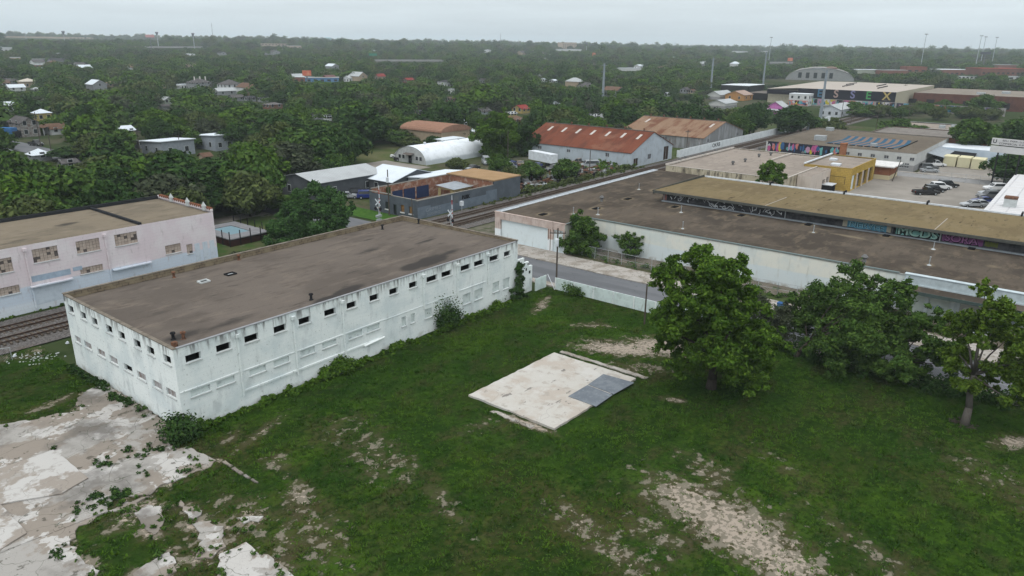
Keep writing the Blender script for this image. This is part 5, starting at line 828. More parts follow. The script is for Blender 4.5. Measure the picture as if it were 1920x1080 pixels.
# ------------------------------------------------------------------ houses of the neighbourhood
RG = plain('grey_shingles', (.105, .10, .10), v=.2); RB = plain('brown_shingles', (.15, .095, .07), v=.2); RR = plain('red_metal_roof', (.24, .05, .045)); RW = M_WROOF; RS = M_GROOF; RD = plain('dark_shingles', (.06, .06, .065), v=.2)
WW = plain('white_boards', (.60, .62, .63)); WG = plain('grey_boards', (.26, .275, .285)); WB = plain('blue_grey_boards', (.27, .30, .335)); WY = plain('yellow_boards', (.42, .34, .13)); WT = plain('tan_boards', (.36, .29, .21)); WGN = plain('pale_green_boards', (.28, .33, .27)); WBR = mat('brown_brick_far', (.17, .09, .06))
def hp(px, py, zt): return G(px, py, zt)
HOUSES = [  # px, py of the roof's middle, height there, w, d, h, rise, roof, wall, roof mat, label, options
    (12, 193, 6, 12, 13, 4.2, 3.4, 'gx', WW, RW, 'white house with a dark three window dormer gable at the left edge', dict(wins=3)),
    (42, 222, 7.5, 9, 17, 6.2, 2.4, 'gy', mat('peeling_grey_boards', (.21, .20, .19), [dict(k='w', ax='Z', s=1.5, lo=.5, hi=1, c=(.15, .145, .14)), dict(s=.9, d=7, st=(1, 1, 3), lo=.48, hi=.62, c=(.33, .31, .29)), dict(s=1.2, d=7, lo=.55, hi=.66, c=(.12, .07, .05), a=.8)]), RG, 'tall unpainted grey wooden house with dark roof at the left', dict(wins=2)),
    (77, 208, 6.5, 13, 13, 5.4, 3.2, 'h', WY, RW, 'yellow house with a white hipped metal roof at the left', dict(wins=2)),
    (104, 234, 4.2, 11, 13, 3.0, 2.3, 'gx', WW, RB, 'brown roofed bungalow with a white gable porch at the left', dict(porch=True)),
    (72, 282, 4.5, 10.5, 10.5, 3.0, 3.0, 'h', WG, RW, 'pale steep metal hipped roof peeking over the near left trees', dict(wins=1)),
    (126, 300, 3.6, 9, 9, 3.0, 1.4, 'gx', WG, RG, 'grey shingled roof low among the near left trees', dict(wins=1)),
    (8, 281, 3.2, 8, 8, 2.8, .4, 'f', WT, RS, 'small tan house with flat pale roof at the left edge', dict(wins=1)),
    (230, 238, 4.2, 10, 14, 3.0, 2.2, 'gx', WT, RW, 'white metal roofed house left of the two modern grey houses', {}),
    (313, 259, 4.7, 11, 13.5, 3.9, .8, 's', WB, RW, 'modern blue grey house with white shed roof and timber porch', dict(wins=2)),
    (401, 251, 5.5, 9, 16, 5.0, .9, 's', WB, RW, 'taller modern grey house with white shed roof, right of the timber porch one', dict(wins=2)),
    (265, 262, 4., 8, 8, 3.2, .5, 'f', WG, RG, 'small dark grey house with white trimmed windows beside the timber porch house', dict(wins=2)),
    (384, 288, 3.2, 5, 5, 2.6, 1.3, 'gx', WT, RB, 'tiny brown roofed shed below the modern grey houses', dict(wins=0)),
    (372, 150, 9.5, 24, 20, 7.2, 4.6, 'h', WG, RG, 'large grey house with a broad hipped roof and white chimneys', dict(wins=3, chim=3)),
    (343, 157, 6, 14, 12, 5.5, 1.2, 'f', WW, RW, 'white flat roofed wing left of the large hipped grey house', dict(wins=3)),
    (430, 152, 9.5, 17, 17, 7.0, 4.4, 'h', WW, RG, 'white two storey house with a grey pyramid roof', dict(wins=3)),
    (420, 166, 5.5, 20, 11, 4, 2.4, 'gx', WG, RS, 'long pale grey roof below the white two storey house', dict(wins=2)),
    (442, 178, 5, 14, 10, 3.4, 2.2, 'gx', WG, RG, 'dark roofed house below the grey pyramid roof', {}),
    (467, 180, 4.6, 12, 9, 3.2, 1.8, 'gx', WG, RD, 'dark house right of the white two storey house', {}),
    (312, 183, 5.5, 11, 11, 4.2, 2.6, 'gy', WGN, RS, 'pale green gabled house among the trees', dict(wins=2)),
    (308, 196, 3.6, 9, 9, 2.8, 1.4, 'gx', WG, RG, 'grey shed roof in front of the pale green gabled house', dict(wins=0)),
    (302, 157, 5, 11, 9, 4, .6, 'f', WT, RW, 'small pale flat roof left of the large hipped grey house', {}),
    (511, 192, 4.8, 17, 12, 3.4, 1.8, 'h', WBR, plain('grey_brown_roof', (.135, .125, .125)), 'brown grey hipped roof right of the middle left trees', dict(wins=2)),
    (495, 182, 4.5, 15, 9, 3.2, 1.2, 'gx', WG, RD, 'dark low roof behind the brown grey hipped roof', {}),
    (28, 160, 6, 22, 16, 4.4, 3.4, 'gx', WW, RW, 'large white metal roofed house with a vent at the left edge', {}),
    (8, 152, 6, 12, 12, 4.4, 3, 'gx', WW, RB, 'white house with a red brown roof corner at the left edge', {}),
    (67, 164, 5, 11, 11, 3.4, 2.6, 'h', WG, RS, 'small pale hipped metal roof among trees at the left', {}),
    (20, 148, 6, 22, 12, 4.5, 2.6, 'gx', WG, RG, 'grey shingled roof behind the large white metal roof', {}),
    (52, 150, 6.5, 16, 16, 5.5, 3, 'h', WT, plain('cream_roof', (.50, .46, .40)), 'cream roofed house half hidden by trees at the left', {}),
    (148, 118, 7, 20, 14, 5.4, 3, 'gx', WW, RG, 'grey roofed white house right of the dark apartment buildings', {}),
    (165, 121, 6, 14, 10, 5, 2.4, 'gx', WG, RD, 'small dark roofed house beyond the left trees', {}),
    (243, 122, 7.5, 18, 15, 5.4, 4, 'gx', WT, plain('pinkish_brown_roof', (.27, .17, .13)), 'pinkish brown gabled house in the middle left distance', {}),
    (358, 119, 7.5, 24, 16, 5.4, 4, 'h', WT, plain('tan_roof', (.28, .23, .18)), 'tan hipped roof in the middle left distance', {}),
    (208, 153, 6, 14, 10, 4.6, 2.8, 'h', WT, plain('pale_tan_roof', (.36, .28, .21)), 'pale tan roof peeking above trees left of centre', {}),
    (556, 140, 9, 22, 16, 6, 5, 'gx', WW, RS, 'pale steep roofed house behind the orange billboard', {}),
    (617, 143, 6.5, 17, 13, 5, 3.4, 'gx', WBR, plain('plum_roof', (.15, .085, .08)), 'plum roofed house behind the blue shop', {}),
    (711, 140, 7, 19, 14, 5.4, 3.6, 'gx', WT, RR, 'red gabled roof house in the middle distance', {}),
    (766, 147, 5.4, 18, 12, 4, 2.6, 'gx', WBR, RR, 'low red roof right of the red gabled house', {}),
    (655, 144, 6, 12, 12, 5, 2.6, 'gx', WW, RS, 'white house with pale roof right of the blue shop', {}),
    (838, 151, 7, 24, 12, 6.2, 1.6, 'h', WW, RD, 'dark roofed house with white window bays in the middle distance', dict(wins=4)),
    (846, 167, 6, 8, 7, 6.2, .3, 'f', WW, RS, 'narrow white two storey block below the dark roofed house', dict(wins=1)),
    (844, 182, 4.4, 10, 8, 3.4, 2, 'gx', WBR, RB, 'small brick house with brown gable below the narrow white block', {}),
    (905, 148, 6.5, 16, 12, 5, 2.8, 'gx', WG, RG, 'grey brown gabled house right of the dark roofed house', {}),
    (905, 203, 4.8, 14, 11, 3.2, 2.4, 'gx', WB, RG, 'blue grey house with a broad dark gable before the red roofed yellow house', {}),
    (977, 198, 5.2, 13, 13, 3.4, 2.8, 'gx', WY, RR, 'yellow house with a bright red roof', {}),
    (958, 209, 4, 10, 7, 3, 1.2, 'gx', WY, RS, 'pale porch roof in front of the red roofed yellow house', {}),
    (962, 219, 4.6, 12, 15, 3.4, 1.9, 'gx', WBR, RB, 'dark brown roofed house left of the rusted red roof', {}),
    (1038, 191, 4.4, 11, 10, 3.2, 2., 'gx', WT, RW, 'white metal roof with a small tan gable, right of the red roofed house', {}),
    (1113, 214, 3.9, 11, 8, 3, 1.2, 'gx', WG, RS, 'small grey blue metal roof behind the rusted red roof', {}),
    (1132, 209, 4.4, 6, 5, 4, .3, 'f', WW, RB, 'small white box building behind the rusted red roof', dict(wins=0)),
    (598, 213, 4.6, 14, 14, 3.2, 2.4, 'gx', WG, RG, 'grey roofed house with white end beside the tall pale tree', {}),
    (612, 216, 3.8, 6, 9, 3.2, .4, 'f', WW, RW, 'white end of a low house right of the grey roof', {}),
    (785, 207, 4.4, 10, 9, 3.2, 1.8, 'gx', WBR, RD, 'brown house with pale gable above the grassy field', {}),
    (868, 225, 4.6, 6, 8, 3.6, 1.4, 'gx', WG, RW, 'small white gabled hut beyond the arched hut', dict(wins=1)),
    (842, 258, 4.6, 22, 12, 4.2, .5, 'f', WG, RW, 'low grey building with a wide white roof behind the arched hut', {}),
    (890, 243, 4.6, 16, 16, 4.2, .5, 'f', WT, RW, 'tan building with a white roof left of the tall green tree', {}),
    (1010, 137, 5, 10, 5, 4.4, .3, 'f', WW, RS, 'white billboard like block in the middle distance', dict(wins=0)),
    (1022, 147, 5, 17, 9, 4.2, 1.6, 'gx', WW, RW, 'bright white roof among trees in the middle distance', {}),
    (1038, 149, 5, 10, 9, 4, 1.6, 'gx', WW, RW, 'second bright white roof, right of the first in the middle distance', {}),
    (1200, 122, 5, 18, 9, 4, 2, 'gx', WW, RW, 'pale roof glinting beyond the first steel pole', {}),
    (1144, 174, 4.4, 11, 8, 3.4, .8, 'gx', WW, RS, 'pale roof beside the foot of the first steel pole', {}),
    (1250, 173, 4.4, 12, 8, 3.4, 1.2, 'gx', WG, RS, 'low pale metal roof between the first two steel poles', {}),
    (1285, 165, 6, 15, 12, 4.4, 3, 'gx', WG, RG, 'grey steep gable left of the second steel pole', {}),
    (1298, 168, 5, 12, 9, 3.6, 2.4, 'gx', WT, RB, 'brown roofed house at the foot of the second steel pole', {}),
]
PW = [34, 58, 38, 52, 46, 30, 20, 45, 100, 72, 30, 24, 48, 25, 48, 44, 30, 25, 25, 20, 16, 37, 25, 36, 20, 14, 36, 40, 22, 14, 22, 24, 12, 30, 28, 24, 22, 22, 36, 10, 12, 18, 32, 34, 22, 40, 22, 20, 12, 36, 18, 22, 14, 60, 34, 10, 17, 14, 22, 13, 14, 16, 12]
for (px, py, zt, w_, d_, h, rise, rf, mw, mr, lab, kw), pw in zip(HOUSES, PW):      # sizes settled by how wide each looks in the photo
    k = 1.
    for _ in range(4):
        x, y = hp(px, py, zt * k ** .6); e = float(elev(x, y)); xs = [S(x + i * w_ * k / 2, y + j * d_ * k / 2, e + h)[0] for i in (-1, 1) for j in (-1, 1)]; k = min(1.35, max(.4, k * pw / (max(xs) - min(xs))))
    x, y = hp(px, py, zt * k ** .6); house(x, y, w_ * k, d_ * k, h * k ** .6, rise * k ** .8, rf, mw, mr, lab, **kw)
# barrel roofed brown building
bx, by = G(818, 238, 4.6); br = thing('barrel_roof_building', 'tan building with a low brown barrel roof above the arched hut', 'building', (bx - 7, by - 9, float(elev(bx, by)))); mb = MB(); mb.wall((0, 0), (14, 0), 0, 3.9); mb.wall((14, 0), (14, 19), 0, 3.9); mb.wall((14, 19), (0, 19), 0, 3.9); mb.wall((0, 19), (0, 0), 0, 3.9); mb.build('wall', WT, br)
mb = MB(); n = 13; A2 = [(7 - 7.4 * math.cos(t), 3.9 + 2.2 * math.sin(t)) for t in np.linspace(0, math.pi, n)]; mb.add([(x, -.3, z) for x, z in A2] + [(x, 19.3, z) for x, z in A2], [(n + i, n + i + 1, i + 1, i) for i in range(n - 1)] + [tuple(range(n)), tuple(range(n, 2 * n))[::-1]]); mb.build('barrel_roof', plain('salmon_brown_roof', (.27, .155, .11)), br); protect(bx, by, 14, 19, 3, 6)
# scattered roofs showing between distant trees
q = random.Random(5); proto = []
for k in range(90):
    px = q.uniform(0, 1560); d_ = q.uniform(430, 1700); hd = math.atan2(_ca, _sa); t_ = (px - 960) / F_PX; fw_ = np.array([math.cos(hd), math.sin(hd)]); rt_ = np.array([math.sin(hd), -math.cos(hd)]); p = (fw_ + rt_ * t_) * d_ / math.hypot(1, t_)
    if 340 < p[0] < 640 and 10 < p[1] < 190: continue
    u_ = S(p[0], p[1], float(elev(*p)) + 4)
    if any(a - 8 < u_[0] < b + 8 and c - 8 < u_[1] < dd + 8 for _, a, c, b, dd in PROT if b - a > 40): continue
    o = house(p[0], p[1], q.uniform(9, 13), q.uniform(8, 11), q.uniform(4.2, 6.2), q.uniform(1.6, 3), q.choice(('gx', 'gy', 'h')), q.choice((WW, WW, WG, WT)), q.choice((RW, RG, RG, RS, RB, RD)), 'small distant house half hidden among the neighbourhood trees', 'distant_house', 'house', wins=1, group='distant houses among the trees', prot=k % 6 == 0, rz=q.choice((0, R(90))))
# ------------------------------------------------------------------ masts, towers, billboards on the skyline
M_FARM = plain('far_pale_steel', (.42, .46, .50)); M_FARD = plain('far_dark_steel', (.14, .15, .17))
def at_d(px, d_):
    t_ = (px - 960) / F_PX; k = 1 / math.hypot(1, t_); fw_ = np.array([_sa, _ca]); rt_ = np.array([_ca, -_sa]); p = (fw_ + rt_ * t_) * k * d_; return float(p[0]), float(p[1])
def mast(px, top, d_, r, label, kind='light', name=None, cat='mast', group=None):
    x, y = at_d(px, d_); h = H_TOP(x, y, top); e = float(elev(x, y)); t = thing(name or ('light_mast' if kind == 'light' else 'radio_mast'), label, cat, (x, y, e), math.atan2(y, x), group); mb = MB(); mb.cyl((0, 0, -1), (0, 0, h), r, r * .55, 6); mb.build('mast_pole', M_FARM if kind != 'dark' else M_FARD, t)
    if kind == 'light': mb = MB(); mb.box(-.6, -2, h - .4, .6, 2, h + .3); mb.build('lamp_ring', M_FARD, t)
    if kind == 'dish': mb = MB(); mb.box(-1.5, -2.5, h - 2, 1.5, 2.5, h); mb.cyl((0, 0, h - 6), (0, 0, h - 2), .5, 2.2, 8); mb.build('mast_head', M_FARD, t)
    return t
for i, (px, top) in enumerate(((1688, 64), (1415, 70), (1786, 67), (1794, 69), (1814, 70), (1888, 63))): mast(px, top, 1150 + 37 * i, .5, ['tall slim light mast standing alone right of the hangar', 'tall light mast above the fourth steel pole', 'leftmost of the tall masts above the old brick factory', 'second mast above the old brick factory', 'third mast above the old brick factory', 'tall light mast near the right edge of the skyline'][i], group='tall light masts on the skyline')
for i, px in enumerate((1245, 1325, 1340, 1380, 1405, 1432, 1458, 1500, 1551, 1585, 1637, 1675, 1724, 1771, 1823, 1877, 1070, 1110, 1205)): mast(px, 80 + (px - 1245) / 130 + (i * 7 % 5), 3000 + 60 * i, 1.1, 'thin distant pylon on the hazy right hand skyline', 'dark', 'distant_pylon', 'pylon', 'distant pylons on the skyline')
mast(424, 43, 2200, 1.0, 'tall pale lattice radio mast on the left skyline', 'radio'); mast(935, 62, 2400, 1.0, 'pale radio mast in the middle of the skyline', 'radio'); mast(967, 74, 2600, .8, 'short radio mast right of the middle one', 'radio')
mast(159, 58, 1500, .7, 'mobile phone mast beside the tan ridge building', 'dish'); mast(325, 60, 1500, .8, 'mast with a square top platform beside the red billboard', 'dish'); mast(389, 62, 1500, .7, 'slim mast with a small square head right of the red billboard', 'dish'); mast(33, 60, 1700, .5, 'thin pole leftmost on the skyline', 'radio'); mast(91, 60, 1700, .5, 'thin pole second from the left on the skyline', 'radio'); mast(902, 78, 2500, 2.2, 'small church spire on the skyline', 'dark', 'church_spire', 'spire'); mast(1088, 68 + 12, 1500, .5, 'short lamp post below the skyline near the tall mast', 'dish')
def water_tower(px, top, d_, r, label):
    x, y = at_d(px, d_); h = H_TOP(x, y, top); t = thing('water_tower', label, 'water tower', (x, y, float(elev(x, y)))); mb = MB(); mb.cyl((0, 0, h - r * .75), (0, 0, h - r * .2), r, r, 16); mb.cyl((0, 0, h - r * .2), (0, 0, h), r, r * .3, 16); mb.cyl((0, 0, h - r * 1.15), (0, 0, h - r * .75), r * .4, r, 16); mb.build('tank', plain('pale_blue_tank', (.40, .55, .60)), t)
    mb = MB(); [mb.cyl((r * .85 * math.cos(a), r * .85 * math.sin(a), -1), (r * .8 * math.cos(a), r * .8 * math.sin(a), h - r * .7), r * .07) for a in np.linspace(0, 5.2, 6)]; mb.cyl((0, 0, -1), (0, 0, h - r), r * .15); mb.build('legs', M_FARM, t)
water_tower(628, 69.5, 2250, 10.5, 'larger pale blue water tower on the skyline'); water_tower(646, 72, 2550, 8.5, 'smaller pale water tower right of the larger one')
def billboard(px, top, bot, w_px, d_, m, label):
    x, y = at_d(px, d_); e = float(elev(x, y)); h1, h0 = H_TOP(x, y, top), H_TOP(x, y, bot); w_ = w_px * d_ / F_PX; t = thing('billboard', label, 'billboard', (x, y, e), math.atan2(y, x)); mb = MB(); mb.box(-.3, -w_ / 2, h0, .3, w_ / 2, h1); mb.build('board', m, t); mb = MB(); mb.cyl((0, 0, -1), (0, 0, h0), .5); mb.build('post', M_FARD, t)
    PROT.append((d_, px - w_px / 2, top, px + w_px / 2, bot))
M_ORG = mat('orange_red_board', (.50, .12, .07), [dict(s=.25, lo=.4, hi=.6, c=(.55, .25, .15))])
billboard(586, 132, 142, 15, 560, M_ORG, 'orange red billboard above the shops'); billboard(312, 65, 70, 13, 1450, mat('pink_red_board', (.55, .28, .28)), 'pale red billboard on the left skyline'); billboard(1102, 99, 107, 6, 1300, M_ORG, 'small orange red billboard below the skyline right of the apartment block'); billboard(1799, 97, 102, 14, 1150, plain('dark_board', (.08, .09, .11)), 'dark billboard below the masts at the right'); billboard(707, 100, 104.5, 14, 1100, plain('motorway_green', (.04, .22, .14)), 'green motorway sign above the bridge'); billboard(1480, 112, 117, 14, 1100, MATS['motorway_green'], 'green motorway sign at the right'); billboard(1453, 108.5, 114.5, 8, 1100, M_ORG, 'small red billboard left of the right hand green sign')
# steel transmission poles
for px, base, top, r, lab in ((1130, 190, 119, .85, 'tall grey steel transmission pole, leftmost of the big ones'), (1332, 172, 108, .8, 'tall grey steel transmission pole left of the black warehouse'), (1430, 163, 97, .8, 'tall grey steel transmission pole at the end of the black warehouse'), (1538, 222, 131, .75, 'tall grey steel transmission pole with a curved arm before the black warehouse'), (1513, 252, 224, .6, 'short grey steel pole stub behind the mural building')):
    x, y = G(px, base); h = H_TOP(x, y, top); e = float(elev(x, y)); t = thing('transmission_pole', lab, 'pole', (x, y, e), math.atan2(y, x), 'steel transmission poles'); mb = MB(); mb.cyl((0, 0, -.5), (0, 0, h), r, r * .6, 12); mb.build('pole_shaft', plain('pale_steel_pole', (.27, .31, .35), metal=.2), t)
    if px == 1538: mb = MB(); mb.tube([(0, 0, h - 1), (0, 3, h + .6), (0, 7, h - .2)], [.14, .12, .1]); mb.build('curved_arm', MATS['pale_steel_pole'], t)
    elif h > 10: mb = MB(); [mb.cyl((0, -1.6, h * k), (0, 1.6, h * k), .1) for k in (.62, .78, .95)]; mb.build('arms', MATS['pale_steel_pole'], t)
    PROT.append((math.hypot(x, y), px - 2, top, px + 2, base - 10))
# wooden utility poles
def upole(px, base, top, label, arm=2.4, trans=False, xy=None, lean=0., r=.13):
    x, y = xy or G(px, base); h = H_TOP(x, y, top); t = thing('utility_pole', label, 'utility pole', (x, y, float(elev(x, y))), math.atan2(y, x), 'wooden utility poles'); mb = MB(); mb.cyl((0, 0, -.3), (0, lean, h), r, r * .75, 8); mb.build('pole_shaft', M_WOOD, t)
    if arm: mb = MB(); mb.box(-.06, -arm / 2 + lean, h - .75, .06, arm / 2 + lean, h - .6); [mb.cyl((0, k * arm / 2 * .9 + lean, h - .6), (0, k * arm / 2 * .9 + lean, h - .4), .05) for k in (-1, -.4, .4, 1)]; mb.build('crossarm', M_OLDWOOD, t)
    if trans: mb = MB(); mb.cyl((-.35, .1, h - 2.4), (-.35, .1, h - 1.4), .28, n=12); mb.build('transformer', M_GUT, t)
    return t
upole(1040, 527, 428, 'dark utility pole with a transformer beside the white panel fence', 2.2, True, xy=(79.6, 55.2)); upole(1208, 608, 532, 'bare dark post with a pale cap standing in the grass', 0, r=.11)
upole(759, 400, 318, 'tall dark pole with a transformer before the roofless grey building', 0, True, xy=(94.2, 105.2)); upole(789, 408, 372, 'short thin pole at the corner of the roofless grey building', 0, xy=(94.0, 98.6), r=.09)
upole(636, 358, 316, 'utility pole with a wide crossarm before the pale grey metal roof', 3.2, True); upole(1105, 330, 282, 'slim pole beside the scrap yard', 0); upole(952, 312, 245, 'pole at the end of the arched hut', 0); upole(1287, 284, 243, 'pole before the weathered grey warehouse', 1.6); upole(1672, 340, 300, 'leaning pole beside the small red brick office', 0, lean=-1.2)
for px, b_, t_, lab in ((77, 275, 210, 'utility pole with a crossarm behind the dark pickup in the left street'), (97, 288, 250, 'thin pole beside the left street'), (139, 250, 222, 'utility pole right of the brown roofed bungalow'), (263, 290, 243, 'dark utility pole left of the timber porch house'), (341, 256, 222, 'utility pole with a transformer between the two modern grey houses'), (339, 290, 253, 'bare pole in front of the timber porch house'), (486, 275, 225, 'dark utility pole right of the modern grey houses'), (497, 280, 238, 'brown utility pole behind the dark one')): upole(px, b_, t_, lab, 2.2 if 'bare' not in lab and 'thin' not in lab else 0)
for i, (px, b_, t_) in enumerate(((516, 195, 168), (485, 190, 165), (705, 215, 183), (785, 230, 190), (827, 225, 195), (950, 235, 185), (1005, 215, 190), (1093, 240, 215), (1072, 205, 180), (1575, 235, 188), (1595, 232, 205), (1655, 215, 186), (1700, 240, 195), (1642, 245, 205), (1693, 188, 158), (1720, 190, 172), (915, 205, 178))): upole(px, b_, t_, 'slim distant utility pole rising between trees and roofs', 2.2)
# railway crossing signals
def crossing(x, y, rz, label, gate):
    t = thing('crossing_signal', label, 'crossing signal', (x, y, .1), rz, 'railway crossing signals'); mb = MB(); mb.cyl((0, 0, 0), (0, 0, 4.3), .09, n=8); mb.box(-.4, -.4, 0, .4, .4, .5); mb.build('signal_post', M_STEEL, t)
    for s_ in (-1, 1):
        mb = MB(); a = R(45) * s_; c_, s2 = math.cos(a), math.sin(a); k = .82; mb.add([(-.14 - .01 * s_, u * k * c_ - v * .12 * s2, 3.7 + u * k * s2 + v * .12 * c_) for u, v in ((-1, -1), (1, -1), (1, 1), (-1, 1))], [(0, 1, 2, 3)]); mb.build('crossbuck_board', M_GUT, t)
    for s_ in (-.55, .55): mb = MB(); mb.cyl((-.22, s_, 2.5), (-.1, s_, 2.5), .3, n=14); mb.build('signal_lamp', M_BLACK, t)
    mb = MB(); mb.box(-.15, -.6, 2.45, -.05, .6, 2.55); mb.box(-.6, -.3, .9, .5, .3, 1.3); mb.build('lamp_bracket', M_STEEL, t); mb = MB()
    for k in range(7): mb.box(.3, -.05, 1.1 + k * .82, .36, .05, 1.1 + (k + 1) * .82 - .004, k % 2)
    mb.build('raised_gate_arm', [M_GUT, mat('red_stripe', (.42, .05, .04))], t)
crossing(91.2, 86.0, 0, 'railway crossing signal with white crossbuck right of the roofless building', 1); crossing(89.2, 102.5, R(10), 'railway crossing signal with white crossbuck beside the feathery tree', 1)
cb = thing('signal_cabinet', 'small white equipment box on a post beside the roofless building', 'cabinet', (106.5, 97.4, .1)); mb = MB(); mb.box(-.3, -.3, 1.0, .3, .3, 1.9); mb.build('cabinet_box', M_GUT, cb); mb = MB(); mb.cyl((0, 0, 0), (0, 0, 1), .08); mb.build('post', M_STEEL, cb)
# ------------------------------------------------------------------ fences
pf = thing('panel_fence', 'white concrete panel fence along the street side of the lot', 'fence', (78.6, 0, 0))
for k in range(8):
    y1 = 54.6 - k * 3.05; mb = MB(); mb.box(-.07, y1 - .09, -.2, .07, y1 + .09, 1.60); mb.build('fence_post', M_WHITE, pf); mb = MB()
    for r_ in range(4): mb.box(-.05, y1 - 2.9, -.1 + r_ * .43, .05, y1 - .15, -.1 + r_ * .43 + .42)
    mb.build('fence_panel', mat('white_fence_panel', (.58, .67, .66), [dict(s=.8, d=7, lo=.42, hi=.65, c=(.48, .56, .55)), dict(s=2, d=7, st=(1, 1, .4), lo=.57, hi=.68, c=(.30, .33, .30), a=.6)]), pf)
gt = thing('open_gate', 'white boarded gate standing ajar next to the white building', 'gate', (73.4, 56.55, 0)); mb = MB(); mb.box(2.6, -.5, 0, 5.0, -.42, 1.75); mb.box(2.55, -.56, .02, 2.65, -.36, 1.85); mb.box(3.75, -.55, .02, 3.83, -.37, 1.8); mb.build('gate_leaf', MATS['white_fence_panel'], gt); mb = MB(); mb.tube([(4.6, -2.2, .1), (5.0, -.7, 1.9)], [.05, .05]); mb.build('gate_brace', M_GUT, gt)
M_LINK = mat('chain_link_wire', (.30, .31, .32))
def chain(pts, h, label, step=2.6, rail2=True):
    t = thing('chain_link_fence', label, 'fence', (*pts[0], 0)); ox, oy = pts[0]; net = MB(); rails = MB()
    for (x0, y0), (x1, y1) in zip(pts, pts[1:]):
        L = math.dist((x0, y0), (x1, y1)); n = max(1, round(L / step)); d = ((x1 - x0) / L, (y1 - y0) / L); P = lambda u, z: (x0 - ox + d[0] * u, y0 - oy + d[1] * u, z)
        for k in range(n + 1): mb = MB(); mb.cyl(P(L * k / n, -.1), P(L * k / n, h), .035, n=6); mb.build('fence_post', M_STEEL, t)
        rails.cyl(P(0, h), P(L, h), .025, n=5)
        if rail2: rails.cyl(P(0, h * .5), P(L, h * .5), .018, n=5)
        for k in range(int(L / .24)):
            for s_ in (-1, 1):
                u0 = k * .24; u1 = u0 + s_ * h; z1 = h
                if u1 > L: z1 = h * (L - u0) / h; u1 = L
                if u1 < 0: z1 = u0; u1 = 0
                if z1 > .05: net.cyl(P(u0, .02), P(u1, z1), .0045, n=3, cap=False)
    rails.build('fence_rail', M_STEEL, t); net.build('wire_mesh', M_LINK, t); return t
chain([(94.6, 63.2), (94.2, 51), (95.6, 30), (96.2, 17.5)], 1.9, 'chain link fence in front of the warehouse with slanting posts'); chain([(78.7, 29.5), (78.9, 12), (78.9, -12)], 1.6, 'chain link fence along the street under the trees', rail2=False); chain([(-20, 86.9), (18, 86.8), (22.5, 84.5)], 1.4, 'low sagging wire fence beside the railway at the left', 3.2, False); chain([(212.6, 34), (212.6, -10)], 2.2, 'chain link fence around the car park by the cross street', 3.2, False)
chain([(56, 98.2), (79, 98.2)], 1.5, 'dark wire fence along the railway beside the pool lawn', 2.4)
mb = MB(); mb.prism(rough([(78.2, 20), (78.5, 20), (78.9, -14), (78.6, -14)], .6, .05, 3), 0, .28); props(mb.build('lot_kerb', M_WALK), kind='structure')
# ------------------------------------------------------------------ pool deck behind the pink building
pd = thing('pool_deck', 'raised timber deck around a small blue pool beyond the railway', 'pool', (61.5, 107.2, 0)); mb = MB(); DK = [(0, 0, 2.0, 11), (5.6, 0, 7.6, 11), (2.0, 0, 5.6, 2.8), (2.0, 8.8, 5.6, 11)]; [mb.box(a, b, 1.2, c - .001, d, 1.35) for a, b, c, d in DK]; mb.build('deck_boards', plain('grey_deck_boards', (.20, .20, .21)), pd); mb = MB(); mb.box(2.0, 2.8, 1.0, 5.6, 8.8, 1.22); mb.build('pool_water', mat('pool_water', (.20, .31, .36), rough=.15, spec=.4), pd); mb = MB(); mb.box(.15, .15, 0, 7.4, 10.8, 1.0); mb.build('deck_skirt', plain('dark_red_skirt', (.05, .025, .022)), pd)
for x, y in [(0, k * 2.2) for k in range(6)] + [(7.5, k * 2.2) for k in range(6)] + [(k * 1.9, 0) for k in range(1, 4)]: mb = MB(); mb.box(x - .06, y - .06, 0, x + .06, y + .06, 2.6); mb.build('deck_post', M_BLACK, pd)
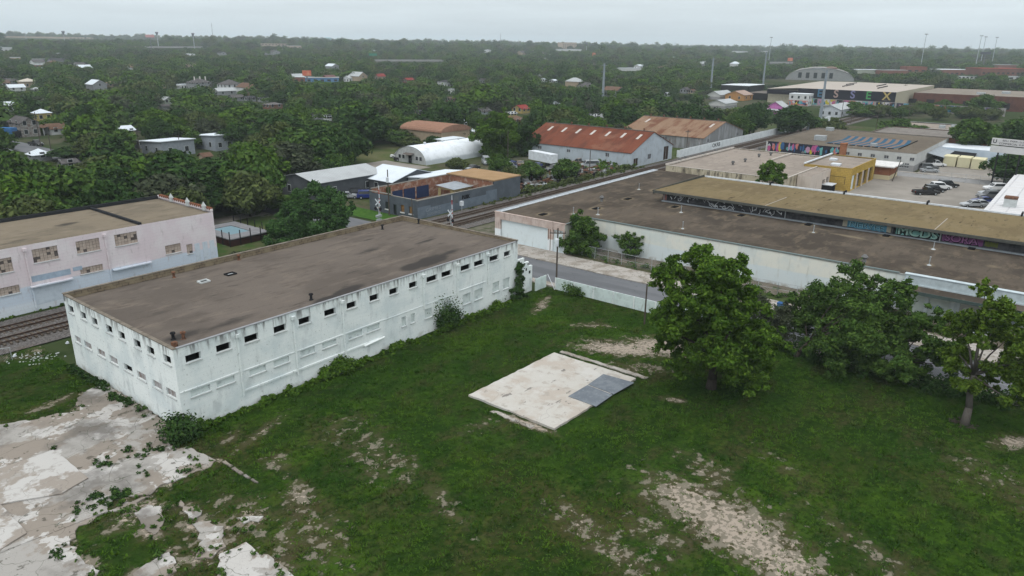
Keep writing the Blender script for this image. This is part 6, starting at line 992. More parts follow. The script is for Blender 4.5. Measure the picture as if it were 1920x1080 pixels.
# ------------------------------------------------------------------ vehicles
TYRE = mat('tyre_rubber', (.012, .012, .012)); CGL = mat('car_glass', (.012, .015, .018), rough=.06, spec=.6); LAMP = plain('tail_lamp', (.25, .01, .01)); HEAD = plain('head_lamp', (.6, .6, .58))
def paint(c): return mat('car_paint_%02x%02x%02x' % tuple(int(k * 255) for k in c), c, rough=.28, spec=.5)
def car(x, y, rz, kind, col, label, group=None, z=0.):
    t = thing('parked_' + ('pickup' if kind == 'pickup' else 'car'), label, 'pickup truck' if kind == 'pickup' else 'car', (x, y, float(elev(x, y)) + z), rz, group); m = paint(col)
    Lr, Wd, hb, ht = dict(sedan=(4.6, 1.8, .92, 1.45), suv=(4.7, 1.9, 1.05, 1.78), pickup=(5.6, 1.95, 1.08, 1.85), van=(5.2, 2., 1.2, 2.1))[kind]; a = Lr / 2; w_ = Wd / 2
    prof = [(-a, .38), (-a, hb - .08), (-a + .12, hb), (a * .45, hb), (a - .25, hb - .14), (a, hb - .32), (a, .38)]
    mb = MB(); n = len(prof); V0 = [(p[0], -w_, p[1]) for p in prof] + [(p[0], w_, p[1]) for p in prof]; mb.add(V0, [(i, (i + 1) % n, n + (i + 1) % n, n + i) for i in range(n)] + [tuple(range(n))[::-1], tuple(range(n, 2 * n))])
    c0, c1, r0, r1 = dict(sedan=(-a + .65, a * .42, -a * .32, a * .12), suv=(-a + .1, a * .45, -a + .4, a * .16), pickup=(-a * .12, a * .48, -a * .02, a * .25), van=(-a + .05, a * .7, -a + .2, a * .45))[kind]
    wi = w_ - .2; cab = [(c0, -w_ + .06, hb), (c1, -w_ + .06, hb), (c1, w_ - .06, hb), (c0, w_ - .06, hb), (r0, -wi, ht), (r1, -wi, ht), (r1, wi, ht), (r0, wi, ht)]; mb.add(cab, [(4, 5, 6, 7), (0, 1, 5, 4), (1, 2, 6, 5), (2, 3, 7, 6), (3, 0, 4, 7)]); bo = mb.build('body', m, t)
    if kind == 'pickup': mb = MB(); mb.box(-a + .1, -w_ + .12, hb + .004, c0 - .1, w_ - .12, hb + .02); mb.build('load_bed', M_BLACK, t)
    mb = MB(); lp = lambda p, q, u: tuple(p[i] + (q[i] - p[i]) * u for i in range(3)); c = cab
    for (i, j, k, l, ins) in ((1, 2, 6, 5, (.015, 0)), (3, 0, 4, 7, (-.015, 0)), (0, 1, 5, 4, (0, -.012)), (2, 3, 7, 6, (0, .012))):
        bl, br_, tr, tl = c[i], c[j], c[k], c[l]; P = lambda u, v: tuple(np.array(lp(lp(bl, br_, u), lp(tl, tr, u), v)) + np.array((*ins, 0))); mb.quad(P(.06, .1), P(.94, .1), P(.94, .9), P(.06, .9))
    mb.build('windows', CGL, t)
    for sx in (-a * .62, a * .64):
        for sy in (-1, 1): mb = MB(); r_ = .36 if kind != 'sedan' else .32; mb.cyl((sx, sy * (w_ - .2), r_), (sx, sy * (w_ + .02), r_), r_, n=14, mi=0); mb.cyl((sx, sy * (w_ + .022), r_), (sx, sy * (w_ + .03), r_), r_ * .55, n=10, mi=1); mb.build('wheel', [TYRE, M_STEEL], t)
    for sy in (-1, 1): mb = MB(); mb.box(a - .02, sy * (w_ - .4), hb - .46, a + .015, sy * (w_ - .1), hb - .3); mb.build('headlight', HEAD, t); mb = MB(); mb.box(-a - .015, sy * (w_ - .3), hb - .4, -a + .02, sy * (w_ - .06), hb - .16); mb.build('taillight', LAMP, t)
    return t
BK, WHT, SIL, BLU, GRY, RED_ = (.010, .010, .012), (.62, .63, .64), (.30, .32, .34), (.015, .03, .16), (.09, .095, .10), (.22, .02, .02)
rz_ = R(-52)
for px, py, kind, col, lab, r_ in ((1735, 365, 'pickup', BK, 'black pickup truck parked alone in front of the row of cars', rz_), (1751, 360, 'suv', BK, 'black car parked right behind the black pickup', rz_), (1762, 355, 'suv', WHT, 'white estate car between two black ones in the car park', rz_), (1776, 351, 'suv', BK, 'black car farthest back in the left car park row', rz_),
    (1864, 357, 'suv', WHT, 'white four wheel drive at the far end of the right car park row', R(128)), (1855, 366, 'sedan', SIL, 'silver saloon beside the white four wheel drive', R(128)), (1852, 372, 'suv', GRY, 'dark grey car in the right car park row', R(128)), (1843, 381, 'sedan', BLU, 'bright blue car in the right car park row', R(128)), (1836, 387, 'sedan', SIL, 'silver saloon nearest the warehouse roof in the right row', R(128)), (1822, 388, 'sedan', SIL, 'pale car mostly hidden behind the warehouse gutter', R(128)),
    (1752, 312, 'pickup', WHT, 'white pickup truck before the cream containers', R(-60)), (1741, 318, 'suv', GRY, 'dark car beside the white pickup before the containers', R(-60)), (1742, 323, 'sedan', SIL, 'silver saloon behind the shrubs across the cross street', R(-60)), (1836, 310, 'van', WHT, 'white van under the sign by the pale blue shed', R(-60)),
    (68, 273, 'pickup', BK, 'dark pickup truck parked in the left street', R(-80)), (758, 302, 'pickup', BK, 'black pickup truck in front of the arched hut', R(-55)), (747, 296, 'sedan', WHT, 'white car parked before the arched hut', R(-50)), (757, 290, 'sedan', SIL, 'pale car at the edge of the mown field', R(-50)), (690, 372, 'suv', BLU, 'bright blue car beside the roofless grey building', R(-40)), (674, 368, 'suv', BK, 'black car left of the bright blue car by the grey building', R(-40)), (671, 357, 'pickup', BK, 'dark pickup before the grey workshop', R(20)), (652, 372, 'sedan', SIL, 'grey car half hidden by the feathery tree', R(-40)), (705, 355, 'suv', GRY, 'dark grey car under the eave of the workshop', R(60))):
    car(*G(px, py), r_, kind, col, lab)
q = random.Random(11)
for k in range(22):
    x, y = q.uniform(136, 172), q.uniform(106, 136)
    car(x, y, q.uniform(0, 6.28), q.choice(('sedan', 'suv', 'pickup', 'van')), q.choice((BK, GRY, SIL, SIL, WHT, BLU, (.16, .12, .09))), 'old car standing in the scrap yard before the red rusted roof', 'cars in the scrap yard')
bt = thing('box_trailer', 'blue box truck parked at the end of the left street', 'truck', (*G(20, 258), 0), R(-60)); mb = MB(); mb.box(-3, -1.2, .7, 2, 1.2, 3.3); mb.build('cargo_box', plain('blue_box_paint', (.05, .16, .36)), bt); mb = MB(); mb.box(2.02, -1.1, .5, 3.4, 1.1, 2.2); mb.build('cab', M_BLACK, bt); [MB().cyl((x, s_ * .9, .45), (x, s_ * 1.15, .45), .45, n=12).build('wheel', TYRE, bt) for x in (-2, 2.4) for s_ in (-1, 1)]
tr = thing('box_trailer', 'long white trailer in the scrap yard under the red rusted roof', 'trailer', (166, 121, 0), R(75)); mb = MB(); mb.box(-5, -1.2, .9, 5, 1.2, 3.3); mb.build('cargo_box', M_GUT, tr); [MB().cyl((x, s_ * .9, .45), (x, s_ * 1.2, .45), .45, n=12).build('wheel', TYRE, tr) for x in (-4, -3) for s_ in (-1, 1)]
bn = thing('wheeled_bin', 'green wheeled bin behind the white gate', 'bin', (76.6, 58.8, 0), .2); mb = MB(); mb.add([(-.5, -.5, .1), (.5, -.5, .1), (.5, .5, .1), (-.5, .5, .1), (-.6, -.6, 1.3), (.6, -.6, 1.3), (.6, .6, 1.3), (-.6, .6, 1.3)], [(0, 1, 5, 4), (1, 2, 6, 5), (2, 3, 7, 6), (3, 0, 4, 7), (4, 5, 6, 7)]); mb.build('bin_body', plain('green_bin', (.015, .09, .04)), bn); mb = MB(); mb.box(-.65, -.65, 1.303, .65, .65, 1.4); mb.build('lid', plain('dark_green_lid', (.01, .06, .03)), bn)
bb = thing('blue_bin', 'small blue recycling bin on the pavement between the trees', 'bin', (*G(1462, 584), .1)); mb = MB(); mb.box(-.35, -.35, .05, .35, .35, 1.0); mb.build('bin_body', plain('blue_bin_plastic', (.06, .16, .34)), bb); mb = MB(); mb.box(-.4, -.4, 1.003, .4, .4, 1.1); mb.build('lid', plain('dark_blue_lid', (.04, .1, .24)), bb)
# ------------------------------------------------------------------ foliage
def leafmat(name, a, b, c, tr=.0):
    m = mat(name, a, [dict(s=.35, d=4, lo=.38, hi=.62, c=b), dict(k='isl', lo=.45, hi=1.0, c=c, a=.8), dict(k='isl', lo=.28, hi=.0, c=tuple(x * .45 for x in a), a=.8)], rough=.85, spec=.02)
    return m
L_BR = leafmat('leaf_bright', (.056, .112, .013), (.036, .080, .011), (.092, .155, .020))
L_MID = leafmat('leaf_mid', (.050, .098, .020), (.032, .070, .016), (.082, .134, .027))
L_DK = leafmat('leaf_dark', (.030, .066, .018), (.020, .047, .014), (.050, .088, .022))
L_OL = leafmat('leaf_olive', (.068, .090, .030), (.045, .064, .024), (.10, .125, .04))
L_YEL = leafmat('leaf_yellow_green', (.066, .116, .014), (.044, .085, .013), (.105, .155, .022))
L_GR = leafmat('leaf_grey_green', (.050, .062, .036), (.034, .046, .026), (.075, .088, .05))
BARK = mat('bark', (.055, .047, .040), [dict(s=3, st=(3, 3, .6), d=7, lo=.4, hi=.62, c=(.045, .038, .033))], bump=(8, .6, .05))
BARKP = mat('pale_bark', (.105, .096, .088), [dict(s=3, st=(3, 3, .6), d=7, lo=.4, hi=.62, c=(.09, .08, .07))], bump=(8, .6, .05))
def leaves(cent, rad, n, size, rg, up=.35, shell=.55, asp=1.5):
    """n leaf quads spread in the outer part of each clump ball; returns verts, faces"""
    cent = np.asarray(cent, float); rad = np.asarray(rad, float); w_ = rad ** 2 / (rad ** 2).sum(); k = rg.choice(len(cent), n, p=w_)
    d = rg.normal(size=(n, 3)); d /= np.linalg.norm(d, axis=1)[:, None]; rr = rad[k] * (shell + (1 - shell) * rg.random(n) ** .6) * (1 + .18 * rg.normal(size=n))
    p = cent[k] + d * rr[:, None] * np.array([1, 1, .8])
    nn = d * .6 + rg.normal(size=(n, 3)) * .55 + np.array([0, 0, up]); nn /= np.linalg.norm(nn, axis=1)[:, None]
    a = np.cross(nn, rg.normal(size=(n, 3))); a /= np.linalg.norm(a, axis=1)[:, None]; b = np.cross(nn, a); s = size * (.6 + .8 * rg.random(n))[:, None]
    a = a * s * .5 * asp; b = b * s * .5; v = np.stack([p - a, p - b * .8 + a * .1, p + a, p + b * .8 + a * .1], 1).reshape(-1, 3)
    return v, np.arange(4 * n).reshape(-1, 4)
def clumps(rg, w_, h, base, n, cr):
    """clump centres for an uneven broadleaf crown of width w_, from height base to h"""
    c = []; r = []
    lob = rg.normal(size=(4,)) * .22
    while len(c) < n:
        p = rg.uniform(-1, 1, 3); q_ = np.linalg.norm(p)
        if q_ > 1 or q_ < .35: continue
        an = math.atan2(p[1], p[0]); k = 1 + lob[0] * math.cos(an + 1) + lob[1] * math.cos(2 * an) + lob[2] * math.sin(3 * an) * .7
        tz = (p[2] + 1) / 2; wz = (.55 + .6 * math.sin(math.pi * min(1, tz * .95 + .12)))
        c.append((p[0] * w_ / 2 * k * wz * .9, p[1] * w_ / 2 * k * wz * .9, base + tz * (h - base - cr * .6) + cr * .25)); r.append(cr * rg.uniform(.65, 1.2))
    return np.array(c), np.array(r)
def trunk_mb(h, r, base, w_, rg, lean=(0, 0), tips=None, n=5):
    mb = MB(); pts = [Vector((0, 0, -.3))]; hb = max(base * .95, h * .22)
    for k in range(1, 4): u = k / 3; pts.append(Vector((lean[0] * u + rg.normal() * .05 * h * .1, lean[1] * u + rg.normal() * .05 * h * .1, hb * u)))
    mb.tube(pts, [r * 1.35, r, r * .85, r * .75], 8); top = pts[-1]
    if tips is None: tips = [Vector((math.cos(a) * w_ * .28 + top.x, math.sin(a) * w_ * .28 + top.y, base + (h - base) * rg.uniform(.35, .8))) for a in np.linspace(0, 6.28, n + 1)[:n] + rg.random() * 3]
    for t in tips:
        t = Vector(t); m = top.lerp(t, .45) + Vector((0, 0, (t.z - top.z) * .12)); mb.tube([top, m, t], [r * .42, r * .24, r * .06], 6)
    return mb
rg = np.random.default_rng(11)
# shared crown and trunk shapes, one unit = one metre for a tree about ten metres tall and ten wide
CROWNS = []
for i in range(8):
    h, wd, b_ = [(10, 10.5, 1.4), (9, 11.5, 1.0), (11, 9.0, 1.8), (10, 10, .8), (8.5, 11, .8), (10.5, 10, 1.6), (9.5, 12, 1.2), (11, 8, 1.5)][i]
    c_, r_ = clumps(rg, wd, h, b_, 46, 1.55); v, f = leaves(c_, r_, 5200, .62, rg)
    c2, r2 = clumps(rg, wd * .7, h * .9, b_ + .6, 10, 1.5); v2, f2 = leaves(c2, r2, 700, .95, rg)
    V_ = np.concatenate([v, v2]); F_ = np.concatenate([f, f2 + len(v)]); tm = trunk_mb(h, .3, b_ + .5, wd, rg)
    me = bpy.data.meshes.new('trunk'); me.from_pydata(tm.v, [], tm.f); me.materials.append(BARK)
    CROWNS.append((raw_mesh('crown', V_, F_, [L_MID]), me))
def tint(me, m):
    key = (me.name, m.name)
    if key not in TINTS: q_ = me.copy(); q_.materials[0] = m; TINTS[key] = q_
    return TINTS[key]
TINTS = {}
def tree(x, y, h, w_, k, m, label, name='broadleaf_tree', cat='tree', group=None, rz=None, z=None):
    base_h, base_w = [(10, 10.5), (9, 11.5), (11, 9), (10, 10), (8.5, 11), (10.5, 10), (9.5, 12), (11, 8)][k]
    t = thing(name, label, cat, (x, y, float(elev(x, y)) if z is None else z), rnd.random() * 6.28 if rz is None else rz, group); s_ = (w_ / base_w, w_ / base_w, h / base_h)
    for nm, me in (('crown', tint(CROWNS[k][0], m)), ('trunk', CROWNS[k][1])): o = link(nm, me, t); o.scale = s_
    return t
# ------------------------------------------------------------------ big trees of the lot: clump blobs laid out as in the picture, given depth
def hero(px, py, blobs_, m, label, n, size, depth=.75, trunk_r=.45, lean=(0, 0), seed=1, bark=BARK, sub=7, fill=2, name='broadleaf_tree', trunk_h=2.2, shell=.5, dens=1.):
    rg = np.random.default_rng(seed); x0, y0 = G(px, py); t = thing(name, label, 'tree', (x0, y0, 0)); dist = float(np.array([x0, y0, 3 - CAM_H]) @ FW); k = dist / F_PX
    fw2 = np.array([_sa, _ca]); rt2 = np.array([_ca, -_sa]); base = S(x0, y0, 0); cen = []; rad = []
    W_ = max(abs(b[0] - base[0]) + b[2] for b in blobs_) * k
    for bx, by, br in blobs_:
        lat = (bx - base[0]) * k; zz = H_TOP(*(np.array([x0, y0]) + rt2 * lat), by); R_ = br * k
        for j in range(fill):
            dd = 0 if j == 0 and fill == 1 else rg.uniform(-1, 1) * depth * math.sqrt(max(.05, 1 - (lat / W_) ** 2)) * W_ * .8
            zz2 = zz + dd * math.tan(PITCH) * .0
            for s_ in range(int(sub * 1.6)):
                d = rg.normal(size=3); d /= np.linalg.norm(d); d *= R_ * rg.uniform(.3, 1.18); o_ = rt2 * (lat + d[0]) + fw2 * (dd + d[1]); cen.append((o_[0], o_[1], max(.35, zz2 + d[2] * .9))); rad.append(R_ * rg.uniform(.16, .40))
    cen = np.array(cen); v, f = leaves(cen, rad, int(n * 2.1), size * .66, rg, shell=shell * .6, asp=1.7); o = link('crown', raw_mesh('crown', v, f, m), t)
    tips = [Vector(cen[i]) for i in rg.choice(len(cen), 14, replace=False)]; mb = trunk_mb(trunk_h / .22, trunk_r, trunk_h, W_, rg, lean, tips); mb.build('trunk', bark, t, smooth=True); return t
hero(1333, 728, [(1290, 492, 36), (1252, 512, 28), (1345, 500, 32), (1258, 552, 34), (1322, 560, 42), (1375, 540, 28), (1240, 588, 30), (1290, 618, 42), (1350, 610, 48), (1400, 600, 34), (1422, 640, 40), (1370, 665, 44), (1308, 668, 38), (1440, 655, 24), (1278, 648, 30), (1396, 686, 26), (1268, 600, 26), (1330, 640, 45), (1425, 682, 28), (1450, 640, 20), (1235, 540, 22), (1225, 515, 20), (1222, 590, 22), (1240, 640, 24), (1320, 522, 40), (1282, 535, 40), (1255, 670, 22), (1330, 575, 45), (1385, 620, 40)], L_BR, 'tall spreading bright green tree standing alone right of the concrete slab', 34000, .34, seed=3, trunk_h=3.2)
hero(1490, 668, [(1560, 585, 48), (1585, 560, 30), (1618, 556, 36), (1652, 556, 28), (1600, 620, 50), (1540, 622, 36), (1655, 606, 30), (1590, 590, 42), (1650, 530, 18), (1625, 590, 40), (1575, 650, 36), (1520, 640, 25), (1535, 600, 36), (1512, 628, 30)], L_MID, 'leaning dark green tree between the big lone tree and the street', 26000, .34, seed=5, trunk_r=.22, lean=(.5, -1.0), trunk_h=1.6, sub=10)
hero(1672, 705, [(1700, 620, 34), (1682, 655, 34), (1730, 606, 26), (1738, 648, 28), (1655, 655, 30), (1700, 680, 28), (1765, 660, 30), (1640, 680, 22)], L_MID, 'short bushy dark tree at the lot edge before the loading doors', 15000, .34, seed=7, trunk_r=.2, trunk_h=1.6)
hero(1808, 795, [(1814, 556, 16), (1815, 575, 18), (1825, 608, 28), (1838, 590, 28), (1800, 596, 17), (1812, 640, 36), (1858, 646, 34), (1790, 690, 28), (1850, 696, 42), (1898, 690, 32), (1882, 640, 26), (1800, 728, 20), (1780, 626, 16), (1925, 700, 30), (1860, 735, 18)], L_YEL, 'thin yellow green tree with a bare leaning trunk at the right of the lot', 17000, .30, seed=9, trunk_r=.30, lean=(.9, .1), bark=BARKP, trunk_h=4.4, depth=.6)
hero(1440, 640, [(1430, 585, 30), (1400, 560, 26), (1455, 610, 26), (1470, 590, 18), (1415, 610, 26)], L_GR, 'wispy grey green small tree behind the big lone tree', 4200, .26, seed=11, trunk_r=.12, trunk_h=1.2, shell=.2)
hero(1095, 478, [(1092, 440, 36), (1075, 450, 24), (1112, 448, 24), (1090, 422, 22), (1095, 465, 28), (1080, 462, 20)], L_MID, 'dense round shrub tree against the corner of the warehouse', 14000, .36, seed=13, trunk_r=.15, trunk_h=.6)
hero(1182, 482, [(1165, 452, 15), (1185, 448, 15), (1205, 456, 15), (1182, 466, 18), (1210, 470, 10)], L_MID, 'open airy shrub tree before the long white warehouse wall', 2600, .34, seed=15, trunk_r=.1, trunk_h=.6, shell=.2)
hero(590, 452, [(560, 420, 42), (610, 395, 40), (640, 400, 28), (590, 440, 36), (540, 410, 26), (570, 380, 30), (620, 430, 32), (520, 440, 22), (655, 390, 14)], leafmat('leaf_feathery', (.040, .088, .026), (.028, .066, .020), (.062, .120, .034)), 'large feathery green tree beyond the railway behind the white building', 22000, .42, seed=17, trunk_r=.35, trunk_h=1.5)
hero(1437, 382, [(1437, 322, 20), (1425, 330, 14), (1450, 330, 14), (1437, 312, 12)], L_BR, 'round bright green shrub tree before the beige roofed building', 5000, .42, seed=19, trunk_r=.12, trunk_h=.6)
hero(932, 294, [(930, 262, 30), (912, 250, 24), (950, 245, 26), (932, 224, 19), (955, 272, 26), (910, 275, 22), (940, 235, 22), (918, 232, 18), (935, 282, 24)], L_BR, 'tall bright green tree between the arched hut and the red rusted roof', 12000, .6, seed=21, trunk_r=.4, trunk_h=2)
hero(985, 292, [(985, 262, 18), (975, 250, 16), (995, 272, 17), (980, 280, 16), (990, 244, 14), (1002, 262, 13)], L_DK, 'dark tree beside the end of the red rusted warehouse', 7000, .6, seed=23, trunk_r=.3, trunk_h=2)
for px, py, topy, wpx, k, m, lab in ((857, 262, 232, 48, 1, L_DK, 'dark spreading tree before the wide white roof behind the arched hut'), (858, 322, 297, 42, 4, L_OL, 'olive shrub tree in front of the arched hut'), (935, 326, 290, 44, 4, L_MID, 'shrub tree at the left end of the scrap yard'), (995, 338, 304, 58, 1, L_MID, 'broad shrub tree in the middle of the scrap yard'), (1060, 338, 299, 56, 4, L_MID, 'broad shrub tree at the right of the scrap yard'), (960, 345, 312, 40, 1, L_OL, 'olive shrub tree behind the tan rear roof'),
    (1483, 252, 198, 70, 3, L_DK, 'dark tree left of the mural building'), (1405, 252, 196, 60, 5, L_DK, 'dark tree behind the weathered grey warehouse'), (1680, 258, 223, 84, 6, L_MID, 'broad tree behind the chevron roof'), (1818, 290, 222, 84, 0, L_MID, 'large tree behind the pale blue shed'), (1890, 345, 290, 82, 3, L_DK, 'dark tree below the business sign'), (1905, 320, 285, 50, 4, L_MID, 'tree right of the business sign'),
    (1840, 215, 178, 60, 6, L_MID, 'round tree before the long brick warehouse'), (1600, 215, 192, 46, 4, L_MID, 'bushy tree right of the long white house'), (1560, 255, 222, 40, 4, L_OL, 'olive tree behind the short pole stub'), (1530, 247, 220, 40, 1, L_MID, 'low tree behind the mural building, left of the olive one'), (1380, 262, 210, 50, 0, L_MID, 'tree at the far end of the track wall'), (1152, 236, 186, 54, 2, L_BR, 'tall bright tree behind the middle of the red rusted roof')):
    x, y = G(px, py); d_ = float(np.array([x, y, 3 - CAM_H]) @ FW); tree(x, y, max(2.2, H_TOP(x, y, topy)), wpx * d_ / F_PX, k, m, lab)
q = random.Random(31)
for k in range(16):                                   # scrub along the mural wall
    x, y = G(1600 + k * 17 + q.uniform(-4, 4), 215 + q.uniform(-8, 10)); tree(x, y, q.uniform(4, 6.5), q.uniform(8, 12), q.choice((1, 4, 6)), q.choice((L_MID, L_OL)), 'scrubby green tree in the strip before the painted panel wall', group='scrub trees before the painted panel wall')
# ------------------------------------------------------------------ the neighbourhood's trees
FLAT = [(28, 252, 112, 286), (0, 244, 40, 262), (236, 286, 262, 297), (690, 262, 745, 300), (640, 345, 690, 380), (1560, 210, 1760, 245)]
PROT += [(float(np.hypot(*G((a + c) / 2, (b + d_) / 2))), a, b, c, d_) for a, b, c, d_ in FLAT]
def blocked(x, y):
    if -80 < y < 117 and x < 342 and not (x > 276 and y < 26): return True
    for a, b, c, d in ((55, 79, 97, 122), (88, 126, 98, 141), (122, 176, 98, 146), (128, 163, 146, 172), (140, 176, 140, 158), (170, 206, 95, 140), (79.5, 89, 90, 122), (80, 88.4, 225, 300), (218, 260, 95, 134), (335, 640, 15, 200)):
        if a < x < b and c < y < d: return True
    return False
def hides(x, y, h, w_, e):
    d = math.hypot(x, y); cx, y1 = S(x, y, e + h); y0 = S(x, y, e)[1]; r_ = w_ / 2 * F_PX / d * .85; y1 += (y0 - y1) * .08
    if any(a < cx < c and b < y0 < dd for a, b, c, dd in FLAT): return 0
    for pd_, a, b, c, dd in PROT:
        if d < pd_ - 3 and cx + r_ > a and cx - r_ < c and y1 < dd and y0 > b: h = min(h, H_TOP(x, y, dd + .3) * .86); y1 = S(x, y, e + h)[1]
        if abs(d - pd_) < 7 and a - 3 < cx < c + 3 and b < y0 < dd + 30: return 0
    return h
q = random.Random(17)
for px, py, topy, wpx, m in ((600, 312, 240, 95, L_DK), (655, 306, 244, 85, L_DK), (548, 345, 268, 100, L_GR), (480, 392, 290, 120, L_MID), (420, 392, 300, 110, L_DK), (350, 393, 305, 115, L_MID), (290, 390, 300, 110, L_BR), (230, 385, 292, 110, L_MID), (170, 385, 300, 100, L_BR), (100, 380, 290, 110, L_OL), (30, 380, 285, 120, L_MID), (545, 398, 335, 90, L_MID), (400, 345, 270, 90, L_MID), (460, 292, 242, 60, L_BR), (140, 300, 236, 100, L_DK), (190, 294, 232, 100, L_OL), (735, 266, 218, 90, L_MID), (775, 262, 208, 90, L_OL), (690, 268, 225, 80, L_BR), (330, 345, 282, 90, L_DK), (255, 345, 285, 90, L_MID), (60, 345, 290, 100, L_BR), (560, 300, 255, 70, L_MID), (505, 300, 255, 80, L_DK)):
    x, y = G(px, py); d_ = float(np.array([x, y, 3 - CAM_H]) @ FW); h0 = min(14, H_TOP(x, y, topy)); h = hides(x, y, h0, wpx * d_ / F_PX, float(elev(x, y))); tree(x, y, max(h, h0 * .42), wpx * d_ / F_PX * (.8 if h < h0 else 1), q.randrange(8), m, 'large leafy tree in the dense row between the pink building and the modern grey houses', group='large trees beyond the pink building')
near, far = [], []
q = random.Random(77); d = 105.
while d < 8200:
    s_ = 8.6 if d < 760 else d * .0113; nA = int(1.62 * d / s_)
    for k in range(nA):
        an = -.81 + 1.62 * (k + q.random()) / nA; dd = d + q.uniform(-.5, .5) * s_; hd = math.atan2(_ca, _sa); x, y = dd * math.cos(hd - an), dd * math.sin(hd - an)
        h = q.uniform(5.2, 11.6) * (1.25 if q.random() < .12 else 1) * (q.uniform(.8, 1.7) if d > 1300 else 1); w_ = h * q.uniform(.9, 1.4); big = d > 1500
        if blocked(x, y): continue
        e = float(elev(x, y))
        if d < 3000:
            h2 = hides(x, y, h, w_, e)
            if h2 < 2.6: continue
            w_ *= max(.6, (h2 / h) ** .5); h = h2
        if x > 300 and y < 20 and q.random() < .35: continue
        sx, sy = S(x, y, e + h * .6)
        if not (-90 < sx < 2010): continue
        (near if d < 700 else far).append((dd, x, y, h, w_, e))
    d += s_ * (.9 if d < 760 else 1.5)
near.sort(); LM = [L_MID, L_MID, L_DK, L_DK, L_OL, L_BR, L_GR]
LAB = {'leaf_mid': 'mid green broadleaf tree in the wooded streets beyond the railway', 'leaf_dark': 'dark green broadleaf tree in the wooded streets beyond the railway', 'leaf_olive': 'olive green broadleaf tree in the wooded streets beyond the railway', 'leaf_bright': 'fresh bright green tree in the wooded streets beyond the railway', 'leaf_grey_green': 'dull grey green tree in the wooded streets beyond the railway'}
for dd, x, y, h, w_, e in near[:262]: m = q.choice(LM); tree(x, y, h, w_, q.randrange(8), m, LAB[m.name], group='broadleaf trees in the wooded streets: ' + m.name.replace('_', ' '))
# the rest of the wood out to the skyline: one object whose points carry low crowns
def wood(pts, name, label):
    rg = np.random.default_rng(2); V_, F_, MI, PR, VAR = [], [], [], [], []; off = 0; mats = [L_MID, L_DK, L_OL, L_BR, L_GR, L_DK]
    for i in range(6):
        c_, r_ = clumps(rg, 1.0, 1.0, .08, 17, .22); v, f = leaves(c_, r_, 950, .085, rg, up=.7, asp=1.2); c2, r2 = clumps(rg, .6, .8, .1, 6, .24); v2, f2 = leaves(c2, r2, 90, .2, rg, up=.8)
        vv = np.concatenate([v, v2]); ff = np.concatenate([f, f2 + len(v)]); V_.append(vv); F_.append(ff + off); off += len(vv); MI += [i] * len(ff); PR += [1.] * len(vv); VAR += [float(i)] * len(vv)
    n = len(pts); P = np.array([(p[1], p[2], p[5] - .3) for p in pts]); V_.append(P)
    at = dict(proto=np.array(PR + [0.] * n), variant=np.array(VAR + list(rg.integers(0, 6, n).astype(float))), tall=np.array([1.] * off + [p[3] for p in pts]), wide=np.array([1.] * off + [p[4] for p in pts]), turn=np.array([0.] * off + list(rg.random(n) * 6.28)))
    o = link(name, raw_mesh(name, np.concatenate(V_), np.concatenate(F_), mats, MI, at)); props(o, label, 'trees', kind='stuff')
    ng = bpy.data.node_groups.new(name, 'GeometryNodeTree'); ng.interface.new_socket('Geometry', in_out='INPUT', socket_type='NodeSocketGeometry'); ng.interface.new_socket('Geometry', in_out='OUTPUT', socket_type='NodeSocketGeometry')
    N = ng.nodes; Lk = ng.links; gi = N.new('NodeGroupInput'); go = N.new('NodeGroupOutput')
    def attr(nm): a = N.new('GeometryNodeInputNamedAttribute'); a.data_type = 'FLOAT'; a.inputs[0].default_value = nm; return a.outputs[0]
    def cmp(v_, val): c = N.new('FunctionNodeCompare'); c.data_type = 'FLOAT'; c.operation = 'EQUAL'; Lk.new(v_, c.inputs[0]); c.inputs[1].default_value = val; c.inputs['Epsilon'].default_value = .1; return c.outputs[0]
    def sep(g, s_): a = N.new('GeometryNodeSeparateGeometry'); a.domain = 'POINT'; Lk.new(g, a.inputs[0]); Lk.new(s_, a.inputs[1]); return a.outputs
    pr, rest = sep(gi.outputs[0], cmp(attr('proto'), 1.)); join = N.new('GeometryNodeJoinGeometry'); insts = []
    for i in range(6): g2 = N.new('GeometryNodeGeometryToInstance'); Lk.new(sep(pr, cmp(attr('variant'), float(i)))[0], g2.inputs[0]); insts.append(g2)
    for g2 in reversed(insts): Lk.new(g2.outputs[0], join.inputs[0])
    mp_ = N.new('GeometryNodeMeshToPoints'); Lk.new(rest, mp_.inputs[0]); iop = N.new('GeometryNodeInstanceOnPoints'); Lk.new(mp_.outputs[0], iop.inputs['Points']); Lk.new(join.outputs[0], iop.inputs['Instance']); iop.inputs['Pick Instance'].default_value = True
    Lk.new(attr('variant'), iop.inputs['Instance Index']); cx = N.new('ShaderNodeCombineXYZ'); wd, tl = attr('wide'), attr('tall'); Lk.new(wd, cx.inputs[0]); Lk.new(wd, cx.inputs[1]); Lk.new(tl, cx.inputs[2]); Lk.new(cx.outputs[0], iop.inputs['Scale'])
    c2 = N.new('ShaderNodeCombineXYZ'); Lk.new(attr('turn'), c2.inputs[2]); e2 = N.new('FunctionNodeEulerToRotation'); Lk.new(c2.outputs[0], e2.inputs[0]); Lk.new(e2.outputs[0], iop.inputs['Rotation']); Lk.new(iop.outputs[0], go.inputs[0])
    mod = o.modifiers.new('scatter', 'NODES'); mod.node_group = ng; return o
wood(near[262:] + far, 'distant_wood', 'wooded suburb reaching to the skyline, its trees merging into one canopy')
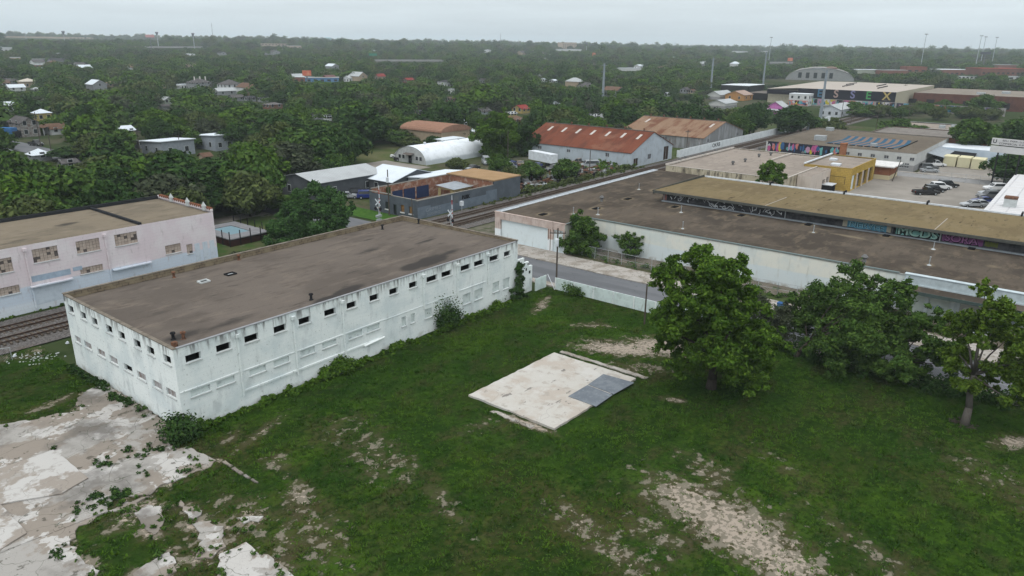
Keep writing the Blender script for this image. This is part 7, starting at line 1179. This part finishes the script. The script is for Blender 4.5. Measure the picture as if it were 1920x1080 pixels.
# ------------------------------------------------------------------ low growth
def weeds(name, spots, m, label, cat, kind=None, n=40, size=.22, group=None, seed=1):
    rg = np.random.default_rng(seed); c_ = np.array([(x, y, z * rg.uniform(.3, .75)) for x, y, z in spots]); r_ = np.array([z * rg.uniform(.45, .75) for x, y, z in spots]); v, f = leaves(c_, r_, n * len(spots), size, rg, shell=.3); v[:, 2] = np.maximum(v[:, 2], .02)
    return props(link(name, raw_mesh(name, v, f, m)), label, cat, group, kind)
q = random.Random(13)
sp = []
for k in range(430):
    x = AX + 1 + (AL - 1) * (q.random()); hgt = (.12 + .62 * q.random() ** 1.6) * (.45 + .95 * max(0, math.sin(x * .55) * math.sin(x * .23 + 1) + .45)) * (1.15 if 30 < x < 45 else 1); sp.append((x, AY - .25 - abs(q.gauss(0, .55)), hgt))
weeds('tall_weeds', sp, L_BR, 'tall green weeds along the foot of the long white wall', 'weeds', 'stuff', 34, .2)
weeds('tall_weeds', [(25.8 - abs(q.gauss(0, .4)), 60 + 18 * q.random() ** .6, .2 + .35 * q.random()) for _ in range(90)], L_DK, 'dark weeds along the end wall of the white building', 'weeds', 'stuff', 24, .16, seed=2)
weeds('shrub', [(25.5 + q.gauss(0, .33), 55.75 + q.gauss(0, .33), q.uniform(.5, 2.5) ) for _ in range(26)], L_DK, 'dark bushy shrub at the near corner of the white building', 'shrub', None, 110, .2, seed=3)
x, y = G(838, 612); weeds('shrub', [(x + q.gauss(0, .8), y + q.gauss(0, .3), q.uniform(.5, 2.1)) for _ in range(26)] + [(x + q.gauss(0, .35), y + .2, q.uniform(2.2, 3.2)) for _ in range(5)], L_DK, 'dark weedy shrub half way along the long white wall', 'shrub', None, 170, .17, seed=4)
x, y = G(930, 568); weeds('shrub', [(x + q.gauss(0, 1.3), y + q.gauss(0, .3), q.uniform(.4, 1.2)) for _ in range(24)], L_DK, 'low dark shrub along the white wall near the street corner', 'shrub', None, 60, .18, seed=6)
sp = [(72.6 + q.gauss(0, .5), 56.35 + q.gauss(0, .15), .1) for _ in range(70)]
rg2 = np.random.default_rng(8); c_ = np.array([(72.4 + q.gauss(0, .45) * (1.5 if z < 1.5 else .7), 56.3 - abs(q.gauss(0, .2)) * (2 if z < 1.5 else 1), z) for z in [q.uniform(.1, 1.8) if q.random() < .6 else q.uniform(1.5, 4.6) for _ in range(80)]]); v, f = leaves(c_, np.full(80, .33), 5200, .2, rg2, shell=.2); props(link('ivy', raw_mesh('ivy', v, f, L_DK)), 'dark ivy climbing the street corner of the white building', 'ivy')
x, y = G(1358, 1000); weeds('shrub', [(78.2 + q.gauss(0, .3), 51 + q.gauss(0, .5), q.uniform(.4, 1.4)) for _ in range(14)], L_MID, 'small green shrub growing against the white panel fence', 'shrub', None, 70, .2, seed=9)
weeds('undergrowth', [(77.8 + q.gauss(0, .9), q.uniform(-2, 25), q.uniform(.3, 1.5)) for _ in range(150)], L_DK, 'dark undergrowth below the trees along the street side of the lot', 'undergrowth', 'stuff', 45, .22, seed=10)
weeds('yard_weeds', [(95 + q.gauss(0, .8), q.uniform(24, 62), q.uniform(.2, .7)) for _ in range(120)], L_MID, 'weeds along the chain link fence before the warehouse', 'weeds', 'stuff', 26, .2, seed=12)
weeds('track_weeds', [(q.uniform(108, 180), 97.2 + q.gauss(0, .6), q.uniform(.2, .7)) for _ in range(120)] + [(q.uniform(128, 176), 98.8 + q.gauss(0, .5), q.uniform(.5, 1.5)) for _ in range(90)], L_OL, 'weeds and vines along the railway beside the scrap yard', 'weeds', 'stuff', 30, .3, seed=14)
weeds('track_weeds', [(q.uniform(-10, 60), 98.2 + q.gauss(0, .5), q.uniform(.1, .35)) for _ in range(150)], L_BR, 'green strip of weeds at the foot of the pink building', 'weeds', 'stuff', 26, .2, seed=15)
weeds('yard_scrub', [(q.uniform(166, 178), q.uniform(98.5, 112), q.uniform(.4, 1.6)) for _ in range(90)], L_BR, 'bright green scrub before the corner of the red rusted warehouse', 'weeds', 'stuff', 40, .35, seed=16)
weeds('agave', [(59 + q.gauss(0, 1.6), 99.8 + q.gauss(0, .4), q.uniform(.4, 1.3)) for _ in range(24)] + [(70 + q.gauss(0, 1.6), 100.5, q.uniform(.4, 1.0)) for _ in range(14)], L_GR, 'grey green spiky plants before the pool deck', 'plants', 'stuff', 26, .45, seed=17)
weeds('pad_weeds', [(*Z1(a + q.gauss(0, s_), b + q.gauss(0, s_ * .5)), q.uniform(.15, .45)) for a, b, s_, n in ((505, 550, 22, 12), (610, 485, 18, 6), (680, 490, 40, 10), (570, 690, 26, 22), (900, 570, 25, 10), (770, 470, 15, 6), (840, 450, 30, 12), (700, 590, 40, 8), (270, 985, 22, 8), (500, 150, 25, 14), (260, 465, 10, 4), (510, 710, 40, 14), (430, 755, 40, 12)) for _ in range(n)], L_DK, 'weeds sprouting from cracks in the broken concrete', 'weeds', 'stuff', 26, .13, seed=18)
weeds('edge_weeds', [(a + q.gauss(0, .35), b + q.gauss(0, .35), q.uniform(.10, .38)) for a, b, *_ in EDGE for _k in range(2) if q.random() < .75], L_MID, 'weeds and grass creeping over the ragged edges of the broken concrete', 'weeds', 'stuff', 20, .13, seed=23)
# short grass standing on the lot: blades gathered in low tufts where the soil is not bare
rg = np.random.default_rng(5); n = 30000; X = rg.uniform(8, 78, n); Y = rg.uniform(-14, 86, n); keep = lot_mask(X, Y) & (bare_f(X, Y) + .22 * rg.normal(size=n) < .42) & ~((X > 46) & (X < 61.8) & (Y > 31) & (Y < 42.3)); X, Y = X[keep], Y[keep]
def inpoly(X, Y, poly):
    c = np.zeros(len(X), bool); j = len(poly) - 1
    for i in range(len(poly)):
        xi, yi = poly[i]; xj, yj = poly[j]; c ^= ((yi > Y) != (yj > Y)) & (X < (xj - xi) * (Y - yi) / (yj - yi + 1e-12) + xi); j = i
    return c
for p_ in PADS: k = inpoly(X, Y, [Z1(*q_) for q_ in p_]); X, Y = X[~k], Y[~k]
patch = .5 + .5 * np.sin(X * .7 + 2 * np.sin(Y * .33)) * np.sin(Y * .55 + 1.3 * np.sin(X * .41)); big = (.07 + .16 * rg.random(len(X)) ** 2.2) * (.55 + .7 * patch + .5 * lush_f(X, Y))
NB = 11; X = np.repeat(X, NB); Y = np.repeat(Y, NB); big = np.repeat(big, NB); n = len(X); dr = rg.random(n) * 6.283; rr = rg.random(n) ** .5 * (.10 + big * .9); X = X + np.cos(dr) * rr; Y = Y + np.sin(dr) * rr
h = big * (.45 + .7 * rg.random(n)); an = rg.random(n) * 6.283; wd = .025 + .045 * rg.random(n); le = np.stack([np.cos(dr), np.sin(dr)], 1) * (rr * .6)[:, None] + rg.normal(size=(n, 2)) * .06
z0 = und(X, Y) * .6 - .02; a = np.stack([X - np.cos(an) * wd, Y - np.sin(an) * wd, z0], 1); b = np.stack([X + np.cos(an) * wd, Y + np.sin(an) * wd, z0], 1); c = np.stack([X + le[:, 0] + np.cos(an) * wd * .5, Y + le[:, 1] + np.sin(an) * wd * .5, z0 + h], 1); e = np.stack([X + le[:, 0] - np.cos(an) * wd * .3, Y + le[:, 1] - np.sin(an) * wd * .3, z0 + h], 1)
gm = mat('grass_blades', (.055, .104, .013), [dict(s=.11, d=6, lo=.40, hi=.60, c=(.020, .055, .009)), dict(s=.3, d=6, lo=.5, hi=.66, c=(.058, .108, .010), a=.8), dict(s=.22, d=7, st=(1, 1.6, 1), lo=.52, hi=.66, c=(.060, .060, .026), a=.7), dict(k='isl', lo=.5, hi=1, c=(.055, .115, .015), a=.6)], rough=.9)
props(link('grass', raw_mesh('grass', np.stack([a, b, c, e], 1).reshape(-1, 3), np.arange(4 * n).reshape(-1, 4), gm)), 'short uneven grass covering the vacant lot', 'grass', kind='stuff')
# ------------------------------------------------------------------ litter and small debris
q = random.Random(4)
for px, py in ((127, 608 + 37), (28, 669)):
    x, y = G(px, py); mb = MB(); s_ = .2; mb.add([(s_ * q.uniform(.5, 1) * a, s_ * q.uniform(.5, 1) * b, .05 + s_ * c) for a, b, c in ((-1, -1, 0), (1, -1, 0), (1, 1, 0), (-1, 1, 0), (-.6, -.5, 1.3), (.6, -.6, 1.2), (.5, .6, 1.4), (-.6, .6, 1.))], [(0, 1, 5, 4), (1, 2, 6, 5), (2, 3, 7, 6), (3, 0, 4, 7), (4, 5, 6, 7)])
    o = mb.build('rubbish_bag', M_GUT); o.location = (x, y, 0); props(o, 'crumpled white rubbish bag lying by the railway fence', 'rubbish bag', 'white rubbish by the railway fence')
rg = np.random.default_rng(6); cs = []
for k in range(80): x, y = G(q.gauss(62, 24), q.gauss(671, 6)); cs.append((x, y))
mb = MB()
for x, y in cs: s_ = q.uniform(.02, .09); mb.box(x - s_, y - s_ * .6, -.03, x + s_, y + s_ * .7, .02 + s_ * .5)
props(mb.build('litter', M_SILL), 'scattered pale litter and rubble by the railway fence', 'litter', kind='stuff')
mb = MB()
for k in range(500):
    x, y = q.uniform(128, 178), q.uniform(99.5, 106) + max(0, q.gauss(0, 6)); s_ = q.uniform(.2, .8); z_ = q.uniform(.2, 1.0); mb.box(x - s_, y - s_ * .6, 0, x + s_, y + s_ * .5, z_, q.randrange(4))
props(mb.build('scrap_heap', [M_RUST, M_STEEL, M_BLACK, M_OLDWOOD]), 'heaps of mixed scrap along the railway side of the yard', 'scrap', kind='stuff')
rk = MB()
for k in range(26): a = q.random() * 6.28; d = q.uniform(.3, 1.3); x, y = 71.2 + d * math.cos(a), 4.4 + d * math.sin(a); rk.cyl((x, y, .02), (x + q.gauss(0, .4), y + q.gauss(0, .4), .12), .05, n=5)
props(rk.build('fallen_branches', BARK), 'fallen branches at the foot of the thin yellow green tree', 'branches', kind='stuff')
# ------------------------------------------------------------------ haze
hz = MB(); hz.box(-9300, -9300, -1.5, 9300, 9300, 130); ho = hz.build('haze', []); props(ho, 'thin bluish haze over the whole suburb', 'haze', kind='stuff')
hm = bpy.data.materials.new('haze_air'); hm.use_nodes = True; hn = hm.node_tree.nodes; hn.clear(); ov = hn.new('ShaderNodeVolumePrincipled'); ov.inputs['Color'].default_value = (.84, .94, 1, 1); ov.inputs['Density'].default_value = .00017; ov.inputs['Anisotropy'].default_value = .0; oo = hn.new('ShaderNodeOutputMaterial'); hm.node_tree.links.new(ov.outputs[0], oo.inputs['Volume']); ho.data.materials.append(hm)
